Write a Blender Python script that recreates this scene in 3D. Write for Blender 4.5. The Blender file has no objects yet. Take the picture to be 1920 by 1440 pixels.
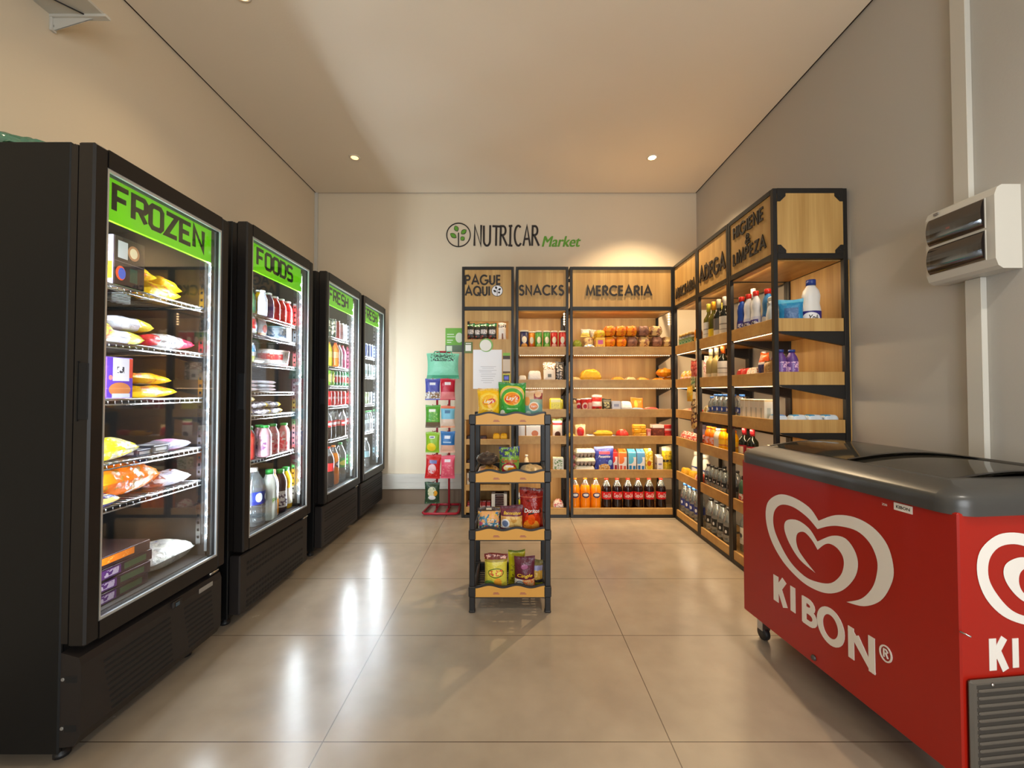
import bpy, math, random
from mathutils import Vector, Matrix

# ---------------------------------------------------------------- camera, world, light, exposure
SC = bpy.context.scene
COL = SC.collection
PI = math.pi
CAM_H = 1.21
CAM_F = 750.0                       # focal length in pixels of the 1920 px wide frame
cam_data = bpy.data.cameras.new('camera')
cam_data.sensor_width = 36.0
cam_data.lens = 36.0 * CAM_F / 1920.0
cam_data.shift_x = -3.0 / 1920.0
cam_data.clip_start = 0.02
cam = bpy.data.objects.new('camera', cam_data)
cam.location = (0, 0, CAM_H)
cam.rotation_euler = (PI / 2 + math.atan(15 / 750.0), 0, 0)
COL.objects.link(cam)
SC.camera = cam
vs = SC.view_settings
vs.view_transform = 'Standard'
vs.look = 'None'
vs.gamma = 1.0
vs.use_curve_mapping = False
vs.exposure = 0.38
SC.cycles.max_bounces = 8
SC.cycles.diffuse_bounces = 4
SC.cycles.glossy_bounces = 4
SC.cycles.transmission_bounces = 6
SC.cycles.transparent_max_bounces = 16
SC.cycles.caustics_reflective = False
SC.cycles.caustics_refractive = False
SC.cycles.sample_clamp_indirect = 4.0
world = bpy.data.worlds.new('world')
world.use_nodes = True
world.node_tree.nodes['Background'].inputs[0].default_value = (0.85, 0.92, 1.0, 1)
world.node_tree.nodes['Background'].inputs[1].default_value = 0.6
SC.world = world


def light(name, kind, loc, power, color, size=None, size_y=None, direction=(0, 0, -1), spot=None, blend=0.6, parent=None, spread=None):
    d = bpy.data.lights.new(name, kind)
    d.energy = power
    d.color = color
    if kind == 'AREA':
        d.shape = 'RECTANGLE'
        d.size = size
        d.size_y = size_y
        if spread: d.spread = spread
    elif kind == 'SPOT':
        d.spot_size = spot
        d.spot_blend = blend
        d.shadow_soft_size = size
    else:
        d.shadow_soft_size = size
    o = bpy.data.objects.new(name, d)
    o.location = loc
    o.rotation_euler = Vector(direction).to_track_quat('-Z', 'Y').to_euler()
    COL.objects.link(o)
    if parent is not None: o.parent = parent
    return o


WARM = (1.0, 0.75, 0.45)
COOL = (0.86, 0.93, 1.0)
# daylight through the storefront window behind the camera
light('storefront_daylight', 'AREA', (0.95, -2.42, 1.45), 88.0, (0.95, 0.98, 1.0), 2.2, 2.3, (0, 1, 0.4))

# ---------------------------------------------------------------- materials
MATS = {}


def srgb(c):
    return tuple((v / 12.92 if v <= 0.04045 else ((v + 0.055) / 1.055) ** 2.4) for v in [q / 255.0 for q in c])


def mat(key, color=(200, 200, 200), rough=0.5, metal=0.0, emit=None, estr=0.0, spec=0.5, trans=0.0, alpha=1.0, coat=0.0):
    if key in MATS: return MATS[key]
    m = bpy.data.materials.new(key)
    m.use_nodes = True
    b = m.node_tree.nodes['Principled BSDF']
    b.inputs['Base Color'].default_value = (*srgb(color), 1)
    b.inputs['Roughness'].default_value = rough
    b.inputs['Metallic'].default_value = metal
    b.inputs['Specular IOR Level'].default_value = spec
    b.inputs['Transmission Weight'].default_value = trans
    b.inputs['Alpha'].default_value = alpha
    b.inputs['Coat Weight'].default_value = coat
    if emit is not None:
        b.inputs['Emission Color'].default_value = (*srgb(emit), 1)
        b.inputs['Emission Strength'].default_value = estr
    MATS[key] = m
    return m


class NT:
    """small node helper"""
    def __init__(s, m):
        s.t = m.node_tree
        s.n = s.t.nodes
        s.bsdf = s.n['Principled BSDF']
    def new(s, kind, **kw):
        n = s.n.new(kind)
        for k, v in kw.items(): setattr(n, k, v)
        return n
    def link(s, a, b): s.t.links.new(a, b)
    def math(s, op, a, b=None, clamp=False):
        n = s.new('ShaderNodeMath', operation=op, use_clamp=clamp)
        for i, v in enumerate((a, b)):
            if v is None: continue
            if isinstance(v, (int, float)): n.inputs[i].default_value = v
            else: s.link(v, n.inputs[i])
        return n.outputs[0]
    def mix(s, fac, a, b):
        n = s.new('ShaderNodeMix', data_type='RGBA')
        for sock, v in ((n.inputs[0], fac), (n.inputs[6], a), (n.inputs[7], b)):
            if isinstance(v, (int, float)): sock.default_value = v
            elif isinstance(v, tuple): sock.default_value = (*v, 1)
            else: s.link(v, sock)
        return n.outputs[2]


def noise(nt, scale=(1, 1, 1), detail=3.0, coords='Object', nscale=1.0):
    tc = nt.new('ShaderNodeTexCoord')
    mp = nt.new('ShaderNodeMapping')
    mp.inputs['Scale'].default_value = scale
    nt.link(tc.outputs[coords], mp.inputs[0])
    n = nt.new('ShaderNodeTexNoise')
    n.inputs['Scale'].default_value = nscale
    n.inputs['Detail'].default_value = detail
    nt.link(mp.outputs[0], n.inputs['Vector'])
    return n.outputs[0]


def wood(key, c1, c2, scale=(14, 14, 0.9), rough=0.45):
    if key in MATS: return MATS[key]
    m = mat(key, c1, rough)
    nt = NT(m)
    a = noise(nt, scale, 4)
    b = noise(nt, (scale[0] * 9, scale[1] * 9, scale[2] * 3), 2)
    f = nt.math('ADD', nt.math('MULTIPLY', a, 0.75), nt.math('MULTIPLY', b, 0.25))
    r = nt.new('ShaderNodeValToRGB')
    r.color_ramp.elements[0].position = 0.36
    r.color_ramp.elements[0].color = (*srgb(c2), 1)
    r.color_ramp.elements[1].position = 0.62
    r.color_ramp.elements[1].color = (*srgb(c1), 1)
    nt.link(f, r.inputs[0])
    nt.link(r.outputs[0], nt.bsdf.inputs['Base Color'])
    return m


def plaster(key, color, rough=0.85):
    m = mat(key, color, rough, spec=0.25)
    nt = NT(m)
    a = noise(nt, (1.3, 1.3, 1.3), 4)
    c = srgb(color)
    nt.link(nt.mix(nt.math('MULTIPLY', a, 0.5), c, tuple(v * 0.93 for v in c)), nt.bsdf.inputs['Base Color'])
    g = noise(nt, (90, 90, 90), 2)
    bp = nt.new('ShaderNodeBump')
    bp.inputs['Strength'].default_value = 0.04
    bp.inputs['Distance'].default_value = 0.01
    nt.link(g, bp.inputs['Height'])
    nt.link(bp.outputs[0], nt.bsdf.inputs['Normal'])
    return m


def clear(key, tint=(235, 240, 240), gloss=0.12, rough=0.03, body=None, bfac=0.0, fres=0.55):
    """thin clear sheet: transparent with a mirror-like coat, optional milky body"""
    if key in MATS: return MATS[key]
    m = bpy.data.materials.new(key)
    m.use_nodes = True
    t = m.node_tree
    t.nodes.clear()
    out = t.nodes.new('ShaderNodeOutputMaterial')
    tr = t.nodes.new('ShaderNodeBsdfTransparent')
    tr.inputs[0].default_value = (*srgb(tint), 1)
    src = tr.outputs[0]
    if body is not None:
        d = t.nodes.new('ShaderNodeBsdfDiffuse')
        d.inputs[0].default_value = (*srgb(body), 1)
        mx = t.nodes.new('ShaderNodeMixShader')
        mx.inputs[0].default_value = bfac
        t.links.new(src, mx.inputs[1])
        t.links.new(d.outputs[0], mx.inputs[2])
        src = mx.outputs[0]
    gl = t.nodes.new('ShaderNodeBsdfGlossy')
    gl.inputs['Roughness'].default_value = rough
    lw = t.nodes.new('ShaderNodeLayerWeight')
    lw.inputs[0].default_value = 0.25
    mul = t.nodes.new('ShaderNodeMath')
    mul.operation = 'MULTIPLY_ADD'
    mul.inputs[1].default_value = fres
    mul.inputs[2].default_value = gloss * 0.25
    t.links.new(lw.outputs['Fresnel'], mul.inputs[0])
    mx2 = t.nodes.new('ShaderNodeMixShader')
    t.links.new(mul.outputs[0], mx2.inputs[0])
    t.links.new(src, mx2.inputs[1])
    t.links.new(gl.outputs[0], mx2.inputs[2])
    t.links.new(mx2.outputs[0], out.inputs[0])
    MATS[key] = m
    return m


def design(key, base, layers=(), rough=0.35, crinkle=0.0):
    """printed package: layers over UV. ('b',v0,v1,c) band, ('r',u0,u1,v0,v1,c) rectangle, ('e',cu,cv,ru,rv,c) ellipse,
    ('n',scale,threshold,c) blotches, ('s',u or v,count,duty,c) stripes, ('N',u0,u1,v0,v1,scale,thr,c) blotches in a rectangle"""
    if key in MATS: return MATS[key]
    m = mat(key, base, rough)
    nt = NT(m)
    uv = nt.new('ShaderNodeUVMap')
    uv.uv_map = 'UVMap'
    sp = nt.new('ShaderNodeSeparateXYZ')
    tc = nt.new('ShaderNodeTexCoord')
    nt.link(uv.outputs[0], sp.inputs[0])
    U, V = sp.outputs[0], sp.outputs[1]
    cur = srgb(base)
    def inside(x, a, b):
        return nt.math('MULTIPLY', nt.math('GREATER_THAN', x, a), nt.math('LESS_THAN', x, b))
    def blot(scale, thr):
        n = nt.new('ShaderNodeTexNoise')
        n.inputs['Scale'].default_value = scale * 8.0
        n.inputs['Detail'].default_value = 2.0
        nt.link(tc.outputs['Object'], n.inputs['Vector'])
        return nt.math('GREATER_THAN', n.outputs[0], thr)
    for L in layers:
        k, c = L[0], srgb(L[-1])
        if k == 'b': f = inside(V, L[1], L[2])
        elif k == 'r': f = nt.math('MULTIPLY', inside(U, L[1], L[2]), inside(V, L[3], L[4]))
        elif k == 'e':
            a = nt.math('DIVIDE', nt.math('SUBTRACT', U, L[1]), L[3])
            b = nt.math('DIVIDE', nt.math('SUBTRACT', V, L[2]), L[4])
            f = nt.math('LESS_THAN', nt.math('ADD', nt.math('MULTIPLY', a, a), nt.math('MULTIPLY', b, b)), 1.0)
        elif k == 'n': f = blot(L[1], L[2])
        elif k == 'N': f = nt.math('MULTIPLY', blot(L[5], L[6]), nt.math('MULTIPLY', inside(U, L[1], L[2]), inside(V, L[3], L[4])))
        elif k == 's':
            f = nt.math('LESS_THAN', nt.math('FRACT', nt.math('MULTIPLY', U if L[1] == 'u' else V, float(L[2]))), L[3])
        cur = nt.mix(f, cur, c)
    if not isinstance(cur, tuple): nt.link(cur, nt.bsdf.inputs['Base Color'])
    if crinkle > 0:
        g = noise(nt, (1, 1, 1), 2, 'Object', 38.0)
        bp = nt.new('ShaderNodeBump')
        bp.inputs['Strength'].default_value = crinkle
        bp.inputs['Distance'].default_value = 0.02
        nt.link(g, bp.inputs['Height'])
        nt.link(bp.outputs[0], nt.bsdf.inputs['Normal'])
    return m


def crinkled(m, strength=0.35, scale=34.0):
    """plastic film: adds a crinkle bump once"""
    if m.get('crinkled') or m.node_tree.nodes.get('Principled BSDF') is None: return m
    m['crinkled'] = 1
    nt = NT(m)
    g = noise(nt, (1, 1, 1), 3, 'Object', scale)
    bp = nt.new('ShaderNodeBump')
    bp.inputs['Strength'].default_value = strength
    bp.inputs['Distance'].default_value = 0.02
    nt.link(g, bp.inputs['Height'])
    nt.link(bp.outputs[0], nt.bsdf.inputs['Normal'])
    return m


# ---------------------------------------------------------------- mesh helpers
class MB:
    """collects faces; build() links them as ONE mesh object"""
    def __init__(s):
        s.v, s.f, s.m, s.uv, s.sm = [], [], [], [], []
    def quad(s, pts, m=0, uv=None, sm=False):
        i = len(s.v)
        s.v += [tuple(p) for p in pts]
        s.face(list(range(i, i + len(pts))), m, uv, sm)
    def face(s, idx, m=0, uv=None, sm=False):
        s.f.append(tuple(idx))
        s.m.append(m)
        s.uv.append(uv)
        s.sm.append(sm)
    def box(s, lo, hi, m=0, r=0.0, sides=None):
        (x0, y0, z0), (x1, y1, z1) = lo, hi
        r = min(r, (x1 - x0) * .45, (y1 - y0) * .45, (z1 - z0) * .45)
        full = [(0, 0), (1, 0), (1, 1), (0, 1)]
        b = len(s.v)
        if r <= 0:
            s.v += [(x, y, z) for z in (z0, z1) for y in (y0, y1) for x in (x0, x1)]
            for q in ((0, 1, 5, 4), (1, 3, 7, 5), (3, 2, 6, 7), (2, 0, 4, 6), (4, 5, 7, 6), (2, 3, 1, 0)):
                s.face([b + k for k in q], m, full)
            return
        X, Y, Z = (x0, x1), (y0, y1), (z0, z1)
        id3 = {}
        for i in (0, 1):
            for j in (0, 1):
                for k in (0, 1):
                    dx, dy, dz = (r if i == 0 else -r), (r if j == 0 else -r), (r if k == 0 else -r)
                    for a, p in enumerate(((X[i], Y[j] + dy, Z[k] + dz), (X[i] + dx, Y[j], Z[k] + dz), (X[i] + dx, Y[j] + dy, Z[k]))):
                        id3[(i, j, k, a)] = len(s.v)
                        s.v.append(p)
        g = lambda i, j, k, a: id3[(i, j, k, a)]
        s.face([g(0, 0, 0, 1), g(1, 0, 0, 1), g(1, 0, 1, 1), g(0, 0, 1, 1)], m, full)
        s.face([g(1, 1, 0, 1), g(0, 1, 0, 1), g(0, 1, 1, 1), g(1, 1, 1, 1)], m, full)
        s.face([g(1, 0, 0, 0), g(1, 1, 0, 0), g(1, 1, 1, 0), g(1, 0, 1, 0)], m, full)
        s.face([g(0, 1, 0, 0), g(0, 0, 0, 0), g(0, 0, 1, 0), g(0, 1, 1, 0)], m, full)
        s.face([g(0, 0, 1, 2), g(1, 0, 1, 2), g(1, 1, 1, 2), g(0, 1, 1, 2)], m, full)
        s.face([g(0, 1, 0, 2), g(1, 1, 0, 2), g(1, 0, 0, 2), g(0, 0, 0, 2)], m, full)
        for i in (0, 1):
            for j in (0, 1):
                q = [g(i, j, 0, 0), g(i, j, 0, 1), g(i, j, 1, 1), g(i, j, 1, 0)]
                s.face(q if (i + j) % 2 == 1 else q[::-1], m, None)
                q = [g(i, 0, j, 0), g(i, 0, j, 2), g(i, 1, j, 2), g(i, 1, j, 0)]
                s.face(q if (i + j) % 2 == 0 else q[::-1], m, None)
                q = [g(0, i, j, 1), g(0, i, j, 2), g(1, i, j, 2), g(1, i, j, 1)]
                s.face(q if (i + j) % 2 == 1 else q[::-1], m, None)
                for k in (0, 1):
                    q = [g(i, j, k, 0), g(i, j, k, 1), g(i, j, k, 2)]
                    s.face(q if (i + j + k) % 2 == 0 else q[::-1], m, None)
    def grid(s, fn, nu, nv, m=0, sm=True, flip=False, wrap=False, mf=None):
        b = len(s.v)
        cu = nu if wrap else nu + 1
        for j in range(nv + 1):
            for i in range(cu):
                s.v.append(tuple(fn(i / nu, j / nv)))
        for j in range(nv):
            for i in range(nu):
                i2 = (i + 1) % cu
                q = [b + j * cu + i, b + j * cu + i2, b + (j + 1) * cu + i2, b + (j + 1) * cu + i]
                uv = [(i / nu, j / nv), ((i + 1) / nu, j / nv), ((i + 1) / nu, (j + 1) / nv), (i / nu, (j + 1) / nv)]
                if flip: q, uv = q[::-1], uv[::-1]
                s.face(q, mf((i + .5) / nu, (j + .5) / nv) if mf else m, uv, sm)
    def lathe(s, prof, n=18, c=(0, 0, 0), m=0, sy=1.0, mf=None, cap=True, sm=True, a0=-PI / 2):
        """prof: (radius, z) from bottom to top; u starts at the back so that u=0.5 faces -Y"""
        b = len(s.v)
        zs = [p[1] for p in prof]
        zr = max(max(zs) - min(zs), 1e-6)
        for r, z in prof:
            for i in range(n):
                a = PI / 2 + 2 * PI * i / n
                s.v.append((c[0] + r * math.cos(a), c[1] + sy * r * math.sin(a), c[2] + z))
        for j in range(len(prof) - 1):
            v0, v1 = (prof[j][1] - zs[0]) / zr, (prof[j + 1][1] - zs[0]) / zr
            mm = mf((prof[j][1] + prof[j + 1][1]) / 2) if mf else m
            for i in range(n):
                i2 = (i + 1) % n
                q = [b + j * n + i, b + j * n + i2, b + (j + 1) * n + i2, b + (j + 1) * n + i]
                s.face(q, mm, [(i / n, v0), ((i + 1) / n, v0), ((i + 1) / n, v1), (i / n, v1)], sm)
        if cap:
            s.face([b + i for i in range(n)][::-1], mf(prof[0][1]) if mf else m)
            e = b + (len(prof) - 1) * n
            s.face([e + i for i in range(n)], mf(prof[-1][1]) if mf else m)
    def tube(s, pts, r, n=8, m=0, closed=False):
        pts = [Vector(p) for p in pts]
        k = len(pts)
        b = len(s.v)
        up = None
        for i, p in enumerate(pts):
            t = (pts[(i + 1) % k] - pts[i - 1]) if closed or 0 < i < k - 1 else (pts[1] - pts[0] if i == 0 else pts[-1] - pts[-2])
            t.normalize()
            if up is None: up = Vector((0, 0, 1)) if abs(t.z) < 0.9 else Vector((0, 1, 0))
            x = t.cross(up).normalized()
            y = x.cross(t).normalized()
            up = y
            for j in range(n):
                a = 2 * PI * j / n
                s.v.append(tuple(p + x * (r * math.cos(a)) + y * (r * math.sin(a))))
        for i in range(k if closed else k - 1):
            i2 = (i + 1) % k
            for j in range(n):
                j2 = (j + 1) % n
                s.face([b + i * n + j, b + i * n + j2, b + i2 * n + j2, b + i2 * n + j][::-1], m, None, True)
        if not closed:
            s.face([b + j for j in range(n)], m)
            s.face([b + (k - 1) * n + j for j in range(n)][::-1], m)
    def prism(s, poly, fn, t, m=0):
        """2-D outline poly (counter-clockwise) raised by t; fn(x, z, h) maps to 3-D"""
        n = len(poly)
        b = len(s.v)
        for h in (0.0, t):
            s.v += [tuple(fn(x, z, h)) for x, z in poly]
        s.face([b + n + i for i in range(n)], m)
        if t > 0:
            s.face([b + i for i in range(n)][::-1], m)
            for i in range(n):
                j = (i + 1) % n
                s.face([b + i, b + j, b + n + j, b + n + i], m)
    def add(s, verts, faces, m=0, sm=False):
        b = len(s.v)
        s.v += [tuple(v) for v in verts]
        for f in faces: s.face([b + i for i in f], m, None, sm)
    def transform(s, fn, start=0):
        s.v[start:] = [tuple(fn(Vector(v))) for v in s.v[start:]]
    def mesh(s, name, mats):
        me = bpy.data.meshes.new(name)
        me.from_pydata(s.v, [], s.f)
        for mm in (mats if isinstance(mats, (list, tuple)) else [mats]): me.materials.append(mm)
        me.polygons.foreach_set('material_index', s.m)
        me.polygons.foreach_set('use_smooth', s.sm)
        lay = me.uv_layers.new(name='UVMap')
        flat = []
        for f, uv in zip(s.f, s.uv):
            if uv is None: flat += [0.02, 0.02] * len(f)
            else:
                for p in uv: flat += [p[0], p[1]]
        lay.data.foreach_set('uv', flat)
        me.update()
        return me
    def build(s, name, mats, parent=None, loc=None, rz=0.0):
        o = bpy.data.objects.new(name, s.mesh(name, mats))
        COL.objects.link(o)
        if parent is not None: o.parent = parent
        if loc is not None: o.location = loc
        if rz: o.rotation_euler = (0, 0, rz)
        return o


def tag(o, label=None, cat=None, group=None, kind=None):
    if label: o['label'] = label
    if cat: o['category'] = cat
    if group: o['group'] = group
    if kind: o['kind'] = kind
    return o


def thing(name, label=None, cat=None, loc=(0, 0, 0), rz=0.0, group=None):
    o = bpy.data.objects.new(name, None)
    o.empty_display_size = 0.05
    COL.objects.link(o)
    o.location = loc
    o.rotation_euler = (0, 0, rz)
    return tag(o, label, cat, group)


def copy_tree(o, parent=None):
    c = o.copy()
    COL.objects.link(c)
    c.parent = parent
    for ch in list(o.children):
        copy_tree(ch, c)
    return c


NUDGE = {                           # small clearances so that neighbours touch without cutting into each other
    'orange chips tube on the snacks unit': (0, 0.03, 0, 1),
    'red and white milk carton right of the blue snack bag': (-0.003, 0.06, 0, 0.96),
    'leftmost small white milk carton, right of the yellow carton': (-0.072, 0, 0.0015, 1),
    'rightmost small white milk carton, right of the yellow carton': (-0.022, 0.01, 0, 0.96),
    'leftmost red instant noodle cup, third shelf of the wide unit': (-0.003, 0.03, 0, 0.96),
    'rightmost red instant noodle cup, third shelf of the wide unit': (0, -0.022, 0, 1),
    'pink-red noodle cup left of the red and white pouch': (0, 0.01, 0, 1),
    'sixth small water bottle with black cap, front row from left, fifth shelf of wine unit': (0.015, 0.003, 0, 1),
    'middle yellow juice bottle, fourth shelf of the wine unit': (0.022, 0.006, 0, 1),
    'leftmost small water bottle with blue cap, front row, third shelf of wine unit': (0, -0.007, 0, 0.912),
    'sky blue cleaning bottle with red cap near the corner post': (0.03, 0.006, 0, 1),
    'purple softener bottle standing behind the other two at the corner': (0, 0.003, 0, 1),
    'small water bottle with blue cap, alone on the cleaning unit': (0, 0.006, 0, 1),
    'leftmost dark bottle with red and cream label, fourth shelf of the cleaning unit': (0, 0, 0, 0.96),
    'rightmost dark bottle with red and cream label, fourth shelf of the cleaning unit': (0, 0, 0, 0.96),
    'small pale grey bottle right of the dark green one of the second fridge': (-0.03, 0.003, 0, 0.96),
    'small whitish bottle left of the yellow one of the second fridge': (0.03, -0.006, 0, 1),
    'small yellow juice bottle on the top shelf of the second fridge': (-0.015, 0, 0.009, 1),
    'small purple juice bottle on the top shelf of the second fridge': (0.03, -0.006, 0, 1),
    'leftmost small red juice bottle, top shelf of the second fridge': (-0.006, -0.006, 0.004, 1),
    'light blue margarine tub on the second shelf': (-0.006, 0, 0, 1),
    'leftmost white and red yogurt tub, third shelf of the second fridge': (0.067, 0.016, 0, 0.9),
    'rightmost white and red yogurt tub, third shelf of the second fridge': (-0.025, -0.027, 0.0055, 0.96),
    'red yogurt bottle at the near end of the sixth shelf': (0.01, -0.01, 0, 1),
    'white yogurt bottle right of the red one, sixth shelf': (-0.03, 0, 0, 1),
    'leftmost pink yogurt bottle, sixth shelf of the second fridge': (0.03, 0.003, 0, 1),
    'rightmost pink yogurt bottle, sixth shelf of the second fridge': (-0.03, -0.006, 0, 1),
    'leftmost strawberry yogurt bottle, sixth shelf of the second fridge': (0.01, 0.003, 0, 1),
    'middle strawberry yogurt bottle, sixth shelf of the second fridge': (-0.04, 0.022, 0.0015, 0.96),
    'rightmost strawberry yogurt bottle, sixth shelf of the second fridge': (0, 0.03, 0.0015, 0.96),
    'whitish juice bottle with green lettering in the second fridge': (0.03, -0.003, 0, 1),
    'yellow juice bottle with a green cap at the lamp end': (-0.01, 0, 0, 1),
    'middle tall dark drink can, top shelf of the third fridge': (0.022, 0, 0, 1),
    'rightmost tall white drink can, top shelf of the third fridge': (0, -0.01, 0, 1),
    'orange soda bottle, second on the second shelf of the third fridge': (0.03, 0, 0, 1),
    'rightmost dark green drink can with red dot, third shelf of the third fridge': (0, 0.022, 0, 0.912),
    'rightmost red cola can, fourth shelf of the third fridge': (0.01, 0.003, 0, 1),
    'green can at the lamp end of the red can row': (-0.036, -0.012, 0, 0.96),
    'fourth small cola bottle with red label from left, fifth shelf of the third fridge': (0.022, -0.015, 0, 0.95),
    'rightmost small cola bottle with red label, fifth shelf of the third fridge': (0, -0.03, 0, 1),
    'rightmost pale drink can, second shelf of the farthest fridge': (0, 0.03, 0, 0.96),
    'leftmost grey drink can, third shelf of the farthest fridge': (0, -0.006, 0, 1),
    'middle grey drink can, third shelf of the farthest fridge': (-0.01, -0.022, 0, 1),
    'fifth clear bottle with green cap from left, fourth shelf of the farthest fridge': (0.003, 0.03, 0, 1),
    'rightmost clear bottle with green cap, fourth shelf of the farthest fridge': (0, 0.045, 0, 1),
    'orange bread pack in the second orange column, upper one': (-0.003, 0, 0, 1),
    'rightmost flat bun pack, bottom layer of the top shelf': (0, 0.003, 0, 1),
    'pale round bread pack behind the multicoloured pack': (0, -0.003, 0, 1),
    'round yellow bread pack on top of the yellow box': (0, 0, 0.0015, 1),
    'leftmost small dark red candy box, bottom checkout shelf': (0.01, 0, 0, 1),
    'white cheese pack lying flat on the third shelf': (-0.03, 0.006, 0, 0.96),
    'yellow cheese pack, lowest of the near stack on the fifth shelf': (0, 0, 0, 0.96),
    'yellow cheese pack, middle of the near stack on the fifth shelf': (-0.03, 0, 0, 0.96),
    'lower grey cheese pack of the middle pair on the fifth shelf': (0.022, 0, 0, 0.96),
    'lower grey cheese pack of the far pair on the fifth shelf': (0.015, 0, 0, 0.96),
    'yellow chips bag with red logo on the top tier of the snack stand': (0.015, 0.015, 0, 0.96),
    'beige chips bag standing behind the yellow chips bag': (0.03, 0, 0, 0.96),
    'pale teal and peach chips bag at the right of the top tier': (-0.025, 0.015, 0, 0.96),
    'tall dark red corn chips bag on the third tier': (-0.022, 0.018, 0, 0.96),
    'dark chocolate box at the left of the top open checkout shelf': (0.015, 0, 0, 1),
    'dark chocolate box at the left of the second open checkout shelf': (0.015, 0, 0, 1),
    'brown and white cookie box on the fourth shelf': (-0.003, 0, 0, 1),
    'cream box at the left of the third open checkout shelf': (0.015, 0, 0, 1),
    'orange and blue washing powder bag on the cleaning unit': (0, -0.006, 0, 1),
    'brown gold refill bag in front of the white round dish': (-0.009, -0.003, 0.018, 0.9),
    'yellow box, lowest of the stack of four on the fourth shelf': (-0.006, 0, 0, 1),
    'yellow box with a pink panel on the top shelf': (-0.003, -0.003, 0, 0.96),
    'flat yellow pack against the left post of the wide unit': (-0.06, 0, 0, 1),
    'white and blue pack right of the yellow pasta packs': (-0.016, 0.025, 0, 0.864),
    'white sugar pack on the third shelf': (-0.003, 0.022, 0.0015, 1),
    'flat light blue pack under the orange pouch': (0.022, -0.015, 0, 0.96),
    'cream and red food pouch standing left on the fourth shelf': (0, 0, 0.009, 0.96),
    'orange pouch leaning back on the third shelf': (0.01, 0.015, 0, 1),
    'small dark frozen tray nearer to the yellow fries pack': (0, -0.003, 0, 0.8),
    'small dark frozen tray nearer to the pink pack': (-0.003, -0.022, 0.004, 0.92),
    'yellow frozen pack piled above, nearest to the dark box': (0, -0.015, 0, 0.96),
    'lower white and yellow frozen pack on the second freezer shelf': (-0.003, -0.03, 0, 0.96),
    'upper white and yellow frozen pack on the second freezer shelf': (0, 0, 0.0015, 1),
    'small yellow frozen pack at the near end, lower': (0.03, 0, 0, 0.96),
    'small yellow frozen pack at the near end, upper': (0, 0, 0.0015, 1),
    'red-ended clear frozen pack beside the white and yellow ones': (0, 0.03, 0.004, 1),
    'large crumpled orange frozen nuggets bag on the fifth shelf': (-0.01, 0.01, 0.009, 0.96),
    'navy and tan frozen pack under the near end of the orange bag': (0.003, -0.006, 0, 1),
    'bottom cream-lidded egg carton of the stack left of the blue bag': (-0.015, 0, 0, 1),
    'middle cream-lidded egg carton of the stack left of the blue bag': (-0.01, 0, 0, 1),
    'top cream-lidded egg carton of the stack left of the blue bag': (-0.015, 0, 0, 1),
    'long yellow pasta pack lying flat on the fourth shelf': (-0.012, -0.015, 0.018, 0.864),
    'white round dish propped upright behind the gold refill bag': (0, 0, 0.0015, 1),
    'second dark pouch with green top from left, window of the checkout unit': (0, 0.03, 0, 1),
    'third dark pouch with green top from left, window of the checkout unit': (-0.006, -0.006, 0, 1),
    'dark blue snack bag between egg cartons and milk cartons': (0.03, 0.003, 0.0015, 0.96),
    'small snack bag on the clip strip, topmost, coral red': (0, 0, 0.0015, 1),
    'small snack bag on the clip strip, second, green and cream': (0.01, 0.022, 0, 0.96),
    'small snack bag on the clip strip, third, amber': (-0.025, 0, 0, 1),
    'small snack bag on the clip strip, fourth, tan': (-0.01, -0.022, 0, 0.96),
    'peach snack bag lying under the dark one on the second tier': (0.009, -0.006, 0, 0.96),
    'dark brown snack bag lying on the peach one': (0, 0, 0.0015, 1),
    'beige snack bag with a dark brown end lying on the second tier': (-0.015, 0.003, 0.004, 1),
    'yellow and lilac snack bag at the right of the bottom tier': (-0.03, 0.022, 0, 1),
    'blue snack bag hanging top left on the red rack': (0, -0.006, 0, 1),
    'crimson snack bag hanging top right on the red rack': (0, -0.015, 0, 1),
    'leaf green snack bag, second from the top on the left': (0.003, -0.006, 0, 1),
    'light blue snack bag, second from the top on the right': (0, -0.003, 0, 0.96),
    'lime snack bag with a yellow picture, third from the top': (0, -0.006, 0, 0.96),
    'deep blue snack bag, third from the top on the right': (0, -0.006, 0, 1),
    'red snack bag hanging tilted above the dark green one': (0, -0.01, 0, 1),
    'pink snack bag hanging lowest on the right': (0, 0, 0, 0.96),
    'dark green snack bag hanging lowest on the left': (0, -0.01, 0, 1),
    'puffy yellow snack pack lying on the second shelf, left side': (0.03, 0, 0, 1),
    'flat amber pack left of the orange pile': (-0.022, -0.015, 0, 0.96),
    'front orange snack pack of the pile by the right post': (0.021, -0.006, 0.0015, 0.864),
    'rear right orange snack pack of the pile, at the bottom': (0.03, 0, 0, 1),
    'small orange snack pack sliding off the pile': (-0.015, 0.052, 0, 0.864),
    'dark green and lime snack pack against the left post, top shelf': (0, 0.003, 0, 1),
    'multicoloured snack pack low on the left of the top shelf': (0.01, 0, 0, 0.96),
    'leftmost red sponge pack, second shelf of the cleaning unit': (0, 0.003, 0, 1),
    'small red yogurt pouch at the near end of the second shelf': (0, -0.003, 0, 1),
    'white yogurt pouch with a blue print, second fridge': (-0.03, 0.006, 0, 0.912),
    'white yogurt pouch with a red print, second fridge': (-0.022, 0.01, 0, 0.912),
    'blue and lime cheese pouch at the near end of the third shelf': (0, -0.003, 0, 1),
}


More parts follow.
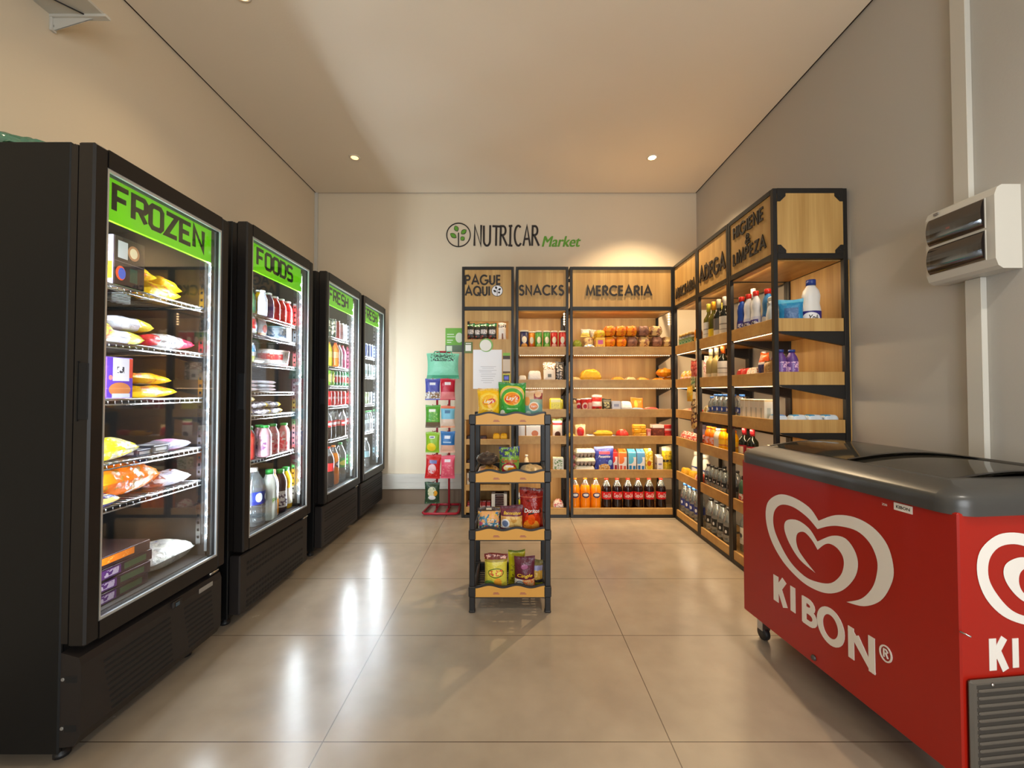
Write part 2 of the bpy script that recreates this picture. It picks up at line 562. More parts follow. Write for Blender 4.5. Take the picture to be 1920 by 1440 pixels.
class Kit:
    """one kind of product: the first put() moves the original, later ones copy it with its parts"""
    def __init__(s, root): s.root, s.used = root, False
    def put(s, label, cat, loc, rot=(0, 0, 0), group=None, scale=None):
        if not s.used: o, s.used = s.root, True
        else:
            o = copy_tree(s.root)
            for k in ('label', 'category', 'group'):
                if k in o: del o[k]
        o.location = loc
        o.rotation_euler = rot
        o.scale = (1, 1, 1) if scale is None else ((scale,) * 3 if isinstance(scale, (int, float)) else scale)
        if label in NUDGE:
            q = NUDGE[label]
            o.location = Vector(loc) + Vector(q[:3])
            o.scale = Vector(o.scale) * q[3]
        return tag(o, label, cat, group)


# ---------------------------------------------------------------- writing
_TXT = {}


def glyphs(s, bold=0.0, spacing=1.0, shear=0.0, depth=0.0):
    key = (s, bold, spacing, shear, depth)
    if key in _TXT: return _TXT[key]
    cu = bpy.data.curves.new('txt', 'FONT')
    cu.body = s
    cu.size = 1.0
    cu.offset = bold
    cu.space_character = spacing
    cu.shear = shear
    cu.resolution_u = 3
    cu.extrude = depth
    o = bpy.data.objects.new('txt', cu)
    COL.objects.link(o)
    bpy.context.view_layer.update()
    me = bpy.data.meshes.new_from_object(o.evaluated_get(bpy.context.evaluated_depsgraph_get()))
    vs_ = [tuple(v.co) for v in me.vertices]
    fs = [tuple(p.vertices) for p in me.polygons]
    bpy.data.objects.remove(o)
    bpy.data.curves.remove(cu)
    bpy.data.meshes.remove(me)
    x0, x1 = min(v[0] for v in vs_), max(v[0] for v in vs_)
    y0, y1 = min(v[1] for v in vs_), max(v[1] for v in vs_)
    out = ([((v[0] - x0) / (x1 - x0), (v[1] - y0) / (y1 - y0), (v[2] / depth if depth else 0.0)) for v in vs_], fs)
    _TXT[key] = out
    return out


def text(mb, s, x, z, w, h, fn, m=0, bold=0.0, spacing=1.0, shear=0.0, depth=0.0):
    """lettering fitted into the box with its lower left corner at (x, z); fn(x, z, out) maps to 3-D"""
    v, f = glyphs(s, bold, spacing, shear, 0.05 if depth else 0.0)
    mb.add([fn(x + p[0] * w, z + p[1] * h, (p[2] + 1) * .5 * depth if depth else 0.0) for p in v], f, m)


def strokes(mb, lines, wd, fn, t, m=0, rnd=False):
    """monoline lettering: each polyline becomes a mitred ribbon of width wd"""
    for li, L in enumerate(lines):
        n = len(L)
        closed = n > 2 and L[0] == L[-1]
        P = [Vector(p) for p in (L[:-1] if closed else L)]
        k = len(P)
        le, ri = [], []
        for i in range(k):
            if closed or 0 < i < k - 1:
                a = (P[i] - P[i - 1]).normalized()
                b = (P[(i + 1) % k] - P[i]).normalized()
            elif i == 0: a = b = (P[1] - P[0]).normalized()
            else: a = b = (P[-1] - P[-2]).normalized()
            na, nb = Vector((-a.y, a.x)), Vector((-b.y, b.x))
            q = na + nb
            if q.length < 1e-4: q = na.copy()
            q.normalize()
            q *= wd * .5 / max(q.dot(na), 0.45)
            le.append(P[i] + q)
            ri.append(P[i] - q)
        for i in range(k if closed else k - 1):
            j = (i + 1) % k
            mb.prism([tuple(ri[i]), tuple(ri[j]), tuple(le[j]), tuple(le[i])], fn, t + .0001 * li + .00004 * (i % 2), m)


SQ = {  # squared capitals on a 1 x 1.4 cell
    'F': [[(0, 0), (0, 1.4), (.95, 1.4)], [(0, .72), (.8, .72)]],
    'R': [[(0, 0), (0, 1.4), (.8, 1.4), (.95, 1.25), (.95, .8), (.8, .65), (0, .65)], [(.45, .65), (.95, 0)]],
    'O': [[(.18, 0), (0, .18), (0, 1.22), (.18, 1.4), (.77, 1.4), (.95, 1.22), (.95, .18), (.77, 0), (.18, 0)]],
    'Z': [[(0, 1.4), (.95, 1.4), (0, 0), (.95, 0)]],
    'E': [[(.95, 1.4), (0, 1.4), (0, 0), (.95, 0)], [(0, .72), (.8, .72)]],
    'N': [[(0, 0), (0, 1.4), (.95, 0), (.95, 1.4)]],
    'D': [[(0, 0), (0, 1.4), (.72, 1.4), (.95, 1.17), (.95, .23), (.72, 0), (0, 0)]],
    'S': [[(.95, 1.25), (.8, 1.4), (.15, 1.4), (0, 1.25), (0, .87), (.15, .72), (.8, .72), (.95, .57), (.95, .15), (.8, 0), (.15, 0), (0, .15)]],
    'H': [[(0, 0), (0, 1.4)], [(.95, 0), (.95, 1.4)], [(0, .72), (.95, .72)]],
}


def square_word(mb, s, x, z, w, h, fn, m, wd=.2):
    pitch = 1.32
    total = pitch * (len(s) - 1) + .95
    for i, ch in enumerate(s):
        L = [[(x + (i * pitch + a) / total * w, z + b / 1.4 * h) for a, b in line] for line in SQ[ch]]
        strokes(mb, L, wd * h / 1.4, fn, 0.0012, m)


def arc(cx, cz, rx, rz, a0, a1, n=12):
    return [(cx + rx * math.cos(math.radians(a0 + (a1 - a0) * i / n)), cz + rz * math.sin(math.radians(a0 + (a1 - a0) * i / n))) for i in range(n + 1)]


def leaf(cx, cz, ln, wd, ang):
    c, s_ = math.cos(math.radians(ang)), math.sin(math.radians(ang))
    pts = []
    for i in range(9): pts.append((ln * (i / 8 - .5), -wd * math.sin(PI * i / 8) ** .8))
    for i in range(1, 8): pts.append((ln * (.5 - i / 8), wd * math.sin(PI * i / 8) ** .8))
    return [(cx + c * x - s_ * z, cz + s_ * x + c * z) for x, z in pts]


def emblem(mb, cx, cz, r, fn, t, m_line, m_leaf, m_disc=None):
    """ring with a stem and four leaves"""
    if m_disc is not None:
        mb.prism(arc(cx, cz, r, r, 0, 351, 39), fn, t * .4, m_disc)
    ring = arc(cx, cz, r * .96, r * .96, 0, 360, 40)
    ring[-1] = ring[0]
    strokes(mb, [ring], r * .085, fn, t, m_line)
    mb.prism([(cx - r * .045, cz - r * .95), (cx + r * .045, cz - r * .95), (cx + r * .045, cz + r * .18), (cx - r * .045, cz + r * .18)], fn, t, m_line)
    for dx, dz, ln, a in ((-.18, .52, .52, 115), (.42, .25, .56, 38), (-.42, -.06, .62, 145), (.33, -.3, .4, 40)):
        mb.prism(leaf(cx + dx * r, cz + dz * r, ln * r, .19 * r, a), fn, t, m_line)
        f2 = lambda x, z, h: fn(x, z, h + t)
        mb.prism(leaf(cx + dx * r, cz + dz * r, ln * r * .86, .145 * r, a), f2, t * .15, m_leaf)


def _geo():
    return {
        'P': (.6, [[(0, 0), (0, 1)], [(0, .96), (.3, .96)] + arc(.3, .72, .26, .24, 90, -90) + [(0, .48)]]),
        'A': (.9, [[(0, 0), (.45, 1), (.9, 0)], [(.17, .32), (.73, .32)]]),
        'G': (.98, [arc(.5, .5, .5, .5, 45, 342, 22) + [(.97, .45), (.56, .45)]]),
        'U': (.66, [[(.04, 1), (.04, .33)] + arc(.33, .33, .29, .31, 180, 360) + [(.62, 1)]]),
        'E': (.52, [[(.52, .96), (.04, .96), (.04, .04), (.52, .04)], [(.04, .52), (.48, .52)]]),
        'Q': (1.0, [arc(.5, .5, .48, .48, 0, 345, 24) + [(.98, .5)], [(.58, .34), (.96, -.04)]]),
        'I': (.08, [[(.04, 0), (.04, 1)]]),
        'S': (.54, [arc(.27, .74, .22, .23, 25, 270, 14) + arc(.27, .255, .25, .255, 90, -155, 14)]),
        'N': (.7, [[(.04, 0), (.04, .97), (.66, .03), (.66, 1)]]),
        'C': (.84, [arc(.5, .5, .5, .48, 45, 315, 22)]),
        'K': (.62, [[(.04, 0), (.04, 1)], [(.58, 1), (.1, .5), (.62, 0)]]),
        'M': (.96, [[(0, 0), (.14, .97), (.48, .1), (.82, .97), (.96, 0)]]),
        'R': (.62, [[(.04, 0), (.04, 1)], [(.04, .96), (.3, .96)] + arc(.3, .72, .26, .24, 90, -90) + [(.04, .48)], [(.26, .48), (.62, 0)]]),
        'D': (.78, [[(.04, .04), (.04, .96), (.28, .96)] + arc(.28, .5, .46, .46, 90, -90, 14) + [(.04, .04), (.04, .2)]]),
        'H': (.64, [[(.04, 0), (.04, 1)], [(.60, 0), (.60, 1)], [(.04, .52), (.6, .52)]]),
        'L': (.46, [[(.04, 1), (.04, .04), (.46, .04)]]),
        'Z': (.64, [[(.04, .96), (.6, .96), (.04, .04), (.62, .04)]]),
        '&': (.8, [[(.8, 0), (.2, .68)] + arc(.36, .8, .18, .19, 215, -35, 10) + [(.16, .44)] + arc(.3, .25, .26, .22, 130, 320, 12) + [(.74, .46)]]),
    }


def geo_word(mb, s, x, z, w, h, fn, m, wd=.15, t=.006, gap=.26):
    g = _geo()
    total = sum(g[c][0] for c in s) + gap * (len(s) - 1)
    k, px = w / total, 0.0
    for c in s:
        strokes(mb, [[(x + (px + a) * k, z + b * h) for a, b in L] for L in g[c][1]], wd * h, fn, t, m)
        px += g[c][0] + gap


ORD = ['', 'second', 'third', 'fourth', 'fifth', 'sixth', 'seventh', 'eighth', 'ninth', 'tenth', 'eleventh', 'twelfth', 'thirteenth']


def ordinal(i, n):
    if n == 1: return ''
    if i == 0: return 'leftmost'
    if i == n - 1: return 'rightmost'
    if n == 3: return 'middle'
    return ORD[i] + ' from left'
# ---------------------------------------------------------------- the room
XL, XR, YB, YF, ZC = -2.18, 2.01, 4.36, -2.5, 3.395
M_BLACK = mat('black_metal', (26, 24, 23), 0.42)
M_BLACKP = mat('black_plastic', (30, 30, 32), 0.45)
M_DARK = mat('dark_liner', (58, 55, 53), 0.3, spec=0.6)
M_WHITE = mat('white_plastic', (204, 200, 190), 0.4)
M_STEEL = mat('steel', (190, 190, 190), 0.25, 1.0)
M_RIM = mat('silver_rim', (205, 212, 215), 0.3, 0.6)
M_WOOD = wood('oak_laminate', (202, 162, 98), (174, 132, 72))
M_WOODH = wood('oak_laminate_edge', (198, 157, 94), (176, 132, 72), (5, 14, 10))
M_PAPER = mat('paper', (238, 238, 242), 0.7)
M_INK = mat('ink', (28, 24, 24), 0.6)
M_LETTER = mat('sign_letter', (32, 23, 18), 0.5)
M_GLASS = clear('door_glass', (246, 248, 248), 0.06, 0.02, fres=0.2)


def floor_mat():
    m = mat('porcelain_tile', (150, 132, 112), 0.3, spec=0.75)
    nt = NT(m)
    tc = nt.new('ShaderNodeTexCoord')
    sp = nt.new('ShaderNodeSeparateXYZ')
    nt.link(tc.outputs['Object'], sp.inputs[0])
    def groove(x, pitch, off, w):
        f = nt.math('FRACT', nt.math('DIVIDE', nt.math('SUBTRACT', x, off), pitch))
        return nt.math('LESS_THAN', nt.math('ABSOLUTE', nt.math('SUBTRACT', f, 0.5)), w / pitch / 2)
    g = nt.math('MAXIMUM', groove(sp.outputs[0], 1.203, -0.66 - .6015, 0.004), groove(sp.outputs[1], 0.605, 2.013 - .3025, 0.004))
    a = noise(nt, (1.1, 1.4, 1), 8, 'Object', 1.7)
    b = noise(nt, (1, 1, 1), 5, 'Object', 9.0)
    f = nt.math('ADD', nt.math('MULTIPLY', a, 0.7), nt.math('MULTIPLY', b, 0.3))
    r = nt.new('ShaderNodeValToRGB')
    r.color_ramp.elements[0].position = 0.35
    r.color_ramp.elements[0].color = (*srgb((142, 129, 114)), 1)
    r.color_ramp.elements[1].position = 0.68
    r.color_ramp.elements[1].color = (*srgb((163, 150, 132)), 1)
    nt.link(f, r.inputs[0])
    nt.link(nt.mix(g, r.outputs[0], srgb((92, 80, 68))), nt.bsdf.inputs['Base Color'])
    nt.link(nt.math('ADD', nt.math('MULTIPLY', b, 0.10), 0.20), nt.bsdf.inputs['Roughness'])
    return m


def struct(name, lo, hi, m):
    mb = MB()
    mb.box(lo, hi)
    return tag(mb.build(name, m), kind='structure')


M_TILE = floor_mat()
M_WALL = plaster('wall_paint', (222, 207, 182))
M_CEIL = plaster('ceiling_paint', (240, 228, 208))
struct('floor', (XL - .15, YF - .15, -0.1), (XR + .15, YB + .15, 0), M_TILE)
struct('ceiling', (XL + .014, YF, ZC), (XR - .014, YB - .014, ZC + .05), M_CEIL)
struct('wall_left', (XL - .15, YF - .15, 0), (XL, YB + .15, ZC + .2), M_WALL)
struct('wall_right', (XR, YF - .15, 0), (XR + .15, YB + .15, ZC + .2), plaster('wall_paint_cool_light', (190, 186, 179)))  # same wall paint, greyed for the cooler light on this side
struct('wall_back', (XL, YB, 0), (XR, YB + .15, ZC + .2), M_WALL)
mb = MB()
for lo, hi in (((XL, YF - .15, 0), (-1.75, YF, ZC + .2)), ((1.95, YF - .15, 0), (XR, YF, ZC + .2)),
               ((-1.75, YF - .15, 2.75), (1.95, YF, ZC + .2)), ((-1.75, YF - .15, 0), (1.95, YF, .12))): mb.box(lo, hi)
tag(mb.build('wall_front', M_WALL), kind='structure')
mb = MB()
for x in (-1.75, -.52, .71, 1.91): mb.box((x, YF - .1, .12), (x + .04, YF - .04, 2.75))
for z in (.12, 2.71): mb.box((-1.71, YF - .1, z), (1.91, YF - .04, z + .04))
w1 = tag(mb.build('window_1', M_BLACK), kind='structure')
mb = MB()
mb.box((-1.71, YF - .075, .16), (1.91, YF - .069, 2.71))
mb.build('pane', M_GLASS, w1)
# dark strips, coloured as the shade in the gap round the plasterboard ceiling
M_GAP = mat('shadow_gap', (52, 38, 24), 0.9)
struct('gap_shade_1', (XL + .0005, YF, ZC + .004), (XL + .013, YB - .001, ZC + .05), M_GAP)
struct('gap_shade_2', (XR - .013, YF, ZC + .004), (XR - .0005, YB - .001, ZC + .05), M_GAP)
struct('gap_shade_3', (XL + .014, YB - .013, ZC + .004), (XR - .014, YB - .0005, ZC + .05), M_GAP)
struct('baseboard_back', (XL, YB - .012, 0), (XR, YB, .155), mat('skirting_tile', (128, 108, 88), 0.4))

# ceiling spotlights
def spotlight(label, x, y, power, glow):
    r = thing('ceiling_spotlight', label, 'ceiling light', (x, y, ZC), group='recessed ceiling spotlights')
    mb = MB()
    mb.lathe([(.034, 0), (.05, 0), (.05, -.003), (.046, -.006), (.036, -.006), (.034, 0)], 28, cap=False)
    mb.build('trim_ring', mat('spot_ring', (225, 214, 196), .4), r)
    mb = MB()
    mb.lathe([(.0335, -.004), (.02, -.0075), (.004, -.009)], 24)
    mb.build('lamp', mat('spot_glow_%d' % int(glow * 10), (255, 230, 190), .4, emit=(255, 206, 140), estr=glow), r)
    if power: light('spot_beam', 'SPOT', (0, 0, -.03), power, WARM, .03, direction=(0, 0, -1), spot=math.radians(112), blend=0.85, parent=r)


spotlight('bright ceiling spotlight above the corner of the wooden shelving', 1.291, 3.682, 190, 30)
spotlight('dim ceiling spotlight above the rearmost drinks fridges', -1.48, 3.682, 7, 1.6)
spotlight('ceiling spotlight above the first drinks fridge at the picture edge', -1.493, 2.150, 20, 14)
light('unseen_front_spot', 'SPOT', (-1.49, 0.6, ZC - .03), 18, WARM, .03, spot=math.radians(135), blend=0.9)
light('unseen_front_spot', 'SPOT', (1.58, 0.12, ZC - .03), 95, (1.0, .92, .80), .03, spot=math.radians(135), blend=0.9)  # unseen spot without fixture, added to brighten the freezer front and lid

# ---------------------------------------------------------------- product makers (base at z = 0, front towards -Y)
SODA = [(.80, 0), (.97, .025), (1, .06), (1, .26), (.95, .36), (.95, .40), (.99, .62), (.96, .70), (.80, .78), (.55, .87), (.36, .93), (.33, .955)]
WINE = [(.9, 0), (1, .012), (1, .58), (.95, .635), (.72, .69), (.46, .74), (.38, .78), (.37, .80)]
WATER = [(.84, 0), (1, .03), (1, .13), (.93, .155), (1, .18), (1, .28), (.93, .30), (1, .32), (.98, .36), (.98, .56), (1, .58), (1, .66), (.86, .76), (.56, .86), (.42, .905), (.40, .93)]
JUICE = [(.88, 0), (1, .025), (1, .30), (.95, .34), (.95, .58), (1, .62), (.96, .72), (.78, .82), (.56, .885), (.54, .91)]
MILKY = [(.9, 0), (1, .02), (1, .60), (.96, .68), (.78, .78), (.5, .87), (.45, .92)]
CLEAN = [(.92, 0), (1, .02), (1, .36), (.93, .44), (.84, .52), (.90, .60), (.93, .68), (.80, .78), (.5, .86), (.44, .885)]


def prof_r(prof, z):
    for (r0, z0), (r1, z1) in zip(prof, prof[1:]):
        if z0 <= z <= z1: return r0 + (r1 - r0) * (z - z0) / max(z1 - z0, 1e-9)
    return prof[-1][0]


def mk_bottle(name, R, H, prof, body, cap, label=None, lab=(.4, .62), capr=.37, liquid=None, fill=.86, n=18, sy=1.0, texts=(), tmats=(), capshape=None):
    r = thing(name)
    mb = MB()
    P = [(a * R, b * H) for a, b in prof]
    if liquid is not None:
        Pf, prev = [], None
        for p in P:
            if prev and prev[1] < fill * H < p[1]:
                t = (fill * H - prev[1]) / (p[1] - prev[1])
                Pf.append((prev[0] + (p[0] - prev[0]) * t, fill * H))
            Pf.append(p)
            prev = p
        P = Pf
    mb.lathe(P, n, sy=sy, mf=(lambda z: 1 if z < fill * H else 0) if liquid is not None else None)
    mb.build('body', [body, liquid] if liquid is not None else body, r)
    zc = prof[-1][1] * H
    mb = MB()
    c = capr * R
    mb.lathe(capshape(R, H, zc) if capshape else [(c, zc), (c, H - .002), (c * .9, H)], 14, sy=1.0)
    mb.build('cap', cap, r)
    if label is not None:
        mb = MB()
        zz = [lab[0] + (lab[1] - lab[0]) * i / 4 for i in range(5)]
        zz = sorted(set(zz + [b for a, b in prof if lab[0] < b < lab[1]]))
        mb.lathe([(prof_r(prof, z) * R + .0008, z * H) for z in zz], n, sy=sy, cap=False)
        for (s, x, z, w, h, mi, kw) in texts:
            rr = prof_r(prof, (lab[0] + lab[1]) / 2) * R + .002
            fn = lambda a, b, o: (rr * math.sin(a / rr), -rr * sy * math.cos(a / rr), b)
            text(mb, s, x * R - w * R / 2, z * H, w * R, h * H, fn, mi, **kw)
        mb.build('label', [label, *tmats], r)
    return Kit(r)


def bag_point(W, H, D, seal, wr, seed):
    rnd = random.Random(seed)
    ph = [rnd.uniform(0, 6.28) for _ in range(6)]
    def f(u, v, side=-1, out=0.0):
        t = min(max((v - seal) / (1 - 2 * seal), 0), 1)
        e = max(1 - abs(2 * u - 1) ** 2.6, 0) ** .62
        b = e * math.sin(PI * t) ** .5
        x = (u - .5) * W * (1 - .07 * math.sin(PI * t) ** .7)
        w = wr * b * (math.sin(9 * u + ph[0] + 4 * v) + math.sin(13 * v + ph[1]) * .6 + math.sin(21 * u + ph[2] - 6 * v) * .5 * (1 - math.sin(PI * t)))
        y = side * (D / 2 * b + (w if side < 0 else w * .6)) - side * 0
        if t <= 0 or t >= 1: y = side * .0006 + .0012 * math.sin(u * 70)
        return (x, y + side * out, v * H + .004 * math.sin(5 * u + ph[3]) * (1 if v > .9 else 0))
    return f


def mk_bag(name, W, H, D, mats, texts=(), seal=.07, wr=.003, seed=0, extra=None):
    mats = mats if isinstance(mats, list) else [mats]
    crinkled(mats[0])
    f = bag_point(W, H, D, seal, wr, seed)
    vs_ = [0, seal * .5, seal] + [seal + (1 - 2 * seal) * i / 14 for i in range(1, 14)] + [1 - seal, 1 - seal * .5, 1]
    mb = MB()
    nv = len(vs_) - 1
    g = lambda j: vs_[min(int(round(j * nv)), nv)]
    for side in (-1, 1):
        b0 = len(mb.f)
        mb.grid(lambda u, v: f(u, g(v), side), 14, nv, 0, flip=(side > 0))
        for k in range(b0, len(mb.f)): mb.uv[k] = [(p[0], g(p[1])) for p in mb.uv[k]]
    fn = lambda x, z, o: f(min(max(x, 0), 1), min(max(z, 0), 1), -1, .0016 + o)
    for (s, cu, cv, w, h, mi, kw) in texts: text(mb, s, cu - w / 2, cv - h / 2, w, h, fn, mi, **kw)
    if extra: extra(mb, fn)
    return Kit(mb.build(name, mats))


def mk_pack(name, L, Wd, T, m, p=3.0, lump=0.0, seed=0, nu=18, nv=12, texts=(), mats=()):
    """a soft pack lying on its back; the ends are pinched flat when p is small, boxy when p is large"""
    crinkled(m)
    rnd = random.Random(seed)
    ph = [rnd.uniform(0, 6.28) for _ in range(5)]
    def top(u, v, sgn=1, out=0):
        b = max(1 - abs(2 * u - 1) ** p, 0) ** .5 * max(1 - abs(2 * v - 1) ** max(p, 3), 0) ** .5
        q = lump * b * (math.sin(11 * u + ph[0]) * math.sin(9 * v + ph[1]) + .6 * math.sin(23 * u + ph[2] + 5 * v))
        z = T / 2 + sgn * (T / 2 * b) + (q if sgn > 0 else 0)
        pin = 1 - .10 * (1 - max(1 - abs(2 * u - 1) ** 8, 0))
        return ((u - .5) * L, (v - .5) * Wd * pin, max(z, 0) + out)
    mb = MB()
    mb.grid(lambda u, v: top(u, v, 1), nu, nv, 0)
    mb.grid(lambda u, v: top(u, v, -1), nu, nv, 0, flip=True)
    for (s, cu, cv, w, h, mi, kw) in texts: text(mb, s, cu - w / 2, cv - h / 2, w, h, lambda x, z, o: top(x, z, 1, .0015), mi, **kw)
    return Kit(mb.build(name, [m, *mats]))


def mk_box(name, W, D, H, mats, r=.002, texts=(), flap=None, lid=None):
    mats = mats if isinstance(mats, list) else [mats]
    mb = MB()
    mb.box((-W / 2, -D / 2, 0), (W / 2, D / 2, H), 0, r)
    for (s, cu, cv, w, h, mi, kw) in texts:
        text(mb, s, (cu - .5 - w / 2) * W, (cv - h / 2) * H, w * W, h * H, lambda x, z, o: (x, -D / 2 - .0008, z), mi, **kw)
    o = mb.build(name, mats)
    if flap:
        m2 = MB()
        m2.box((-W / 2 + .002, -D / 2 - .0007, H - flap[0]), (W / 2 - .002, -D / 2 - .0001, H - .0015))
        m2.build('tuck_flap', flap[1], o)
    if lid:
        m2 = MB()
        m2.box((-W / 2 - .002, -D / 2 - .002, H - lid[0]), (W / 2 + .002, D / 2 + .002, H + .002), 0, .0015)
        m2.build('lid', lid[1], o)
    return Kit(o)


def mk_can(name, R, H, m, lid):
    r = thing(name)
    mb = MB()
    mb.lathe([(R * .8, 0), (R * .86, .002), (R, H * .07), (R, H * .89), (R * .86, H * .985)], 20)
    mb.build('body', m, r)
    mb = MB()
    mb.lathe([(R * .87, H * .985), (R * .89, H * .995), (R * .87, H), (R * .80, H * .985), (R * .78, H * .975)], 20)
    mb.box((-.008, -.012, H * .977), (.008, .010, H * .985))
    mb.build('lid', lid, r)
    return Kit(r)


def mk_tube(name, R, H, m, lid):
    r = thing(name)
    mb = MB()
    mb.lathe([(R, 0), (R, H * .94)], 20)
    mb.build('body', m, r)
    mb = MB()
    mb.lathe([(R * 1.05, 0), (R * 1.05, .006), (R, .007)], 20)
    mb.build('base_rim', M_STEEL, r)
    mb = MB()
    mb.lathe([(R * 1.04, H * .93), (R * 1.05, H * .94), (R * 1.05, H * .995), (R * .98, H)], 20)
    mb.build('lid', lid, r)
    return Kit(r)


def mk_tub(name, W, D, H, m, lid, taper=.82):
    r = thing(name)
    def ring(k, t):
        pts = []
        for i in range(32):
            a = 2 * PI * i / 32
            c, s = math.cos(a), math.sin(a)
            pts.append((W / 2 * k * math.copysign(abs(c) ** .45, c), D / 2 * k * math.copysign(abs(s) ** .45, s), t))
        return pts
    def stack(rows):
        mb = MB()
        for k, t in rows: mb.v += ring(k, t)
        for j in range(len(rows) - 1):
            for i in range(32):
                i2 = (i + 1) % 32
                mb.face([j * 32 + i, j * 32 + i2, (j + 1) * 32 + i2, (j + 1) * 32 + i], 0, [(i / 32, j / 2), ((i + 1) / 32, j / 2), ((i + 1) / 32, j / 2 + .5), (i / 32, j / 2 + .5)], True)
        mb.face(range(31, -1, -1))
        mb.face(range((len(rows) - 1) * 32, len(rows) * 32), 0)
        return mb
    stack([(taper, 0), (taper + .09, H * .5), (taper + .15, H * .9)]).build('body', m, r)
    stack([(1.0, H * .88), (1.0, H * .98), (.94, H)]).build('lid', lid, r)
    return Kit(r)


def mk_carton(name, W, D, H, m, cap, capx=.2):
    r = thing(name)
    mb = MB()
    mb.box((-W / 2, -D / 2, 0), (W / 2, D / 2, H * .86), 0, .0015)
    z = H * .86
    A, B = W / 2 - .001, D / 2 - .001
    t = [(-A, -B, z), (A, -B, z), (A, B, z), (-A, B, z), (-A, B, H * .97), (A, B, H * .97)]
    for q in ((0, 1, 5, 4), (2, 3, 4, 5), (1, 2, 5), (3, 0, 4)): mb.quad([t[k] for k in q], 0, [(.0, .9), (1, .9), (1, 1), (0, 1)][:len(q)])
    mb.build('body', m, r)
    mb = MB()
    mb.lathe([(.013, H * .88), (.014, H * .885), (.014, H * .97), (.012, H * .985)], 14, (W * capx, -D * .1, 0))
    mb.build('cap', cap, r)
    return Kit(r)


def mk_eggs(name, W, D, tray_m, lid_m):
    r = thing(name)
    mb = MB()
    def f(u, v):
        b = abs(math.sin(PI * 5 * u)) * abs(math.sin(PI * 2 * v))
        e = min(u, 1 - u, v, 1 - v)
        return ((u - .5) * W, (v - .5) * D, .038 - .034 * b ** .6 if e > .001 else .04)
    mb.grid(f, 40, 16, flip=False)
    mb.grid(lambda u, v: ((u - .5) * W, (v - .5) * D, f(u, v)[2] - .003 if min(u, v, 1 - u, 1 - v) > .001 else .04), 40, 16, flip=True)
    mb.build('tray', tray_m, r)
    mb = MB()
    def g(u, v):
        e = min(min(u, 1 - u) * W, min(v, 1 - v) * D)
        k = min(e / .02, 1)
        return ((u - .5) * W, (v - .5) * D, .041 + .028 * (1 - (1 - k) ** 2) + .003 * abs(math.sin(PI * 5 * u)) * k)
    mb.grid(g, 40, 16)
    mb.quad([(-W / 2, -D / 2, .041), (-W / 2, D / 2, .041), (W / 2, D / 2, .041), (W / 2, -D / 2, .041)])
    mb.build('lid', lid_m, r)
    return Kit(r)


def led_mesh(mb, p0, p1, n, bar, dot, out):
    """a strip of n small lamps from p0 to p1; bar = half thickness, out = direction the lamps face"""
    p0, p1, out = Vector(p0), Vector(p1), Vector(out)
    lo = Vector([min(a, b) for a, b in zip(p0, p1)]) - Vector((bar,) * 3)
    hi = Vector([max(a, b) for a, b in zip(p0, p1)]) + Vector((bar,) * 3)
    mb.box(lo, hi, 0)
    for i in range(n):
        c = p0.lerp(p1, (i + .5) / n) + out * bar
        mb.box(c - Vector((dot,) * 3), c + Vector((dot,) * 3), 1, dot * .4)


M_LEDW = mat('led_warm', (255, 230, 190), .4, emit=(255, 206, 150), estr=9)
M_LEDC = mat('led_cool', (240, 248, 255), .4, emit=(228, 240, 255), estr=80)


# ---------------------------------------------------------------- wooden shelving
SHELF_TOP = [1.65, 1.33, 1.045, .785, .46, .092]        # tops of the fascia boards
LIP = .078


class Loc:
    """a unit's own frame: s along its front from left to right, d into its depth, z up"""
    def __init__(s, root, kind):
        s.root, s.kind = root, kind
        s.o = root.location.copy()
        s.rz = root.rotation_euler[2]
    def w(s, a, d, z):
        c, n = math.cos(s.rz), math.sin(s.rz)
        return (s.o.x + c * a - n * d, s.o.y + n * a + c * d, s.o.z + z)
    def s_at(s, px, d):
        if px < 10: return px                   # already metres along the unit
        if s.kind == 'back': return (px - 963) * (s.o.y + d) / CAM_F - s.o.x
        if s.kind == 'right': return s.o.y - (s.o.x + d) * CAM_F / (px - 963)
        return (-s.o.x + d - .02) * CAM_F / (963 - px) - s.o.y   # columns were read at the front face of the goods


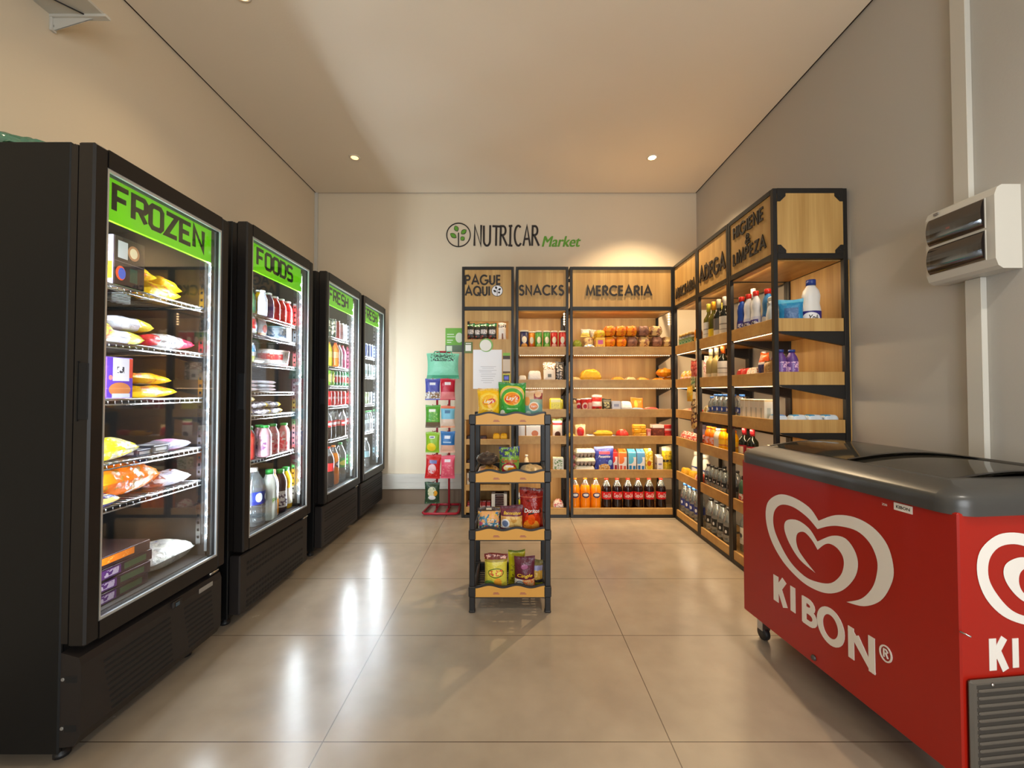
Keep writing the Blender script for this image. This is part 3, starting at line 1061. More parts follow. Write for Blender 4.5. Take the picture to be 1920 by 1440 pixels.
def wood_unit(label, origin, rz, w, sign=(), shelves=SHELF_TOP, back=True, depth=.445, H=2.43, end=False, leds=(0, 1), kind='back', front_panel=None, power=1.5, emb=None):
    r = thing('shelving_unit', label, 'shelf', origin, rz, group='wooden shelving units with black frames')
    P = .026
    mb = MB()
    for x in (0, w - P):
        for y in (0, depth - P): mb.box((x, y, 0), (x + P, y + P, H), 0, .002)
    for z in (H - .03, 2.005, 0):
        hh = .03 if z != 2.005 else .034
        for y in (0, depth - P): mb.box((P, y, z), (w - P, y + P, z + hh))
        for x in (0, w - P): mb.box((x, P, z), (x + P, depth - P, z + hh))
    if not front_panel:
        for z in shelves[:-1]:
            for x in (P * .2, w - P):                          # sloping steel brackets under the boards
                x1 = x + P * .8
                q = [(P, z - LIP), (depth - P, z - LIP), (depth - P, z - LIP - .085), (P + .02, z - LIP - .012)]
                b = len(mb.v)
                mb.v += [(xx, a, c) for xx in (x, x1) for a, c in q]
                for f in ((0, 1, 2, 3), (7, 6, 5, 4), (0, 4, 5, 1), (1, 5, 6, 2), (2, 6, 7, 3), (3, 7, 4, 0)): mb.face([b + k for k in f])
    mb.build('frame', M_BLACK, r)
    mb = MB()
    mb.box((P, .006, 2.039), (w - P, .022, H - .03))
    fn = lambda x, z, o: (x, .0055 - o, z)
    for (s, x, z, tw, th, kw) in sign: geo_word(mb, s, x, z, tw, th, fn, 1, kw)
    if emb: emblem(mb, emb[0], emb[1], emb[2], fn, .002, 1, 1, 2)
    mb.build('sign_panel', [M_WOOD, M_LETTER, M_PAPER], r)
    mb = MB()
    mb.box((P, .02, 2.0), (w - P, depth - P, 2.005))
    mb.build('top_board', M_WOODH, r)
    if back:
        mb = MB()
        mb.box((P, depth - .014, .03), (w - P, depth - .004, 2.0))
        mb.build('back_panel', M_WOOD, r)
    if front_panel:
        for z in shelves:
            mb = MB()
            mb.box((P + .016, .012, z - LIP * .7), (w - P - .016, .030, z), 0, .001)
            mb.box((P + .016, .030, z - LIP * .7), (w - P - .016, depth - .016, z - LIP * .7 + .018))
            mb.build('shelf', M_WOODH, r)
        mb = MB()
        for x in (P, w - P - .016): mb.box((x, .008, .03), (x + .016, depth - .016, .935))
        mb.build('side_board', M_WOOD, r)
    else:
        for i, z in enumerate(shelves):
            mb = MB()
            mb.box((P * .35, .004, z - LIP), (w - P * .35, .021, z), 0, .001)
            mb.box((P, .021, z - LIP), (w - P, depth - .016, z - LIP + .02))
            sh = mb.build('shelf', M_WOODH, r)
            if i in leds:
                mb = MB()
                led_mesh(mb, (P + .01, .016, z - LIP - .004), (w - P - .01, .016, z - LIP - .004), int(w / .021), .003, .003, (0, 0, -1))
                mb.build('led_strip', [M_WHITE, M_LEDW], sh)
            if i < 5:
                light('shelf_led_light', 'AREA', (w / 2, .032, z - LIP - .008), power * w, WARM, w - .1, .012, (0, .55, -1), parent=r)
    mb = MB()
    led_mesh(mb, (w - P - .012, .03, 1.86), (w - P - .012, .03, 1.985), 5, .003, .006, (-.7, -.7, 0))
    mb.build('led_strip', [M_WHITE, M_LEDW], r)
    light('shelf_led_light', 'AREA', (w / 2, .05, 1.992), power * w, WARM, w - .1, .012, (0, .55, -1), parent=r)
    return r


def back_sign(px0, px1, py0, py1, X0, Y=3.87):
    k = Y / CAM_F
    return ((px0 - 963) * k - X0, CAM_H + (735 - py1) * k, (px1 - px0) * k, (py1 - py0) * k)


B = .185
XU = (-.502, .022, .549)
YU = 3.87
pay = wood_unit('narrow wooden checkout unit with a pay-here sign and white notice', (XU[0], YU, 0), 0, .505,
                [('PAGUE', *back_sign(872.5, 938, 515, 532, XU[0]), B), ('AQUI', *back_sign(872.5, 917.5, 536, 553, XU[0]), B)],
                shelves=[.755, .522, .312, .1], front_panel=True, emb=((932 - 963) * YU / CAM_F - XU[0], CAM_H + (735 - 544) * YU / CAM_F, .056))
snk = wood_unit('narrow wooden shelving unit with the SNACKS sign', (XU[1], YU, 0), 0, .512, [('SNACKS', *back_sign(974, 1057, 534, 552, XU[1]), B)])
mer = wood_unit('wide wooden shelving unit on the back wall with bottles of soda', (XU[2], YU, 0), 0, 1.008, [('MERCEARIA', *back_sign(1101, 1223, 535, 553, XU[2]), B)], power=1.6)
XS = 1.55
corner = wood_unit('side shelving unit next to the room corner with an open back', (XS, 3.862, 0), -PI / 2, .492,
                   [('MERCEARIA', .055, 2.10, .40, .085, B)], back=False, kind='right')
wine = wood_unit('middle side shelving unit with wine and water bottles', (XS, 3.368, 0), -PI / 2, .492, [('ADEGA', .05, 2.12, .395, .115, B)], kind='right', back=False)
clean = wood_unit('near side shelving unit with the hygiene sign and cleaning bottles', (XS, 2.874, 0), -PI / 2, .504,
                  [('HIGIENE', .07, 2.285, .335, .078, B), ('&', .215, 2.195, .05, .065, B), ('LIMPEZA', .066, 2.10, .36, .078, B)], kind='right', leds=(0, 1))
# the end of the side row: closed wooden header with steel corner plates, side lips of the boards
mb = MB()
mb.box((.497, .026, 2.039), (.503, .419, 2.40))
hp = mb.build('end_panel', M_WOOD, clean)
for y, z, a, b in ((.026, 2.4, 1, -1), (.419, 2.4, -1, -1), (.026, 2.039, 1, 1), (.419, 2.039, -1, 1)):
    mb = MB()
    q = [(y, z), (y + a * .05, z), (y + a * .05, z + b * .018), (y + a * .018, z + b * .05), (y, z + b * .05)]
    if a * b < 0: q = q[::-1]
    mb.prism(q, lambda u, v, h: (.5035 + h, u, v), .002)
    mb.lathe([(.006, 0), (.005, .002), (.001, .003)], 10)
    mb.transform(lambda v: (.5055 + v.z, y + a * .022 + v.x, z + b * .022 + v.y), len(mb.v) - 30)
    mb.build('corner_plate', M_BLACK, hp)
for z in SHELF_TOP:
    mb = MB()
    mb.box((.482, .028, z - LIP), (.499, .417, z), 0, .001)
    mb.build('side_lip', M_WOOD, clean)
mb = MB()
mb.box((.004, .449, 0), (.5, .455, 2.0))
mb.build('side_board', M_WOOD, clean)
# checkout front: wooden board with a window, above the open shelves
mb = MB()
x0, x1, wz0, wz1 = .026, .479, 1.722, 1.898
wx0, wx1 = .052, .452
for lo, hi in (((x0, .004, .945), (x1, .02, wz0)), ((x0, .004, wz1), (x1, .02, 2.0)), ((x0, .004, wz0), (wx0, .02, wz1)), ((wx1, .004, wz0), (x1, .02, wz1))): mb.box(lo, hi)
mb.box((x0, .02, wz0 - .018), (x1, .43, wz0 - .002))
mb.build('front_board', M_WOOD, pay)
# ---------------------------------------------------------------- upright glass door fridges
XFR = -1.378
M_CAB = mat('fridge_black', (13, 15, 17), 0.5, spec=.3)
M_DOOR = mat('fridge_door_black', (28, 25, 24), 0.4, spec=.35)
M_GRILL = mat('fridge_grille', (36, 32, 31), 0.5, spec=.35)
M_HOLE = mat('grille_slot', (10, 9, 9), 0.8)
M_GREEN = mat('sign_green', (128, 214, 22), 0.35, emit=(110, 214, 10), estr=0.6)


def fridge(label, y0, w, H, word, shelves, model):
    r = thing('display_fridge', label, 'fridge', (XFR, y0, 0), PI / 2, group='tall glass-door fridges along the left wall')
    D = .79
    zc = .44                                    # floor of the cold compartment
    mb = MB()
    t = .014
    mb.box((0, .078, .05), (t, D, H), 0, .004)
    mb.box((w - t, .078, .05), (w, D, H), 0, .004)
    mb.box((t, .078, H - .05), (w - t, D, H))
    mb.box((t, D - .04, .05), (w - t, D, H - .05))
    mb.box((t, .078, .05), (w - t, D - .04, zc - .012))
    mb.build('cabinet', M_CAB, r)
    mb = MB()
    mb.box((t, .08, zc + .0), (t + .005, D - .045, H - .06))
    mb.box((w - t - .005, .08, zc), (w - t, D - .045, H - .06))
    mb.box((t, D - .052, zc), (w - t, D - .042, H - .06))
    mb.box((t, .08, H - .06), (w - t, D - .045, H - .052))
    mb.box((t, .075, zc - .01), (w - t, D - .045, zc))
    mb.build('liner', M_DARK, r)
    # door
    f = .048
    zb = zc - .05
    mb = MB()
    mb.box((0, 0, zb), (f, .056, H), 0, .006)
    mb.box((w - f, 0, zb), (w, .056, H), 0, .006)
    mb.box((f, 0, H - .062), (w - f, .056, H))
    mb.box((f, 0, zb), (w - f, .056, zc + .008))
    for lo, hi in (((.002, .056, zb + .01), (.013, .0775, H - .01)), ((w - .013, .056, zb + .01), (w - .002, .0775, H - .01)), ((.013, .056, zb + .01), (w - .013, .0775, zb + .03)), ((.013, .056, H - .025), (w - .013, .0775, H - .01))): mb.box(lo, hi)
    door = mb.build('door', M_DOOR, r)
    mb = MB()
    mb.box((f, .012, zc + .008), (w - f, .018, H - .062))
    mb.build('glass_pane', M_GLASS, door)
    mb = MB()
    a, b, z0, z1, k = f - .001, w - f + .001, zc + .007, H - .061, .006
    for lo, hi in (((a, .003, z0), (a + k, .0115, z1)), ((b - k, .003, z0), (b, .0115, z1)), ((a + k, .003, z0), (b - k, .0115, z0 + k * 1.6)), ((a + k, .003, z1 - k * 2), (b - k, .0115, z1))): mb.box(lo, hi)
    mb.build('pane_rim', M_RIM, door)
    mb = MB()
    mb.box((-.0025, .004, 1.12), (.002, .036, 1.305), 0, .002)
    mb.box((-.004, .036, 1.115), (.002, .040, 1.31))
    mb.build('handle', M_HOLE if model == 0 else M_BLACKP, door)
    # header
    s1 = w - .032 if model == 0 else w - .045
    mb = MB()
    zt, z0 = H - .05, H - .212
    mb.box((f - .006, .062, z0), (s1, .075, zt))
    x0, ww = (.128, .412) if model == 0 else (.178, .352)
    square_word(mb, word, x0, z0 + .042, ww, .088, lambda x, z, o: (x, .0615 - o, z), 1, .3)
    mb.build('header_sign', [M_GREEN, mat('header_letter', (22, 34, 26), .5)], r)
    # lamps up the two jambs
    for s_, nm in ((w - .021, -1), (.021, 1)):
        mb = MB()
        led_mesh(mb, (s_, .068, zc + .06), (s_, .068, H - .13), 26, .0035, .006, (nm, 0, 0))
        mb.box((s_ - .006 if nm > 0 else s_ - .003, .066, zc + .02), (s_ + .003 if nm > 0 else s_ + .006, .082, H - .08), 0)
        mb.build('led_strip', [M_RIM, M_LEDC], r)
        light('fridge_led_light', 'AREA', (s_ + nm * .011, .075, (H + zc) / 2), 11.0, COOL, .012, H - zc - .2, (nm, .22, 0), parent=r)
    # wire shelves
    for z in shelves:
        mb = MB()
        a, b = t + .012, w - t - .012
        for y in (.098, .62): mb.tube([(a, y, z - .004), (b, y, z - .004)], .0042, 6)
        mb.tube([(a, .096, z - .022), (b, .096, z - .022)], .003, 6)
        for x in (a, b): mb.tube([(x, .098, z - .004), (x, .62, z - .004)], .004, 6)
        for i in range(1, 22):
            x = a + (b - a) * i / 22
            mb.tube([(x, .0965, z - .022), (x, .098, z - .0022), (x, .62, z - .0022)], .0018, 5)
        mb.build('wire_shelf', M_STEEL, r)
    for s_ in (t + .008, w - t - .008):
        mb = MB()
        mb.box((s_ - .0025, .10, zc + .05), (s_ + .0025, .122, H - .16))
        for i in range(40): mb.box((s_ - .0032, .106, zc + .08 + i * .034), (s_ + .0032, .116, zc + .092 + i * .034), 1)
        mb.build('shelf_rail', [M_STEEL, M_HOLE], r)
    # kick panel
    zk = zc - .07
    mb = MB()
    if model == 0:
        prof = [(.078, .07), (.03, .075), (.012, .11), (.012, .33), (.02, .355), (.078, zk)]
        n = len(prof)
        for x in (.004, w - .004): mb.v += [(x, y, z) for y, z in prof]
        for i in range(n - 1): mb.face([i, n + i, n + i + 1, i + 1])
        mb.face(range(n))
        mb.face(range(2 * n - 1, n - 1, -1))
        for x0, x1 in ((.07, .355), (.40, w - .05)):
            for i in range(9):
                z = .115 + i * .022
                mb.box((x0 + (9 - i) * .004, .0105, z), (x1 - i * .002, .0135, z + .009), 1, .001)
        for z in (.12, .275):
            mb.box((.0025, .025, z), (.006, .062, z + .022), 1, .001)
            mb.lathe([(.006, 0), (.005, .002)], 10, m=2)
            mb.transform(lambda v: (.004 - v.z, .07 + v.x, z + .011 + v.y), len(mb.v) - 20)
        mb.box((w - .14, .0105, .318), (w - .06, .0125, .338), 2, .001)
        mb.box((.345, .006, .325), (.395, .02, .352), 0, .004)
        mb.box((.357, .004, .330), (.375, .007, .345), 3, .001)
    else:
        mb.box((.006, .02, .07), (w - .006, .078, zk), 0, .006)
        if model == 1:
            for j, z in enumerate((.305, .275, .245, .165, .135, .105, .085)):
                for i in range(22):
                    x = .06 + i * (w - .12) / 22
                    mb.box((x, .0185, z), (x + (w - .12) / 30, .0205, z + .014), 1, .001)
        else:
            for z in [.315 - .022 * k for k in range(4)] + [.19 - .022 * k for k in range(5)]:
                mb.box((.05, .0185, z), (w - .05, .0205, z + .009), 1, .001)
    mb.build('kick_grille', [M_GRILL, M_HOLE, mat('badge_silver', (150, 150, 148), .4, .4), mat('lock_blue', (70, 90, 105), .3, .3)], r)
    mb = MB()
    mb.tube([(w - .085, .012, zb - .014), (w - .03, .012, zb - .014), (w - .012, .03, zb - .014)], .006, 8)
    mb.build('hinge', M_STEEL, r)
    for x in (.06, w - .06):
        for y in (.13, D - .08):
            mb = MB()
            mb.lathe([(.022, 0), (.022, .012), (.012, .018), (.012, .052)], 12, (x, y, 0))
            mb.build('foot', M_BLACKP, r)
    return Loc(r, 'left')


F1Z = [1.61, 1.395, 1.185, .95, .795]
F2Z = [1.66, 1.545, 1.38, 1.213, 1.075, .825]
F3Z = [1.66, 1.42, 1.263, 1.098, .826]
F4Z = [1.566, 1.367, 1.09, .812]
F1 = fridge('nearest black freezer with the FROZEN header and frozen packs', 1.30, .625, 2.035, 'FROZEN', F1Z, 0)
F2 = fridge('second black fridge with the FOODS header, juices and yogurts', 2.055, .682, 2.097, 'FOODS', F2Z, 1)
F3 = fridge('third black fridge with the FRESH header and soft drinks', 2.93, .682, 2.105, 'FRESH', F3Z, 2)
F4 = fridge('farthest black fridge beside the back wall with cans and green caps', 3.665, .625, 2.105, 'FRESH', F4Z, 2)
# pale evaporator board at the back of the second fridge
mb = MB()
mb.box((.16, .60, 1.06), (.52, .735, 1.36), 0, .006)
mb.box((.26, .598, 1.10), (.42, .601, 1.112), 1)
mb.build('evaporator_cover', [mat('evaporator', (176, 172, 196), .4), M_HOLE], F2.root)

# green plastic bundle lying on the first fridge
rnd = random.Random(4)
mb = MB()
ph = [rnd.uniform(0, 6) for _ in range(8)]
def blob(u, v):
    a, b = 2 * PI * u, PI / 2 * (1 - v)
    k = 1 + .07 * math.sin(5 * a + ph[0] + 3 * b) + .05 * math.sin(11 * a + ph[1] - 7 * b) + .03 * math.sin(19 * b + 7 * a)
    return (.17 * k * math.cos(a) * math.sin(b), .20 * k * math.sin(a) * math.sin(b), .0755 * k * max(math.cos(b), 0) + .001)
mb.grid(blob, 48, 18, wrap=True)
tag(mb.build('plastic_bag', clear('green_film', (120, 190, 160), .5, .18, (96, 158, 132), .55), loc=(-1.73, 1.50, 2.036)), 'crumpled translucent green plastic bag lying on the nearest freezer', 'bag')

# ---------------------------------------------------------------- red chest freezer
A6 = math.radians(-84)
ICE = thing('chest_freezer', 'red chest freezer with grey rim and white heart logo', 'freezer', (1.1584, 2.035, 0), A6)
L_, W_ = .905, .735
M_RED = mat('freezer_red', (164, 26, 12), 0.33)
M_MARK = mat('freezer_mark', (236, 230, 222), 0.4)
M_GREY = mat('freezer_grey', (66, 65, 63), 0.32)
HEART = [(0.561, 0.443, 0.561, 0.443), (0.626, 0.462, 0.618, 0.484), (0.684, 0.51, 0.657, 0.54), (0.719, 0.578, 0.674, 0.596), (0.729, 0.636, 0.675, 0.644), (0.711, 0.705, 0.651, 0.691), (0.664, 0.748, 0.605, 0.716), (0.597, 0.762, 0.54, 0.711), (0.521, 0.746, 0.49, 0.694), (0.448, 0.702, 0.442, 0.667), (0.404, 0.742, 0.392, 0.7), (0.32, 0.762, 0.32, 0.72), (0.241, 0.752, 0.254, 0.71), (0.175, 0.699, 0.214, 0.667), (0.162, 0.618, 0.21, 0.602), (0.194, 0.532, 0.244, 0.54), (0.263, 0.464, 0.303, 0.481), (0.352, 0.427, 0.376, 0.453), (0.421, 0.422, 0.438, 0.458), (0.486, 0.437, 0.497, 0.481), (0.546, 0.478, 0.537, 0.526), (0.593, 0.543, 0.552, 0.567), (0.608, 0.6, 0.55, 0.601), (0.595, 0.645, 0.529, 0.624), (0.559, 0.674, 0.499, 0.63), (0.505, 0.663, 0.473, 0.618), (0.441, 0.618, 0.441, 0.585), (0.403, 0.656, 0.416, 0.613), (0.344, 0.671, 0.379, 0.633), (0.286, 0.652, 0.345, 0.617), (0.272, 0.612, 0.336, 0.584), (0.298, 0.56, 0.348, 0.549), (0.353, 0.511, 0.383, 0.519), (0.43, 0.489, 0.43, 0.489)]
SHARP = {9, 26}


def smooth(pts, k=5):
    out = []
    n = len(pts)
    for i in range(n - 1):
        p0 = pts[i] if i in SHARP or i == 0 else pts[i - 1]
        p3 = pts[i + 1] if (i + 1) in SHARP or i + 2 >= n else pts[i + 2]
        p1, p2 = pts[i], pts[i + 1]
        for j in range(k):
            t = j / k
            out.append(tuple(.5 * (2 * b + (c - a) * t + (2 * a - 5 * b + 4 * c - d) * t * t + (3 * b - a - 3 * c + d) * t ** 3) for a, b, c, d in zip(p0, p1, p2, p3)))
    return out + [pts[-1]]


def heart_logo(mb, fn, m, ox, oz, k):
    S = smooth(HEART)
    q = lambda x, z: fn(ox + (x - .162) * k, oz + (z - .762) * k, .0008)
    for a, b in zip(S, S[1:]):
        mb.quad([q(a[0], a[1]), q(b[0], b[1]), q(b[2], b[3]), q(a[2], a[3])], m)
    lift = [.0008]
    def st(lines, wd):
        for L in lines:
            lift[0] += .00012
            strokes(mb, [[(ox + (x - .162) * k, oz + (z - .762) * k) for x, z in L]], wd * k, fn, lift[0], m)
    st([[(.219, .27), (.219, .384)]], .03)
    st([[(.222, .316), (.268, .384)], [(.24, .335), (.272, .268)]], .028)
    st([[(.314, .274), (.314, .379)]], .026)
    st([[(.372, .262), (.372, .368)], [(.366, .359)] + arc(.392, .341, .022, .018, 90, -90, 8) + [(.366, .323)], [(.366, .318)] + arc(.398, .2945, .026, .0235, 90, -90, 8) + [(.366, .271)]], .022)
    o = arc(.493, .315, .046, .057, 0, 360, 32)
    o[-1] = o[0]
    st([o], .026)
    st([[(.577, .25), (.577, .362)], [(.573, .352), (.652, .262)], [(.652, .250), (.652, .372)]], .022)
    st([[(.60, .345), (.66, .252)]], .012)
    o = arc(.699, .345, .0185, .025, 0, 360, 24)
    o[-1] = o[0]
    st([o], .0045)
    st([[(.693, .332), (.693, .358)] + [(.70, .358), (.705, .352), (.70, .346), (.694, .346)], [(.699, .346), (.706, .332)]], .004)


mb = MB()
mb.box((0, 0, .12), (L_, W_, .868), 0, .004)
fl = lambda x, z, o: (x, -.0004 - o, z)
heart_logo(mb, fl, 1, .162, .762, 1.0)
ff = lambda x, z, o: (L_ + .0004 + o, x, z)
heart_logo(mb, ff, 1, .056, .808, .78)
mb.box((.733, -.0012, .829), (.788, -.0002, .853), 1)
text(mb, 'KIBON', .74, .836, .041, .010, lambda x, z, o: (x, -.0016, z), 2, bold=.02)
text(mb, 'ZIS', .694, .833, .018, .007, lambda x, z, o: (x, -.0008, z), 1, bold=.02)
mb.build('body', [M_RED, M_MARK, M_INK], ICE)
# rounded grey rim with two sliding panes
RW = .085
def rim(u, v):
    # u across the rim profile (outer bottom to inner edge), v round the rectangle
    prof = [(-.012, .860), (-.012, .905), (-.008, .925), (.006, .942), (.03, .957), (.06, .966), (RW - .006, .968), (RW, .960), (RW, .935)]
    t = u * (len(prof) - 1)
    i = min(int(t), len(prof) - 2)
    k = t - i
    off = prof[i][0] + (prof[i + 1][0] - prof[i][0]) * k
    z = prof[i][1] + (prof[i + 1][1] - prof[i][1]) * k
    rad = max(.05 - off, .004)
    cx, cy = L_ / 2 - off, W_ / 2 - off
    P = []
    n = 7
    corners = [(L_ - .05, .05, -90), (L_ - .05, W_ - .05, 0), (.05, W_ - .05, 90), (.05, .05, 180)]
    for x, y, a0 in corners:
        x = min(max(x, off + rad), L_ - off - rad)
        y = min(max(y, off + rad), W_ - off - rad)
        for j in range(n): 
            a = math.radians(a0 + 90 * j / (n - 1))
            P.append((x + rad * math.cos(a), y + rad * math.sin(a)))
    i = int(round(v * len(P))) % len(P)
    x, y = P[i]
    zz = z + (.036 * math.sin(PI * min(max(y / W_, 0), 1)) - .032) * min(max((z - .89) / .07, 0), 1)
    return (x, y, zz)
mb = MB()
mb.grid(rim, 16, 28, flip=True)
mb.box((.004, .004, .86), (L_ - .004, W_ - .004, .866))
mb.build('rim', M_GREY, ICE)
M_LID = clear('freezer_lid_glass', (120, 116, 108), .75, .06, (70, 66, 58), .55)
for nm, a, b, dz in (('sliding_lid', RW - .004, .50, .004), ('sliding_lid', .46, L_ - RW + .004, -.006)):
    mb = MB()
    def pane(u, v, k=0):
        return (a + (b - a) * u, RW - .003 + (W_ - 2 * RW + .006) * v, .932 + dz + .036 * math.sin(PI * (RW + (W_ - 2 * RW) * v) / W_))
    mb.grid(pane, 1, 12)
    mb.grid(lambda u, v: (pane(u, v)[0], pane(u, v)[1], pane(u, v)[2] - .005), 1, 12, flip=True)
    lid = mb.build(nm, M_LID, ICE)
    for e in (a, b - .014):
        mb = MB()
        mb.grid(lambda u, v: (e + .014 * u, RW + (W_ - 2 * RW) * v, pane(.5, v)[2] + .002), 1, 12)
        mb.build('lid_edge', M_BLACKP, lid)
mb = MB()
mb.box((.09, .09, .868), (L_ - .09, W_ - .09, .875))
mb.build('well_cover', mat('freezer_well', (60, 56, 50), .5), ICE)
# ribbed grille on the near end
mb = MB()
y0, y1, z0, z1 = .012, .60, .13, .408
mb.box((L_ + .0003, y0, z0), (L_ + .014, y1, z1), 0, .008)
for i in range(12):
    z = z0 + .022 + i * .0205
    mb.box((L_ + .012, y0 + .018, z), (L_ + .019, y1 - .018, z + .009), 0, .003)
    mb.box((L_ + .0135, y0 + .016, z + .0095), (L_ + .0145, y1 - .016, z + .0195), 2)
mb.lathe([(.0055, 0), (.004, .003), (.001, .004)], 10, m=1)
mb.transform(lambda v: (L_ + .014 + v.z, y0 + .065 + v.x, z1 - .012 + v.y), len(mb.v) - 30)
mb.build('vent_grille', [mat('grille_grey', (88, 82, 74), .5), M_STEEL, mat('grille_gap', (58, 53, 47), .7)], ICE)
mb = MB()
mb.lathe([(.011, 0), (.011, .004), (.006, .010), (.001, .011)], 14)
mb.transform(lambda v: (.416 + v.x, -v.z, .148 + v.y))
mb.build('drain_plug', M_GREY, ICE)
mb = MB()
mb.tube([(L_ + .001, -.004, .54), (L_ + .02, .006, .535)], .0025, 6)
mb.build('lock_pin', M_STEEL, ICE)
for x in (.06, L_ - .06):
    for y in (.06, W_ - .06):
        mb = MB()
        mb.lathe([(.006, -.012), (.03, -.012), (.032, -.009), (.032, .009), (.03, .012), (.006, .012)], 16)
        mb.transform(lambda v: (v.x, v.z, v.y + .032))
        mb.box((-.018, -.02, .05), (.018, .02, .12), 1)
        mb.build('caster', [M_BLACKP, M_STEEL], ICE, (x, y, 0))

# ---------------------------------------------------------------- black plastic snack stand
SX, SY = -.02, 2.215
STAND = thing('snack_stand', 'black plastic four-tier snack stand with wavy yellow fronts', 'rack', (SX, SY, 0))
M_TAG = mat('tier_front', (214, 158, 74), .45)
M_TAGINK = mat('tier_print', (150, 70, 90), .6)
TIER = [1.03, .712, .396, .085]
SW, SD = .454, .36
for x in (-SW / 2 + .019, SW / 2 - .019):
    for y in (.0, SD - .032):
        mb = MB()
        lv = [0, .085, .142, .396, .45, .712, .77, 1.03, 1.085]
        for k in range(len(lv) - 1):
            a = .019 if k % 2 else .0155
            mb.box((x - a, y + .016 - a, lv[k]), (x + a, y + .016 + a, lv[k + 1]), 0, .004)
        mb.box((x - .0175, y - .0025, 0), (x + .0175, y + .0345, .012), 0, .004)
        mb.build('leg', M_BLACKP, STAND)
for z in TIER:
    mb = MB()
    x0, x1 = -SW / 2 + .036, SW / 2 - .036
    for k in range(12): mb.box((x0 - .004, .03 + k * .027, z), (x1 + .004, .041 + k * .027, z + .006))
    for k in range(9):
        x = x0 + (x1 - x0) * k / 8
        mb.box((x - .004, .02, z - .006), (x + .004, SD - .01, z))
    mb.box((x0, SD - .035, z - .01), (x1, SD - .015, z + .05), 0, .003)
    for x in (x0 - .014, x1 + .0): mb.box((x, .025, z - .01), (x + .014, SD - .02, z + .05), 0, .003)
    N = 40
    def wave(x): return z + .062 - .007 * math.cos(2 * PI * (x - x0) / ((x1 - x0) / 2.5)) + .003
    # wavy black edge behind the yellow front
    for i in range(N):
        a, b = x0 + (x1 - x0) * i / N, x0 + (x1 - x0) * (i + 1) / N
        za, zb_ = wave(a), wave(b)
        mb.quad([(a, .003, z - .006), (b, .003, z - .006), (b, .003, zb_), (a, .003, za)])
        mb.quad([(b, .012, z - .006), (a, .012, z - .006), (a, .012, za), (b, .012, zb_)])
        mb.quad([(a, .003, za), (b, .003, zb_), (b, .012, zb_), (a, .012, za)], sm=True)
    mb.quad([(x0, .012, z - .006), (x1, .012, z - .006), (x1, .003, z - .006), (x0, .003, z - .006)])
    tr = mb.build('tier', M_BLACKP, STAND)
    mb = MB()
    for i in range(N):
        a, b = x0 + (x1 - x0) * i / N, x0 + (x1 - x0) * (i + 1) / N
        mb.quad([(a, .0015, z), (b, .0015, z), (b, .0015, wave(b) - .011), (a, .0015, wave(a) - .011)])
        mb.quad([(b, .0026, z), (a, .0026, z), (a, .0026, wave(a) - .011), (b, .0026, wave(b) - .011)])
    for cx in (-.075, .072):
        for q in range(2): mb.box((cx - .018 + q * .003, .0008, z + .016 + q * .006), (cx + .018 - q * .006, .0013, z + .019 + q * .006), 1)
    mb.build('price_strip', [M_TAG, M_TAGINK], tr)

# ---------------------------------------------------------------- red hanging snack rack
RK = thing('hanging_rack', 'red tubular floor rack with hanging snack bags', 'rack', (-.72, 3.93, 0))
M_REDT = mat('rack_red', (176, 34, 52), .35)
mb = MB()
pts = [(-.155, .33, .02), (-.175, .04, .02), (-.155, .005, .02), (.155, .005, .02), (.175, .04, .02), (.155, .33, .02)]
mb.tube(pts, .012, 10)
mb.tube([(-.155, .33, .02), (.155, .33, .02)], .012, 10)
for x in (-.062, .052): mb.tube([(x, .015, .02), (x, .32, .02)], .010, 8)
mb.build('base_frame', M_REDT, RK)
for x in (-.062, .062):
    mb = MB()
    mb.tube([(x, .17, .02), (x, .17, 1.62)], .011, 10)
    mb.build('upright', M_REDT, RK)
mb = MB()
mb.tube([(-.062, .17, 1.62), (.062, .17, 1.62)], .011, 10)
mb.tube([(-.062, .17, .36), (.062, .17, .36)], .006, 8)
mb.build('crossbar', M_REDT, RK)
HOOKS = [(x, z) for z in (1.335, 1.075, .815, .585, .315) for x in (-.082, .068)][:9]
for x, z in HOOKS:
    mb = MB()
    xx = -.062 if x < 0 else .062
    mb.tube([(xx, .16, z), (x, .05, z), (x, .035, z + .012)], .0035, 6)
    mb.build('hook', M_REDT, RK)

# ---------------------------------------------------------------- fuse box and cable ducts
r = thing('fuse_box', 'white wall fuse box with two smoked window covers', 'fuse box', (XR, 1.835, 1.70), -PI / 2)
bw, bh, bd = .265, .335, .105
mb = MB()
prof = [(0, 0), (-bd * .55, 0), (-bd * .8, .02), (-bd * .97, .06), (-bd, bh * .5), (-bd * .97, bh - .06), (-bd * .8, bh - .02), (-bd * .55, bh), (0, bh)]
prof = [(0, 0), (-bd * .72, .0), (-bd * .9, .012), (-bd, .04), (-bd, bh - .04), (-bd * .9, bh - .012), (-bd * .72, bh), (0, bh)]
n = len(prof)
for x in (0, bw): mb.v += [(x, y, z) for y, z in prof]
for i in range(n - 1): mb.face([i, i + 1, n + i + 1, n + i])
mb.face(range(n - 1, -1, -1))
mb.face(range(n, 2 * n))
for (x, a, b) in ((.02, .045, .16), (.02, .175, .29)):
    mb.box((x - .004, -bd - .002, a - .004), (bw - .03, -bd + .002, b + .004), 0, .001)
mb.box((.035, -bd - .001, bh - .028), (.055, -bd + .004, bh - .018), 1)
mb.build('housing', [M_WHITE, mat('latch_grey', (130, 126, 120), .5)], r)
M_SMOKE = clear('smoked_cover', (96, 92, 92), .6, .06, (64, 58, 56), .35)
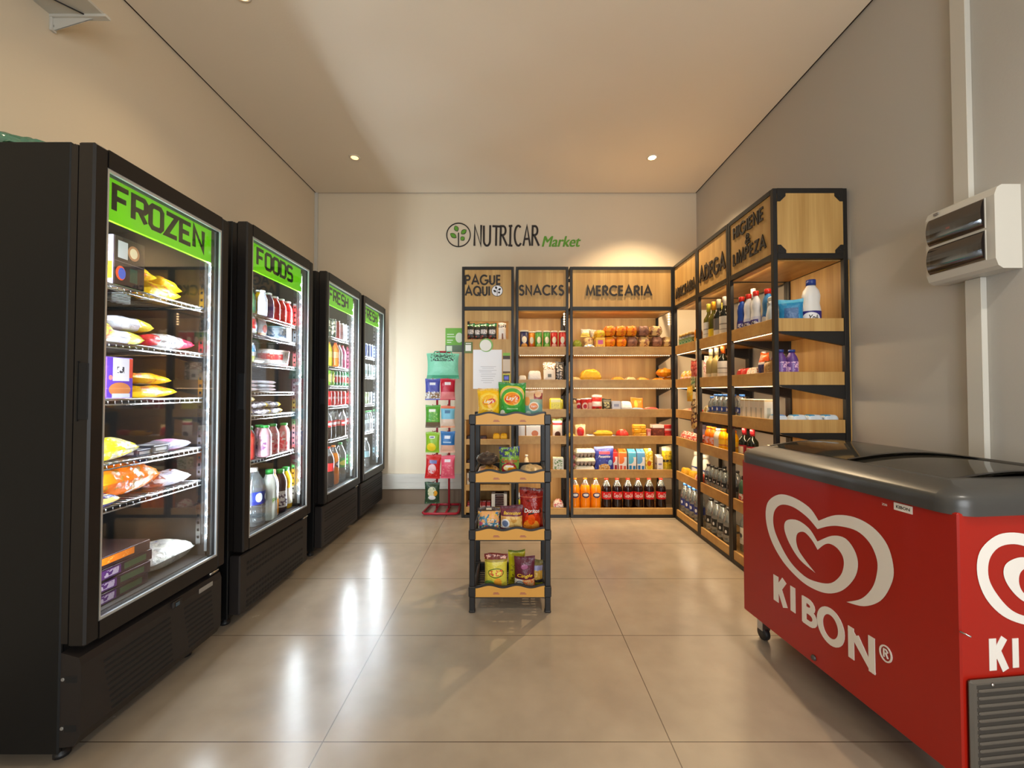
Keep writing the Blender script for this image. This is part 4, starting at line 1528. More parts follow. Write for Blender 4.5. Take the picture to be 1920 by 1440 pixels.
for k, (a, b) in enumerate(((.045, .16), (.175, .29))):
    mb = MB()
    mb.box((.02, -bd - .0025, a), (bw - .034, -bd - .0021, b), 0)
    for i in range(9 if k == 0 else 5): mb.box((.03 + i * .02, -bd - .004, a + .04), (.048 + i * .02, -bd - .0026, a + .075), 0)
    if k: mb.box((.09, -bd - .0052, a + .05), (.104, -bd - .0041, a + .058), 1)
    if k: mb.box((.135, -bd - .0055, a + .035), (.205, -bd - .004, a + .085), 2)
    mb.build('breaker_row', [mat('breaker_dark', (66, 58, 54), .5), mat('breaker_lamp', (255, 80, 50), .4, emit=(255, 60, 30), estr=1.5), mat('breaker_grey', (84, 78, 76), .5)], r)
    mb = MB()
    def cov(u, v): return (.018 + (bw - .050) * u, -bd - .003 - .016 * math.sin(PI * v) ** .6, a - .002 + (b - a + .004) * v)
    mb.grid(cov, 2, 10)
    mb.build('window_cover', M_SMOKE, r)


def duct(label, lo, hi, lips=()):
    mb = MB()
    mb.box(lo, hi, 0, .002)
    for a, b in lips: mb.box(a, b)
    return tag(mb.build('cable_duct', M_WHITE), label, 'cable duct', 'white cable ducts')


duct('white vertical cable duct on the right wall above the fuse box', (XR - .025, 1.727, 2.036), (XR, 1.789, ZC))
duct('white vertical cable duct on the right wall below the fuse box', (XR - .025, 1.690, .02), (XR, 1.752, 1.699))
duct('thin white cable duct in the far left corner above the fridges', (XL, YB - .022, .40), (XL + .034, YB, ZC))
duct('double white cable duct low along the back wall', (XL + .034, YB - .03, .165), (-.52, YB, .325), [((XL + .034, YB - .034, .236), (-.52, YB - .03, .240)), ((XL + .034, YB - .036, .29), (-.52, YB - .03, .322)), ((XL + .034, YB - .036, .168), (-.52, YB - .03, .196))])

# small white bracket shelf high on the left wall
r = thing('wall_bracket', 'small white bracket shelf high on the left wall', 'shelf', (XL, 1.86, 2.985), PI / 2)
mb = MB()
mb.box((-.36, -.25, 0), (.0, 0, .012), 0, .001)
mb.build('plate', mat('bracket_plate', (196, 190, 176), .5), r)
for x in (-.30, -.006):
    mb = MB()
    mb.box((x - .012, -.265, -.012), (x + .012, 0, 0))
    mb.box((x - .012, -.012, -.075), (x + .012, 0, -.012), 0, .002)
    mb.box((x - .003, -.013, -.055), (x + .003, -.0118, -.045), 1)
    mb.quad([(x - .002, -.012, -.07), (x - .002, -.012, -.012), (x - .002, -.2, -.012)])
    mb.quad([(x + .002, -.2, -.012), (x + .002, -.012, -.012), (x + .002, -.012, -.07)])
    mb.build('bracket', [M_WHITE, M_HOLE], r)
mb = MB()
mb.tube([(-.16, -.02, -.004), (-.1, -.10, -.006), (-.03, -.16, -.006), (.0, -.165, .004)], .003, 6)
mb.build('cable', M_INK, r)

# ---------------------------------------------------------------- signs on the back wall
def wallfn(x, z, o): return (x, YB - .0005 - o, z)
K = YB / CAM_F
WX = lambda px: (px - 963) * K
WZ = lambda py: CAM_H + (735 - py) * K
r = thing('wall_sign', 'shop name sign with leaf emblem in dark and green letters', 'sign', (0, 0, 0))
M_LEAF = mat('leaf_green', (96, 158, 44), .5)
M_SIGN = mat('wall_letter', (38, 30, 28), .5)
mb = MB()
emblem(mb, WX(859), WZ(438.5), 23.2 * K, wallfn, .006, 0, 1)
mb.build('emblem', [M_SIGN, M_LEAF], r)
TALL = {
    'N': [[(0, 0), (.04, 1), (.62, .02), (.66, 1.03)]],
    'U': [[(0, 1)] + [(.0, .25)] + arc(.3, .25, .3, .25, 180, 360, 10)[1:] + [(.62, 1.02)]],
    'T': [[(-.05, .98), (.72, .96)], [(.34, .97), (.3, 0)]],
    'R': [[(0, 0), (.06, .98)] + arc(.28, .76, .24, .22, 90, -90, 10) + [(.04, .52)], [(.2, .53), (.66, 0)]],
    'I': [[(0, .98), (.36, 1)], [(.18, .99), (.14, .02)], [(-.04, .02), (.36, 0)]],
    'C': [arc(.36, .5, .36, .5, 55, 312, 18)],
    'A': [[(0, 0), (.36, 1), (.66, 0)], [(.12, .33), (.56, .35)]],
}
mb = MB()
x = 0.0
adv = dict(N=.92, U=.88, T=.72, R=.82, I=.58, C=.84, A=.86)
word = 'NUTRICAR'
tot = sum(adv[c] for c in word) - .2
sx, sz, x0, z0 = (WX(1010) - WX(889)) / tot, WZ(421) - WZ(459), WX(889), WZ(459)
for ch in word:
    strokes(mb, [[(x0 + (x + a) * sx, z0 + b * sz) for a, b in L] for L in TALL[ch]], .0215, wallfn, .006)
    x += adv[ch]
mb.build('dark_lettering', M_SIGN, r)
mb = MB()
for i in range(4): text(mb, 'Market', WX(1016) + .0028 * i, WZ(461) + .001 * (i % 2), WX(1090) - WX(1016) - .009, WZ(441) - WZ(461), wallfn, 0, shear=.28, depth=.004 + .0002 * i)
mb.build('green_lettering', M_LEAF, r)

# poster beside the checkout, signs on the checkout board
r = MB()
r.box((WX(835), YB - .004, WZ(660)), (-.515, YB - .0005, WZ(615)))
for z, a, b in ((626, 838, 851), (630.5, 838, 853), (637, 838, 849), (641, 838, 846)): r.box((WX(a), YB - .0047, WZ(z + 1.6)), (WX(b), YB - .0041, WZ(z)), 1)
r.box((WX(835), YB - .0045, WZ(660)), (-.515, YB - .0041, WZ(647)), 2)
r.box((WX(837), YB - .0052, WZ(659)), (WX(847.5), YB - .0046, WZ(648.5)), 1)
r.prism(arc(WX(861), WZ(633), .042, .055, 0, 345, 23), lambda x, z, o: (x, YB - .0044 - o, z), .0006, 1)
tag(r.build('wall_poster', [mat('poster_green', (104, 166, 60), .5), mat('poster_white', (206, 218, 200), .6), mat('poster_dark', (92, 112, 92), .5)]), 'green poster on the back wall beside the checkout unit', 'poster')

k = YU / CAM_F
PX = lambda px: (px - 963) * k
PZ = lambda py: CAM_H + (735 - py) * k
yf = YU + .004
mb = MB()
fr = lambda x, z, o: (x, yf - o, z)
mb.prism(arc(PX(911.5), PZ(647), .066, .066, 0, 350, 35), fr, .006, 0)
mb.prism(arc(PX(910.5), PZ(647.5), .056, .056, 0, 350, 35), fr, .0075, 1)
tag(mb.build('round_sign', [mat('qr_green', (126, 176, 92), .5), mat('qr_white', (232, 230, 222), .5)]), 'round green and white sign above the paper notice', 'sign')
mb = MB()
mb.box((PX(870), yf - .004, PZ(662)), (PX(886), yf, PZ(641)), 0, .001)
mb.box((PX(872.5), yf - .0047, PZ(658)), (PX(883), yf - .0041, PZ(646.5)), 1)
mb.box((PX(873), yf - .0047, PZ(644.5)), (PX(883), yf - .0041, PZ(643)), 1)
tag(mb.build('small_sign', [mat('small_green', (92, 112, 58), .5), mat('qr_white', (232, 230, 222), .5)]), 'small dark green square sign left of the paper notice', 'sign')
mb = MB()
mb.box((PX(887), yf - .0015, PZ(729)), (PX(941), yf - .0003, PZ(655.5)))
for z, a, b in ((687, 901, 930), (690, 904, 926), (694, 898, 931), (697, 899, 922), (701, 902, 930), (705, 901, 928), (709, 904, 924), (713, 902, 926), (717, 906, 922)):
    mb.box((PX(a), yf - .0022, PZ(z + .7)), (PX(b), yf - .0016, PZ(z)), 1)
tag(mb.build('paper_notice', [M_PAPER, mat('grey_print', (186, 184, 188), .7)]), 'white printed notice sheet on the wooden checkout board', 'notice')
mb = MB()
mb.box((PX(943), yf - .006, PZ(697)), (PX(956.5), yf, PZ(662)))
mb.box((PX(943), yf - .0067, PZ(667)), (PX(956.5), yf - .0061, PZ(661.5)), 1)
mb.box((PX(943), yf - .0067, PZ(673.5)), (PX(956.5), yf - .0061, PZ(667)), 2)
mb.box((PX(943), yf - .0067, PZ(699)), (PX(956.5), yf - .0061, PZ(696.5)), 2)
tag(mb.build('info_card', [mat('card_cream', (214, 196, 176), .6), mat('card_green', (126, 180, 72), .5), mat('card_brown', (66, 46, 36), .5)]), 'cream info card with a green top right of the notice', 'card')
r = thing('card_terminal', 'yellow-green payment terminal with dark blue screen below the info card', 'payment terminal', (PX(949.5), yf - .014, PZ(721)))
mb = MB()
mb.box((-.036, -.012, 0), (.036, .013, .10), 0, .005)
for i in range(3):
    for j in range(3): mb.box((-.026 + i * .019, -.0135, .004 + j * .008), (-.012 + i * .019, -.0121, .009 + j * .008), 1)
mb.build('housing', [mat('terminal_lime', (190, 200, 60), .4), M_INK], r)
mb = MB()
mb.box((-.029, -.0135, .033), (.029, -.0121, .092), 0)
mb.box((-.02, -.0142, .048), (.02, -.0136, .078), 1, .0005)
mb.build('screen', [mat('screen_frame', (24, 34, 46), .3), mat('screen_blue', (60, 62, 150), .25, emit=(70, 76, 190), estr=.35)], r)
# ---------------------------------------------------------------- goods
MERL, SNKL, PAYL = Loc(mer, 'back'), Loc(snk, 'back'), Loc(pay, 'back')
CORL, WINL, CLNL = Loc(corner, 'right'), Loc(wine, 'right'), Loc(clean, 'right')
BZ = [z - LIP + .0205 for z in SHELF_TOP]         # board surfaces
FZ = lambda z: z + .0012
T = dict(bold=.012)
TS = dict(bold=.012, shear=.25)
RND = random.Random(11)


def put(kit, label, cat, loc, s, d, z, rot=0.0, tilt=(0, 0), group=None, scale=None):
    return kit.put(label, cat, loc.w(s, d, z), (tilt[0], tilt[1], loc.rz + rot), group, scale)


def place(i, n):
    return ordinal(i, n)


def row(kit, loc, pxs, d, z, desc, where, cat, group, jit=.08, tilt=(0, 0), scale=None, base=0, total=None):
    """a row of equal things seen left to right at the picture columns pxs"""
    n = total or len(pxs)
    for i, px in enumerate(pxs):
        o = ordinal(i + base, n)
        if ' from ' in o:
            a, b = o.split(' ', 1)
            lab = '%s %s %s, %s' % (a, desc, b, where)
        else: lab = ('%s %s, %s' % (o, desc, where)).strip()
        put(kit, lab, cat, loc, loc.s_at(px, d), d, z, RND.uniform(-jit, jit), tilt, group, scale)


def plain(key, c, rough=.35): return mat('p_' + key, c, rough)


CAPS = dict(red=plain('cap_red', (208, 40, 26)), blue=plain('cap_blue', (62, 120, 206)), dblue=plain('cap_dark_blue', (34, 56, 128)), orange=plain('cap_orange', (240, 130, 20)),
            green=plain('cap_green', (40, 150, 60)), black=plain('cap_black', (26, 26, 28)), white=plain('cap_white', (232, 232, 228)), yellow=plain('cap_yellow', (226, 190, 40)))
CLEAR = clear('clear_plastic', (228, 234, 236), .8, .06, (206, 214, 218), .16)
CLEARG = clear('green_plastic', (150, 214, 170), .8, .06, (90, 176, 120), .3)
WHITE = plain('white', (232, 230, 226))
COLA = mat('cola', (30, 12, 8), .12)
ORANGE = mat('orange_soda', (246, 138, 10), .15)

# --- wide unit on the back wall -----------------------------------------
M_FL = design('orange_label', (246, 136, 14), [('e', .5, .5, .13, .42, (60, 50, 90)), ('e', .5, .55, .09, .22, (240, 236, 230))])
k_orange = mk_bottle('soda_bottle', .05, .335, SODA, CLEAR, CAPS['orange'], M_FL, (.42, .60), liquid=ORANGE, fill=.80)
row(k_orange, MERL, [1077, 1096.5, 1116], .085, BZ[5], 'orange soda bottle', 'bottom shelf of the wide back unit', 'bottle', 'orange soda bottles on the bottom shelf')
M_CL = mat('cola_label', (206, 26, 30), .35)
k_cola = mk_bottle('soda_bottle', .05, .33, SODA, CLEAR, CAPS['red'], M_CL, (.40, .62), liquid=COLA, fill=.78,
                   texts=[('Coca-Cola', 0, .455, 1.7, .12, 1, TS)], tmats=[WHITE])
row(k_cola, MERL, [1136, 1156, 1176, 1195, 1215.5, 1237.5], .085, BZ[5], 'large cola bottle with red label', 'bottom shelf of the wide back unit', 'bottle', 'cola bottles on the bottom shelf')

EGG = plain('egg_tray', (176, 160, 146), .9)
k_egg = mk_eggs('egg_carton', .19, .105, EGG, plain('egg_lid', (222, 214, 192), .5))
z = BZ[4]
for i in range(3): put(k_egg, ['bottom', 'middle', 'top'][i] + ' cream-lidded egg carton of the stack left of the blue bag', 'egg carton', MERL, MERL.s_at(1098, .10), .10, z + i * .083, .05 * i, group='egg cartons on the fifth shelf', scale=(1, 1, 1.16))
k_eggp = mk_eggs('egg_carton', .15, .105, EGG, plain('egg_lid_pink', (206, 130, 136), .5))
for i in range(2): put(k_eggp, ['lower', 'upper'][i] + ' pink-lidded egg carton against the left post of the wide unit', 'egg carton', MERL, .115, .235, z + i * .083, 0, group='egg cartons on the fifth shelf', scale=(1, 1, 1.16))
M_BB = design('blue_snack', (44, 52, 140), [('n', 5, .6, (70, 90, 190)), ('b', .93, 1, (120, 140, 210)), ('r', .22, .8, .72, .82, (200, 70, 90)), ('e', .5, .22, .3, .16, (224, 160, 60)), ('N', .2, .8, .1, .36, 9, .52, (240, 226, 190)), ('e', .82, .42, .12, .1, (120, 170, 220))])
k_blue = mk_bag('snack_bag', .20, .28, .06, [M_BB, WHITE], [('Passatinho', .5, .64, .64, .09, 1, TS)], seed=3)
put(k_blue, 'dark blue snack bag between egg cartons and milk cartons', 'snack bag', MERL, MERL.s_at(1127, .07), .075, z, tilt=(-.08, 0))
def milk(key, c, c2):
    return mk_carton('milk_carton', .075, .075, .25, design('milk_' + key, (236, 232, 228), [('b', .80, 1.0, c), ('e', .2, .68, .5, .2, c), ('r', .1, .42, .02, .42, c2), ('r', .58, .92, .02, .40, c2)]), plain('milkcap_' + key, c))
for key, c, c2, px, w_ in (('red', (214, 60, 54), (170, 30, 50), 1152, 'red and white milk carton right of the blue snack bag'), ('orange', (236, 120, 40), (220, 90, 60), 1166, 'orange and white milk carton on the fifth shelf'),
                           ('sky', (90, 190, 224), (30, 130, 190), 1183, 'light blue milk carton right of the orange one'), ('blue', (100, 170, 224), (36, 120, 190), 1199.5, 'blue and white milk carton left of the yellow one')):
    put(milk(key, c, c2), w_, 'carton', MERL, MERL.s_at(px, .09), .09, z, RND.uniform(-.1, .1), group='milk cartons on the fifth shelf')
k_yc = mk_carton('milk_carton', .07, .075, .255, design('milk_yellow', (226, 192, 40), [('n', 6, .55, (240, 226, 150)), ('e', .5, .5, .3, .12, (190, 90, 30))]), CAPS['white'])
put(k_yc, 'yellow milk carton with white cap beside the white cartons', 'carton', MERL, MERL.s_at(1214, .09), .09, z, group='milk cartons on the fifth shelf')
k_wc = mk_carton('milk_carton', .06, .07, .2, design('milk_white', (232, 230, 232), [('r', .2, .8, .55, .66, (150, 150, 200)), ('r', .2, .7, .3, .36, (190, 190, 210))]), CAPS['white'])
row(k_wc, MERL, [1227, 1239], .09, z, 'small white milk carton', 'right of the yellow carton', 'carton', 'milk cartons on the fifth shelf')
M_YB = design('yellow_sack', (226, 196, 30), [('b', .86, 1, (220, 214, 190)), ('b', .44, .54, (60, 60, 50)), ('b', .12, .3, (236, 214, 70)), ('N', .1, .9, .25, .8, 7, .58, (180, 140, 20))])
put(mk_bag('flour_bag', .105, .265, .065, M_YB, seed=5), 'yellow bag with a white top by the right post', 'bag', MERL, MERL.s_at(1250, .10), .10, z, -.1)

z = BZ[3]
M_YP = design('pasta_pack', (232, 176, 40), [('r', .04, .16, .2, .8, (60, 60, 110)), ('r', .16, .84, .3, .7, (240, 190, 60)), ('N', .2, .8, .1, .9, 14, .6, (210, 140, 20))])
put(mk_pack('pasta_pack', .21, .10, .07, M_YP, 4), 'long yellow pasta pack lying flat on the fourth shelf', 'food pack', MERL, MERL.s_at(1132, .09), .09, z + .027)
put(mk_pack('pasta_pack', .21, .10, .035, M_YP, 4), 'lower long yellow pasta pack under the other one', 'food pack', MERL, MERL.s_at(1130, .20), .20, z)
put(mk_pack('food_pack', .09, .11, .06, plain('yellow_pack', (226, 178, 52))), 'flat yellow pack against the left post of the wide unit', 'food pack', MERL, .07, .09, z + .018)
M_RC = design('red_cream', (214, 190, 150), [('e', .5, .45, .36, .36, (186, 30, 30)), ('b', .88, 1, (200, 176, 130))])
put(mk_bag('food_pouch', .11, .14, .05, M_RC, seed=8), 'cream and red food pouch standing left on the fourth shelf', 'food pack', MERL, MERL.s_at(1088, .09), .085, z + .02, tilt=(-.2, 0))
put(mk_pack('food_pack', .09, .1, .045, design('blue_white_pack', (226, 224, 226), [('r', .3, .7, .2, .8, (60, 70, 150))])), 'small blue and white pack beside the red pouch', 'food pack', MERL, MERL.s_at(1106, .1), .1, z + .02, .2)
put(mk_pack('food_pack', .085, .1, .05, design('milkpack', (226, 230, 236), [('r', .5, .9, .1, .9, (70, 90, 170))])), 'white and blue pack right of the yellow pasta packs', 'food pack', MERL, MERL.s_at(1152, .09), .09, z + .016)
put(mk_pack('food_pack', .1, .1, .095, design('red_pack', (216, 50, 40), [('e', .4, .5, .2, .24, (240, 200, 190))]), 3, .004), 'red food pack leaning by the white and blue pack', 'food pack', MERL, MERL.s_at(1166, .09), .09, z + .016, .2)
M_TEA = design('yellow_bar', (226, 168, 32), [('N', 0, 1, 0, 1, 8, .6, (196, 124, 20))])
k_t = mk_box('food_box', .12, .075, .04, M_TEA, .006)
for i in range(4): put(k_t, 'yellow box, ' + ['lowest', 'second lowest', 'second highest', 'topmost'][i] + ' of the stack of four on the fourth shelf', 'food pack', MERL, MERL.s_at(1199 - i * .6, .09), .09, z + i * .0405, .06 * (-1) ** i, group='stack of yellow boxes')
put(mk_box('food_box', .04, .06, .12, design('pink_small', (220, 120, 110), [('e', .5, .5, .3, .3, (240, 200, 190))])), 'small pink box between the yellow stack and the brown box', 'food pack', MERL, MERL.s_at(1214.5, .08), .08, z)
put(mk_box('cookie_box', .115, .07, .165, design('cookie_box', (110, 48, 34), [('b', .80, 1, (230, 222, 210)), ('r', .2, .8, .08, .25, (224, 214, 200)), ('N', .1, .9, .3, .75, 6, .55, (150, 76, 50))])), 'brown and white cookie box on the fourth shelf', 'food pack', MERL, MERL.s_at(1232, .08), .08, z)
k_r = mk_box('food_box', .08, .07, .08, design('red_box', (206, 50, 44), [('b', .3, .55, (230, 190, 180))]), .004)
for i in range(2): put(k_r, ['lower', 'upper'][i] + ' red box of the pair by the right post, fourth shelf', 'food pack', MERL, MERL.s_at(1251, .08) - .004 * i, .08, z + .0808 * i, .05 * i, group='pair of red boxes')

z = BZ[2]
k_jar = mk_tube('food_jar', .03, .16, design('brown_jar', (150, 110, 60), [('b', .2, .7, (206, 180, 130))]), CAPS['black'])
put(k_jar, 'brown jar with dark lid against the left post, third shelf', 'jar', MERL, MERL.s_at(1075, .08), .08, z)
k_cup = mk_bottle('noodle_cup', .036, .16, [(.78, 0), (.8, .02), (.98, .9), (1.02, .93)], design('red_cup', (206, 40, 34), [('b', 0, .12, (236, 220, 214)), ('e', .5, .55, .16, .26, (236, 206, 190)), ('e', .5, .55, .1, .14, (190, 40, 60))]), WHITE, None, capr=1.04)
row(k_cup, MERL, [1086, 1095], .09, z, 'red instant noodle cup', 'third shelf of the wide unit', 'cup', 'red noodle cups')
k_cup2 = mk_bottle('noodle_cup', .042, .163, [(.78, 0), (.8, .02), (.98, .9), (1.02, .93)], design('pink_cup', (216, 96, 84), [('e', .5, .5, .2, .3, (240, 190, 170)), ('b', .78, 1, (220, 60, 60))]), WHITE, None, capr=1.04)
put(k_cup2, 'pink-red noodle cup left of the red and white pouch', 'cup', MERL, MERL.s_at(1106, .12), .12, z)
put(mk_bag('coffee_pouch', .10, .195, .06, design('red_white_pouch', (196, 44, 34), [('b', .42, .66, (236, 224, 214)), ('b', .9, 1, (226, 180, 170)), ('e', .5, .22, .25, .14, (110, 50, 30))]), seed=9, wr=.002), 'tall red and white coffee pouch on the third shelf', 'food pack', MERL, MERL.s_at(1119, .08), .08, z)
put(mk_bag('coffee_pouch', .09, .155, .055, design('dark_pouch', (58, 54, 34), [('N', .15, .85, .2, .8, 8, .52, (180, 170, 120))]), seed=10), 'dark green coffee pouch right of the tall red pouch', 'food pack', MERL, MERL.s_at(1137, .08), .08, z)
put(mk_box('food_box', .085, .07, .133, design('grey_box', (206, 208, 216), [('b', .0, .35, (110, 120, 160)), ('r', .2, .8, .6, .8, (150, 156, 180))])), 'grey and white box right of the dark pouch', 'food pack', MERL, MERL.s_at(1154, .08), .08, z)
put(mk_pack('food_pack', .115, .1, .13, design('white_sugar', (232, 230, 228), [('e', .5, .4, .35, .2, (170, 190, 220))]), 5), 'white sugar pack on the third shelf', 'food pack', MERL, MERL.s_at(1174, .12), .12, z)
put(mk_bag('food_pouch', .125, .16, .045, design('orange_pouch', (240, 130, 30), [('e', .35, .55, .15, .25, (250, 190, 60)), ('b', .0, .2, (220, 90, 20))]), seed=12), 'orange pouch leaning back on the third shelf', 'food pack', MERL, MERL.s_at(1194, .12), .11, z + .01, tilt=(-.25, 0))
put(mk_pack('food_pack', .13, .08, .06, plain('sky_pack', (150, 190, 216))), 'flat light blue pack under the orange pouch', 'food pack', MERL, MERL.s_at(1190, .075), .075, z + .012)
put(mk_pack('food_pack', .14, .09, .06, design('flat_red', (214, 80, 70), [('r', .1, .4, .2, .8, (240, 190, 170))])), 'flat red pack right of the light blue pack', 'food pack', MERL, MERL.s_at(1220, .08), .08, z + .014)

z = BZ[1]
M_OB = design('snack_yellow', (240, 178, 36), [('N', .1, .9, .1, .9, 5, .6, (214, 132, 20)), ('r', .5, .9, .75, .95, (236, 200, 180))])
put(mk_pack('snack_pack', .205, .12, .16, M_OB, 3, .006, 3), 'puffy yellow snack pack lying on the second shelf, left side', 'food pack', MERL, MERL.s_at(1101, .1), .1, z + .001)
for px, L, c, lab in ((1078, .12, (226, 196, 130), 'flat pale pack by the left post on the second shelf'), (1158, .13, (238, 160, 40), 'flat orange pack in the middle of the second shelf'),
                      (1181, .11, (226, 200, 140), 'flat cream pack in the middle of the second shelf'), (1206, .11, (236, 170, 60), 'flat amber pack left of the orange pile')):
    put(mk_pack('snack_pack', L, .11, .085, plain('flat_%d' % px, c), 2.6, .002, px), lab, 'food pack', MERL, MERL.s_at(px, .09), .09, z + .001)
M_OR = design('snack_orange', (236, 148, 22), [('N', 0, 1, 0, 1, 6, .58, (206, 110, 14))])
for i, (px, L, zz, dd) in enumerate(((1229, .13, .001, .09), (1248, .13, .001, .13), (1246, .14, .087, .12), (1217, .09, .001, .12))):
    put(mk_pack('snack_pack', L, .12, .085, M_OR, 2.6, .005, 20 + i), ['front orange snack pack of the pile by the right post', 'rear right orange snack pack of the pile, at the bottom', 'topmost orange snack pack of the pile by the right post', 'small orange snack pack sliding off the pile'][i], 'food pack', MERL, MERL.s_at(px, dd), dd, z + zz, RND.uniform(-.3, .3), group='pile of orange snack packs')

z = BZ[0]
def loafm(key, c, c2, c3=None): return design('loaf_' + key, c, [('n', 4, .55, c2)] + ([('n', 6, .64, c3)] if c3 else []), .3)
LO = loafm('orange', (240, 150, 24), (226, 110, 20), (196, 60, 20))
LB = loafm('brown', (150, 104, 84), (120, 80, 66))
LC = loafm('cream', (222, 186, 120), (160, 110, 80), (140, 90, 80))
LY = loafm('yellow', (240, 200, 50), (226, 160, 30), (230, 120, 130))
LG = loafm('green', (150, 160, 40), (110, 110, 50))
LW = design('cow_spots', (236, 226, 206), [('n', 7, .62, (50, 40, 40)), ('b', 0, .35, (240, 206, 90))])
k_lo, k_lb, k_lc = mk_pack('bread_pack', .102, .15, .10, LO, 7, .003, 1), mk_pack('bread_pack', .102, .15, .10, LB, 7, .003, 2), mk_pack('bread_pack', .105, .15, .10, LC, 7, .003, 3)
k_fl = mk_pack('bread_pack', .10, .13, .058, plain('flat_bun', (226, 186, 60)), 4, .002, 4)
BG = 'packed breads on the top shelf'
for px, kit, lay, lab in ((1142, k_lo, 0, 'middle orange bread pack of the first column right of the yellow boxes'), (1142, k_lo, 1, 'top orange bread pack with a red mark, first orange column'),
                          (1163, k_lo, 0, 'orange bread pack in the second orange column, lower one'), (1163, k_lo, 1, 'orange bread pack in the second orange column, upper one'), (1183, k_lb, 0, 'brown bread pack below the large orange one'),
                          (1182, k_lo, 1.05, 'orange bread pack on top of a brown one'), (1205, k_lc, 0, 'cream bread pack with a dark middle under the brown one'), (1204, k_lb, 1, 'brown bread pack on top of a cream one'),
                          (1229, k_lb, 0, 'brown bread pack below the whitish rounded one'), (1228, k_lc, 1.02, 'whitish rounded bread pack on top near the right end'), (1250, k_lc, 0, 'green-topped cream bread pack against the right post')):
    put(kit, lab, 'bread', MERL, MERL.s_at(px, .11), .11, z + .062 + int(lay) * .107, RND.uniform(-.03, .03), group=BG)
row(k_fl, MERL, [1147, 1168, 1188, 1209, 1231, 1251], .09, z + .001, 'flat bun pack', 'bottom layer of the top shelf', 'bread', BG)
put(mk_pack('snack_pack', .10, .12, .14, LG, 2.4, .006, 9), 'dark green and lime snack pack against the left post, top shelf', 'food pack', MERL, MERL.s_at(1082, .17), .17, z + .001)
put(mk_pack('snack_pack', .12, .11, .09, design('multi', (222, 180, 90), [('N', 0, 1, 0, 1, 7, .5, (90, 140, 200)), ('N', 0, 1, 0, 1, 9, .6, (240, 240, 240))]), 2.6, .006, 7), 'multicoloured snack pack low on the left of the top shelf', 'food pack', MERL, MERL.s_at(1102, .075), .075, z + .004)
put(mk_pack('bread_pack', .10, .13, .17, LC, 6, .003, 5), 'pale round bread pack behind the multicoloured pack', 'bread', MERL, MERL.s_at(1103, .21), .21, z + .001)
put(mk_box('food_box', .095, .09, .145, design('yellow_pink', (236, 180, 34), [('r', .22, .78, .55, .85, (206, 80, 140)), ('N', .1, .9, .05, .45, 6, .5, (196, 130, 40))])), 'yellow box with a pink panel on the top shelf', 'food pack', MERL, MERL.s_at(1125, .075), .075, z + .008)
k_cow = mk_bag('snack_bag', .12, .13, .07, LW, seed=6, wr=.004)
put(k_cow, 'cow-spotted bread bag lying on the pale bread pack, left', 'bread', MERL, MERL.s_at(1097, .2), .185, z + .178, -.2, (-.5, 0), BG, .75)
put(k_cow, 'cow-spotted bread bag behind the round yellow pack', 'bread', MERL, MERL.s_at(1119, .25), .27, z + .14, .1, (-.2, 0), BG, 1.0)
put(mk_pack('bread_pack', .10, .12, .08, LY, 5, .003, 6), 'round yellow bread pack on top of the yellow box', 'bread', MERL, MERL.s_at(1124, .10), .105, z + .147)

# --- snacks unit -----------------------------------------------------------
z = BZ[0]
def tube(key, c, c2, R=.034, H=.22): return mk_tube('chips_tube', R, H, design('tube_' + key, c, [('e', .5, .62, .1, .16, (236, 220, 190)), ('e', .5, .30, .14, .16, c2)]), plain('tubelid', (226, 214, 190)))
put(tube('navy', (36, 40, 84), (220, 150, 60), .042, .225), 'dark blue chips tube, leftmost on the snacks unit', 'chips tube', SNKL, SNKL.s_at(983, .08), .08, z, group='chips tubes')
put(tube('orange', (240, 140, 20), (230, 90, 20)), 'orange chips tube on the snacks unit', 'chips tube', SNKL, SNKL.s_at(997, .08), .08, z, group='chips tubes')
kg, kr = tube('green', (70, 150, 50), (160, 200, 90)), tube('red', (206, 30, 28), (240, 170, 140))
row(kg, SNKL, [1010, 1025], .08, z, 'green chips tube', 'top shelf of the snacks unit', 'chips tube', 'chips tubes')
row(kr, SNKL, [1039, 1054.5], .08, z, 'red chips tube', 'top shelf of the snacks unit', 'chips tube', 'chips tubes')
z = BZ[1]
put(mk_pack('snack_pack', .08, .11, .10, plain('white_pack', (226, 216, 200)), 6), 'flat cream pack at the left end of the snacks unit second shelf', 'food pack', SNKL, SNKL.s_at(979.5, .09), .09, z + .001)
put(mk_pack('snack_pack', .13, .12, .145, design('white_print', (232, 224, 214), [('N', .2, .8, .1, .7, 7, .52, (200, 150, 130))]), 7), 'white printed pack on the snacks unit second shelf', 'food pack', SNKL, SNKL.s_at(1002, .09), .09, z + .001)
M_POP = design('popcorn', (236, 228, 214), [('N', 0, 1, .68, 1, 11, .5, (150, 110, 80)), ('r', .35, .65, .36, .5, (110, 110, 100))])
put(mk_bag('popcorn_bag', .125, .23, .06, M_POP, seed=14), 'white popcorn bag on the snacks unit', 'snack bag', SNKL, SNKL.s_at(1030, .09), .085, z)
put(mk_bag('popcorn_bag', .085, .24, .05, design('black_pop', (40, 36, 34), [('N', .1, .9, .2, .9, 8, .54, (190, 180, 170))]), seed=15), 'black snack bag right of the white popcorn bag', 'snack bag', SNKL, SNKL.s_at(1049, .12), .12, z, -.1, (-.06, 0))
z = BZ[2]
M_YL = design('lemon_pack', (226, 214, 20), [('b', .8, 1, (226, 216, 150)), ('N', .1, .9, .1, .7, 9, .58, (190, 170, 10))])
put(mk_box('biscuit_pack', .115, .08, .16, M_YL, .01), 'bright yellow biscuit pack behind the pale teal chips bag', 'food pack', SNKL, SNKL.s_at(1041, .09), .09, z)
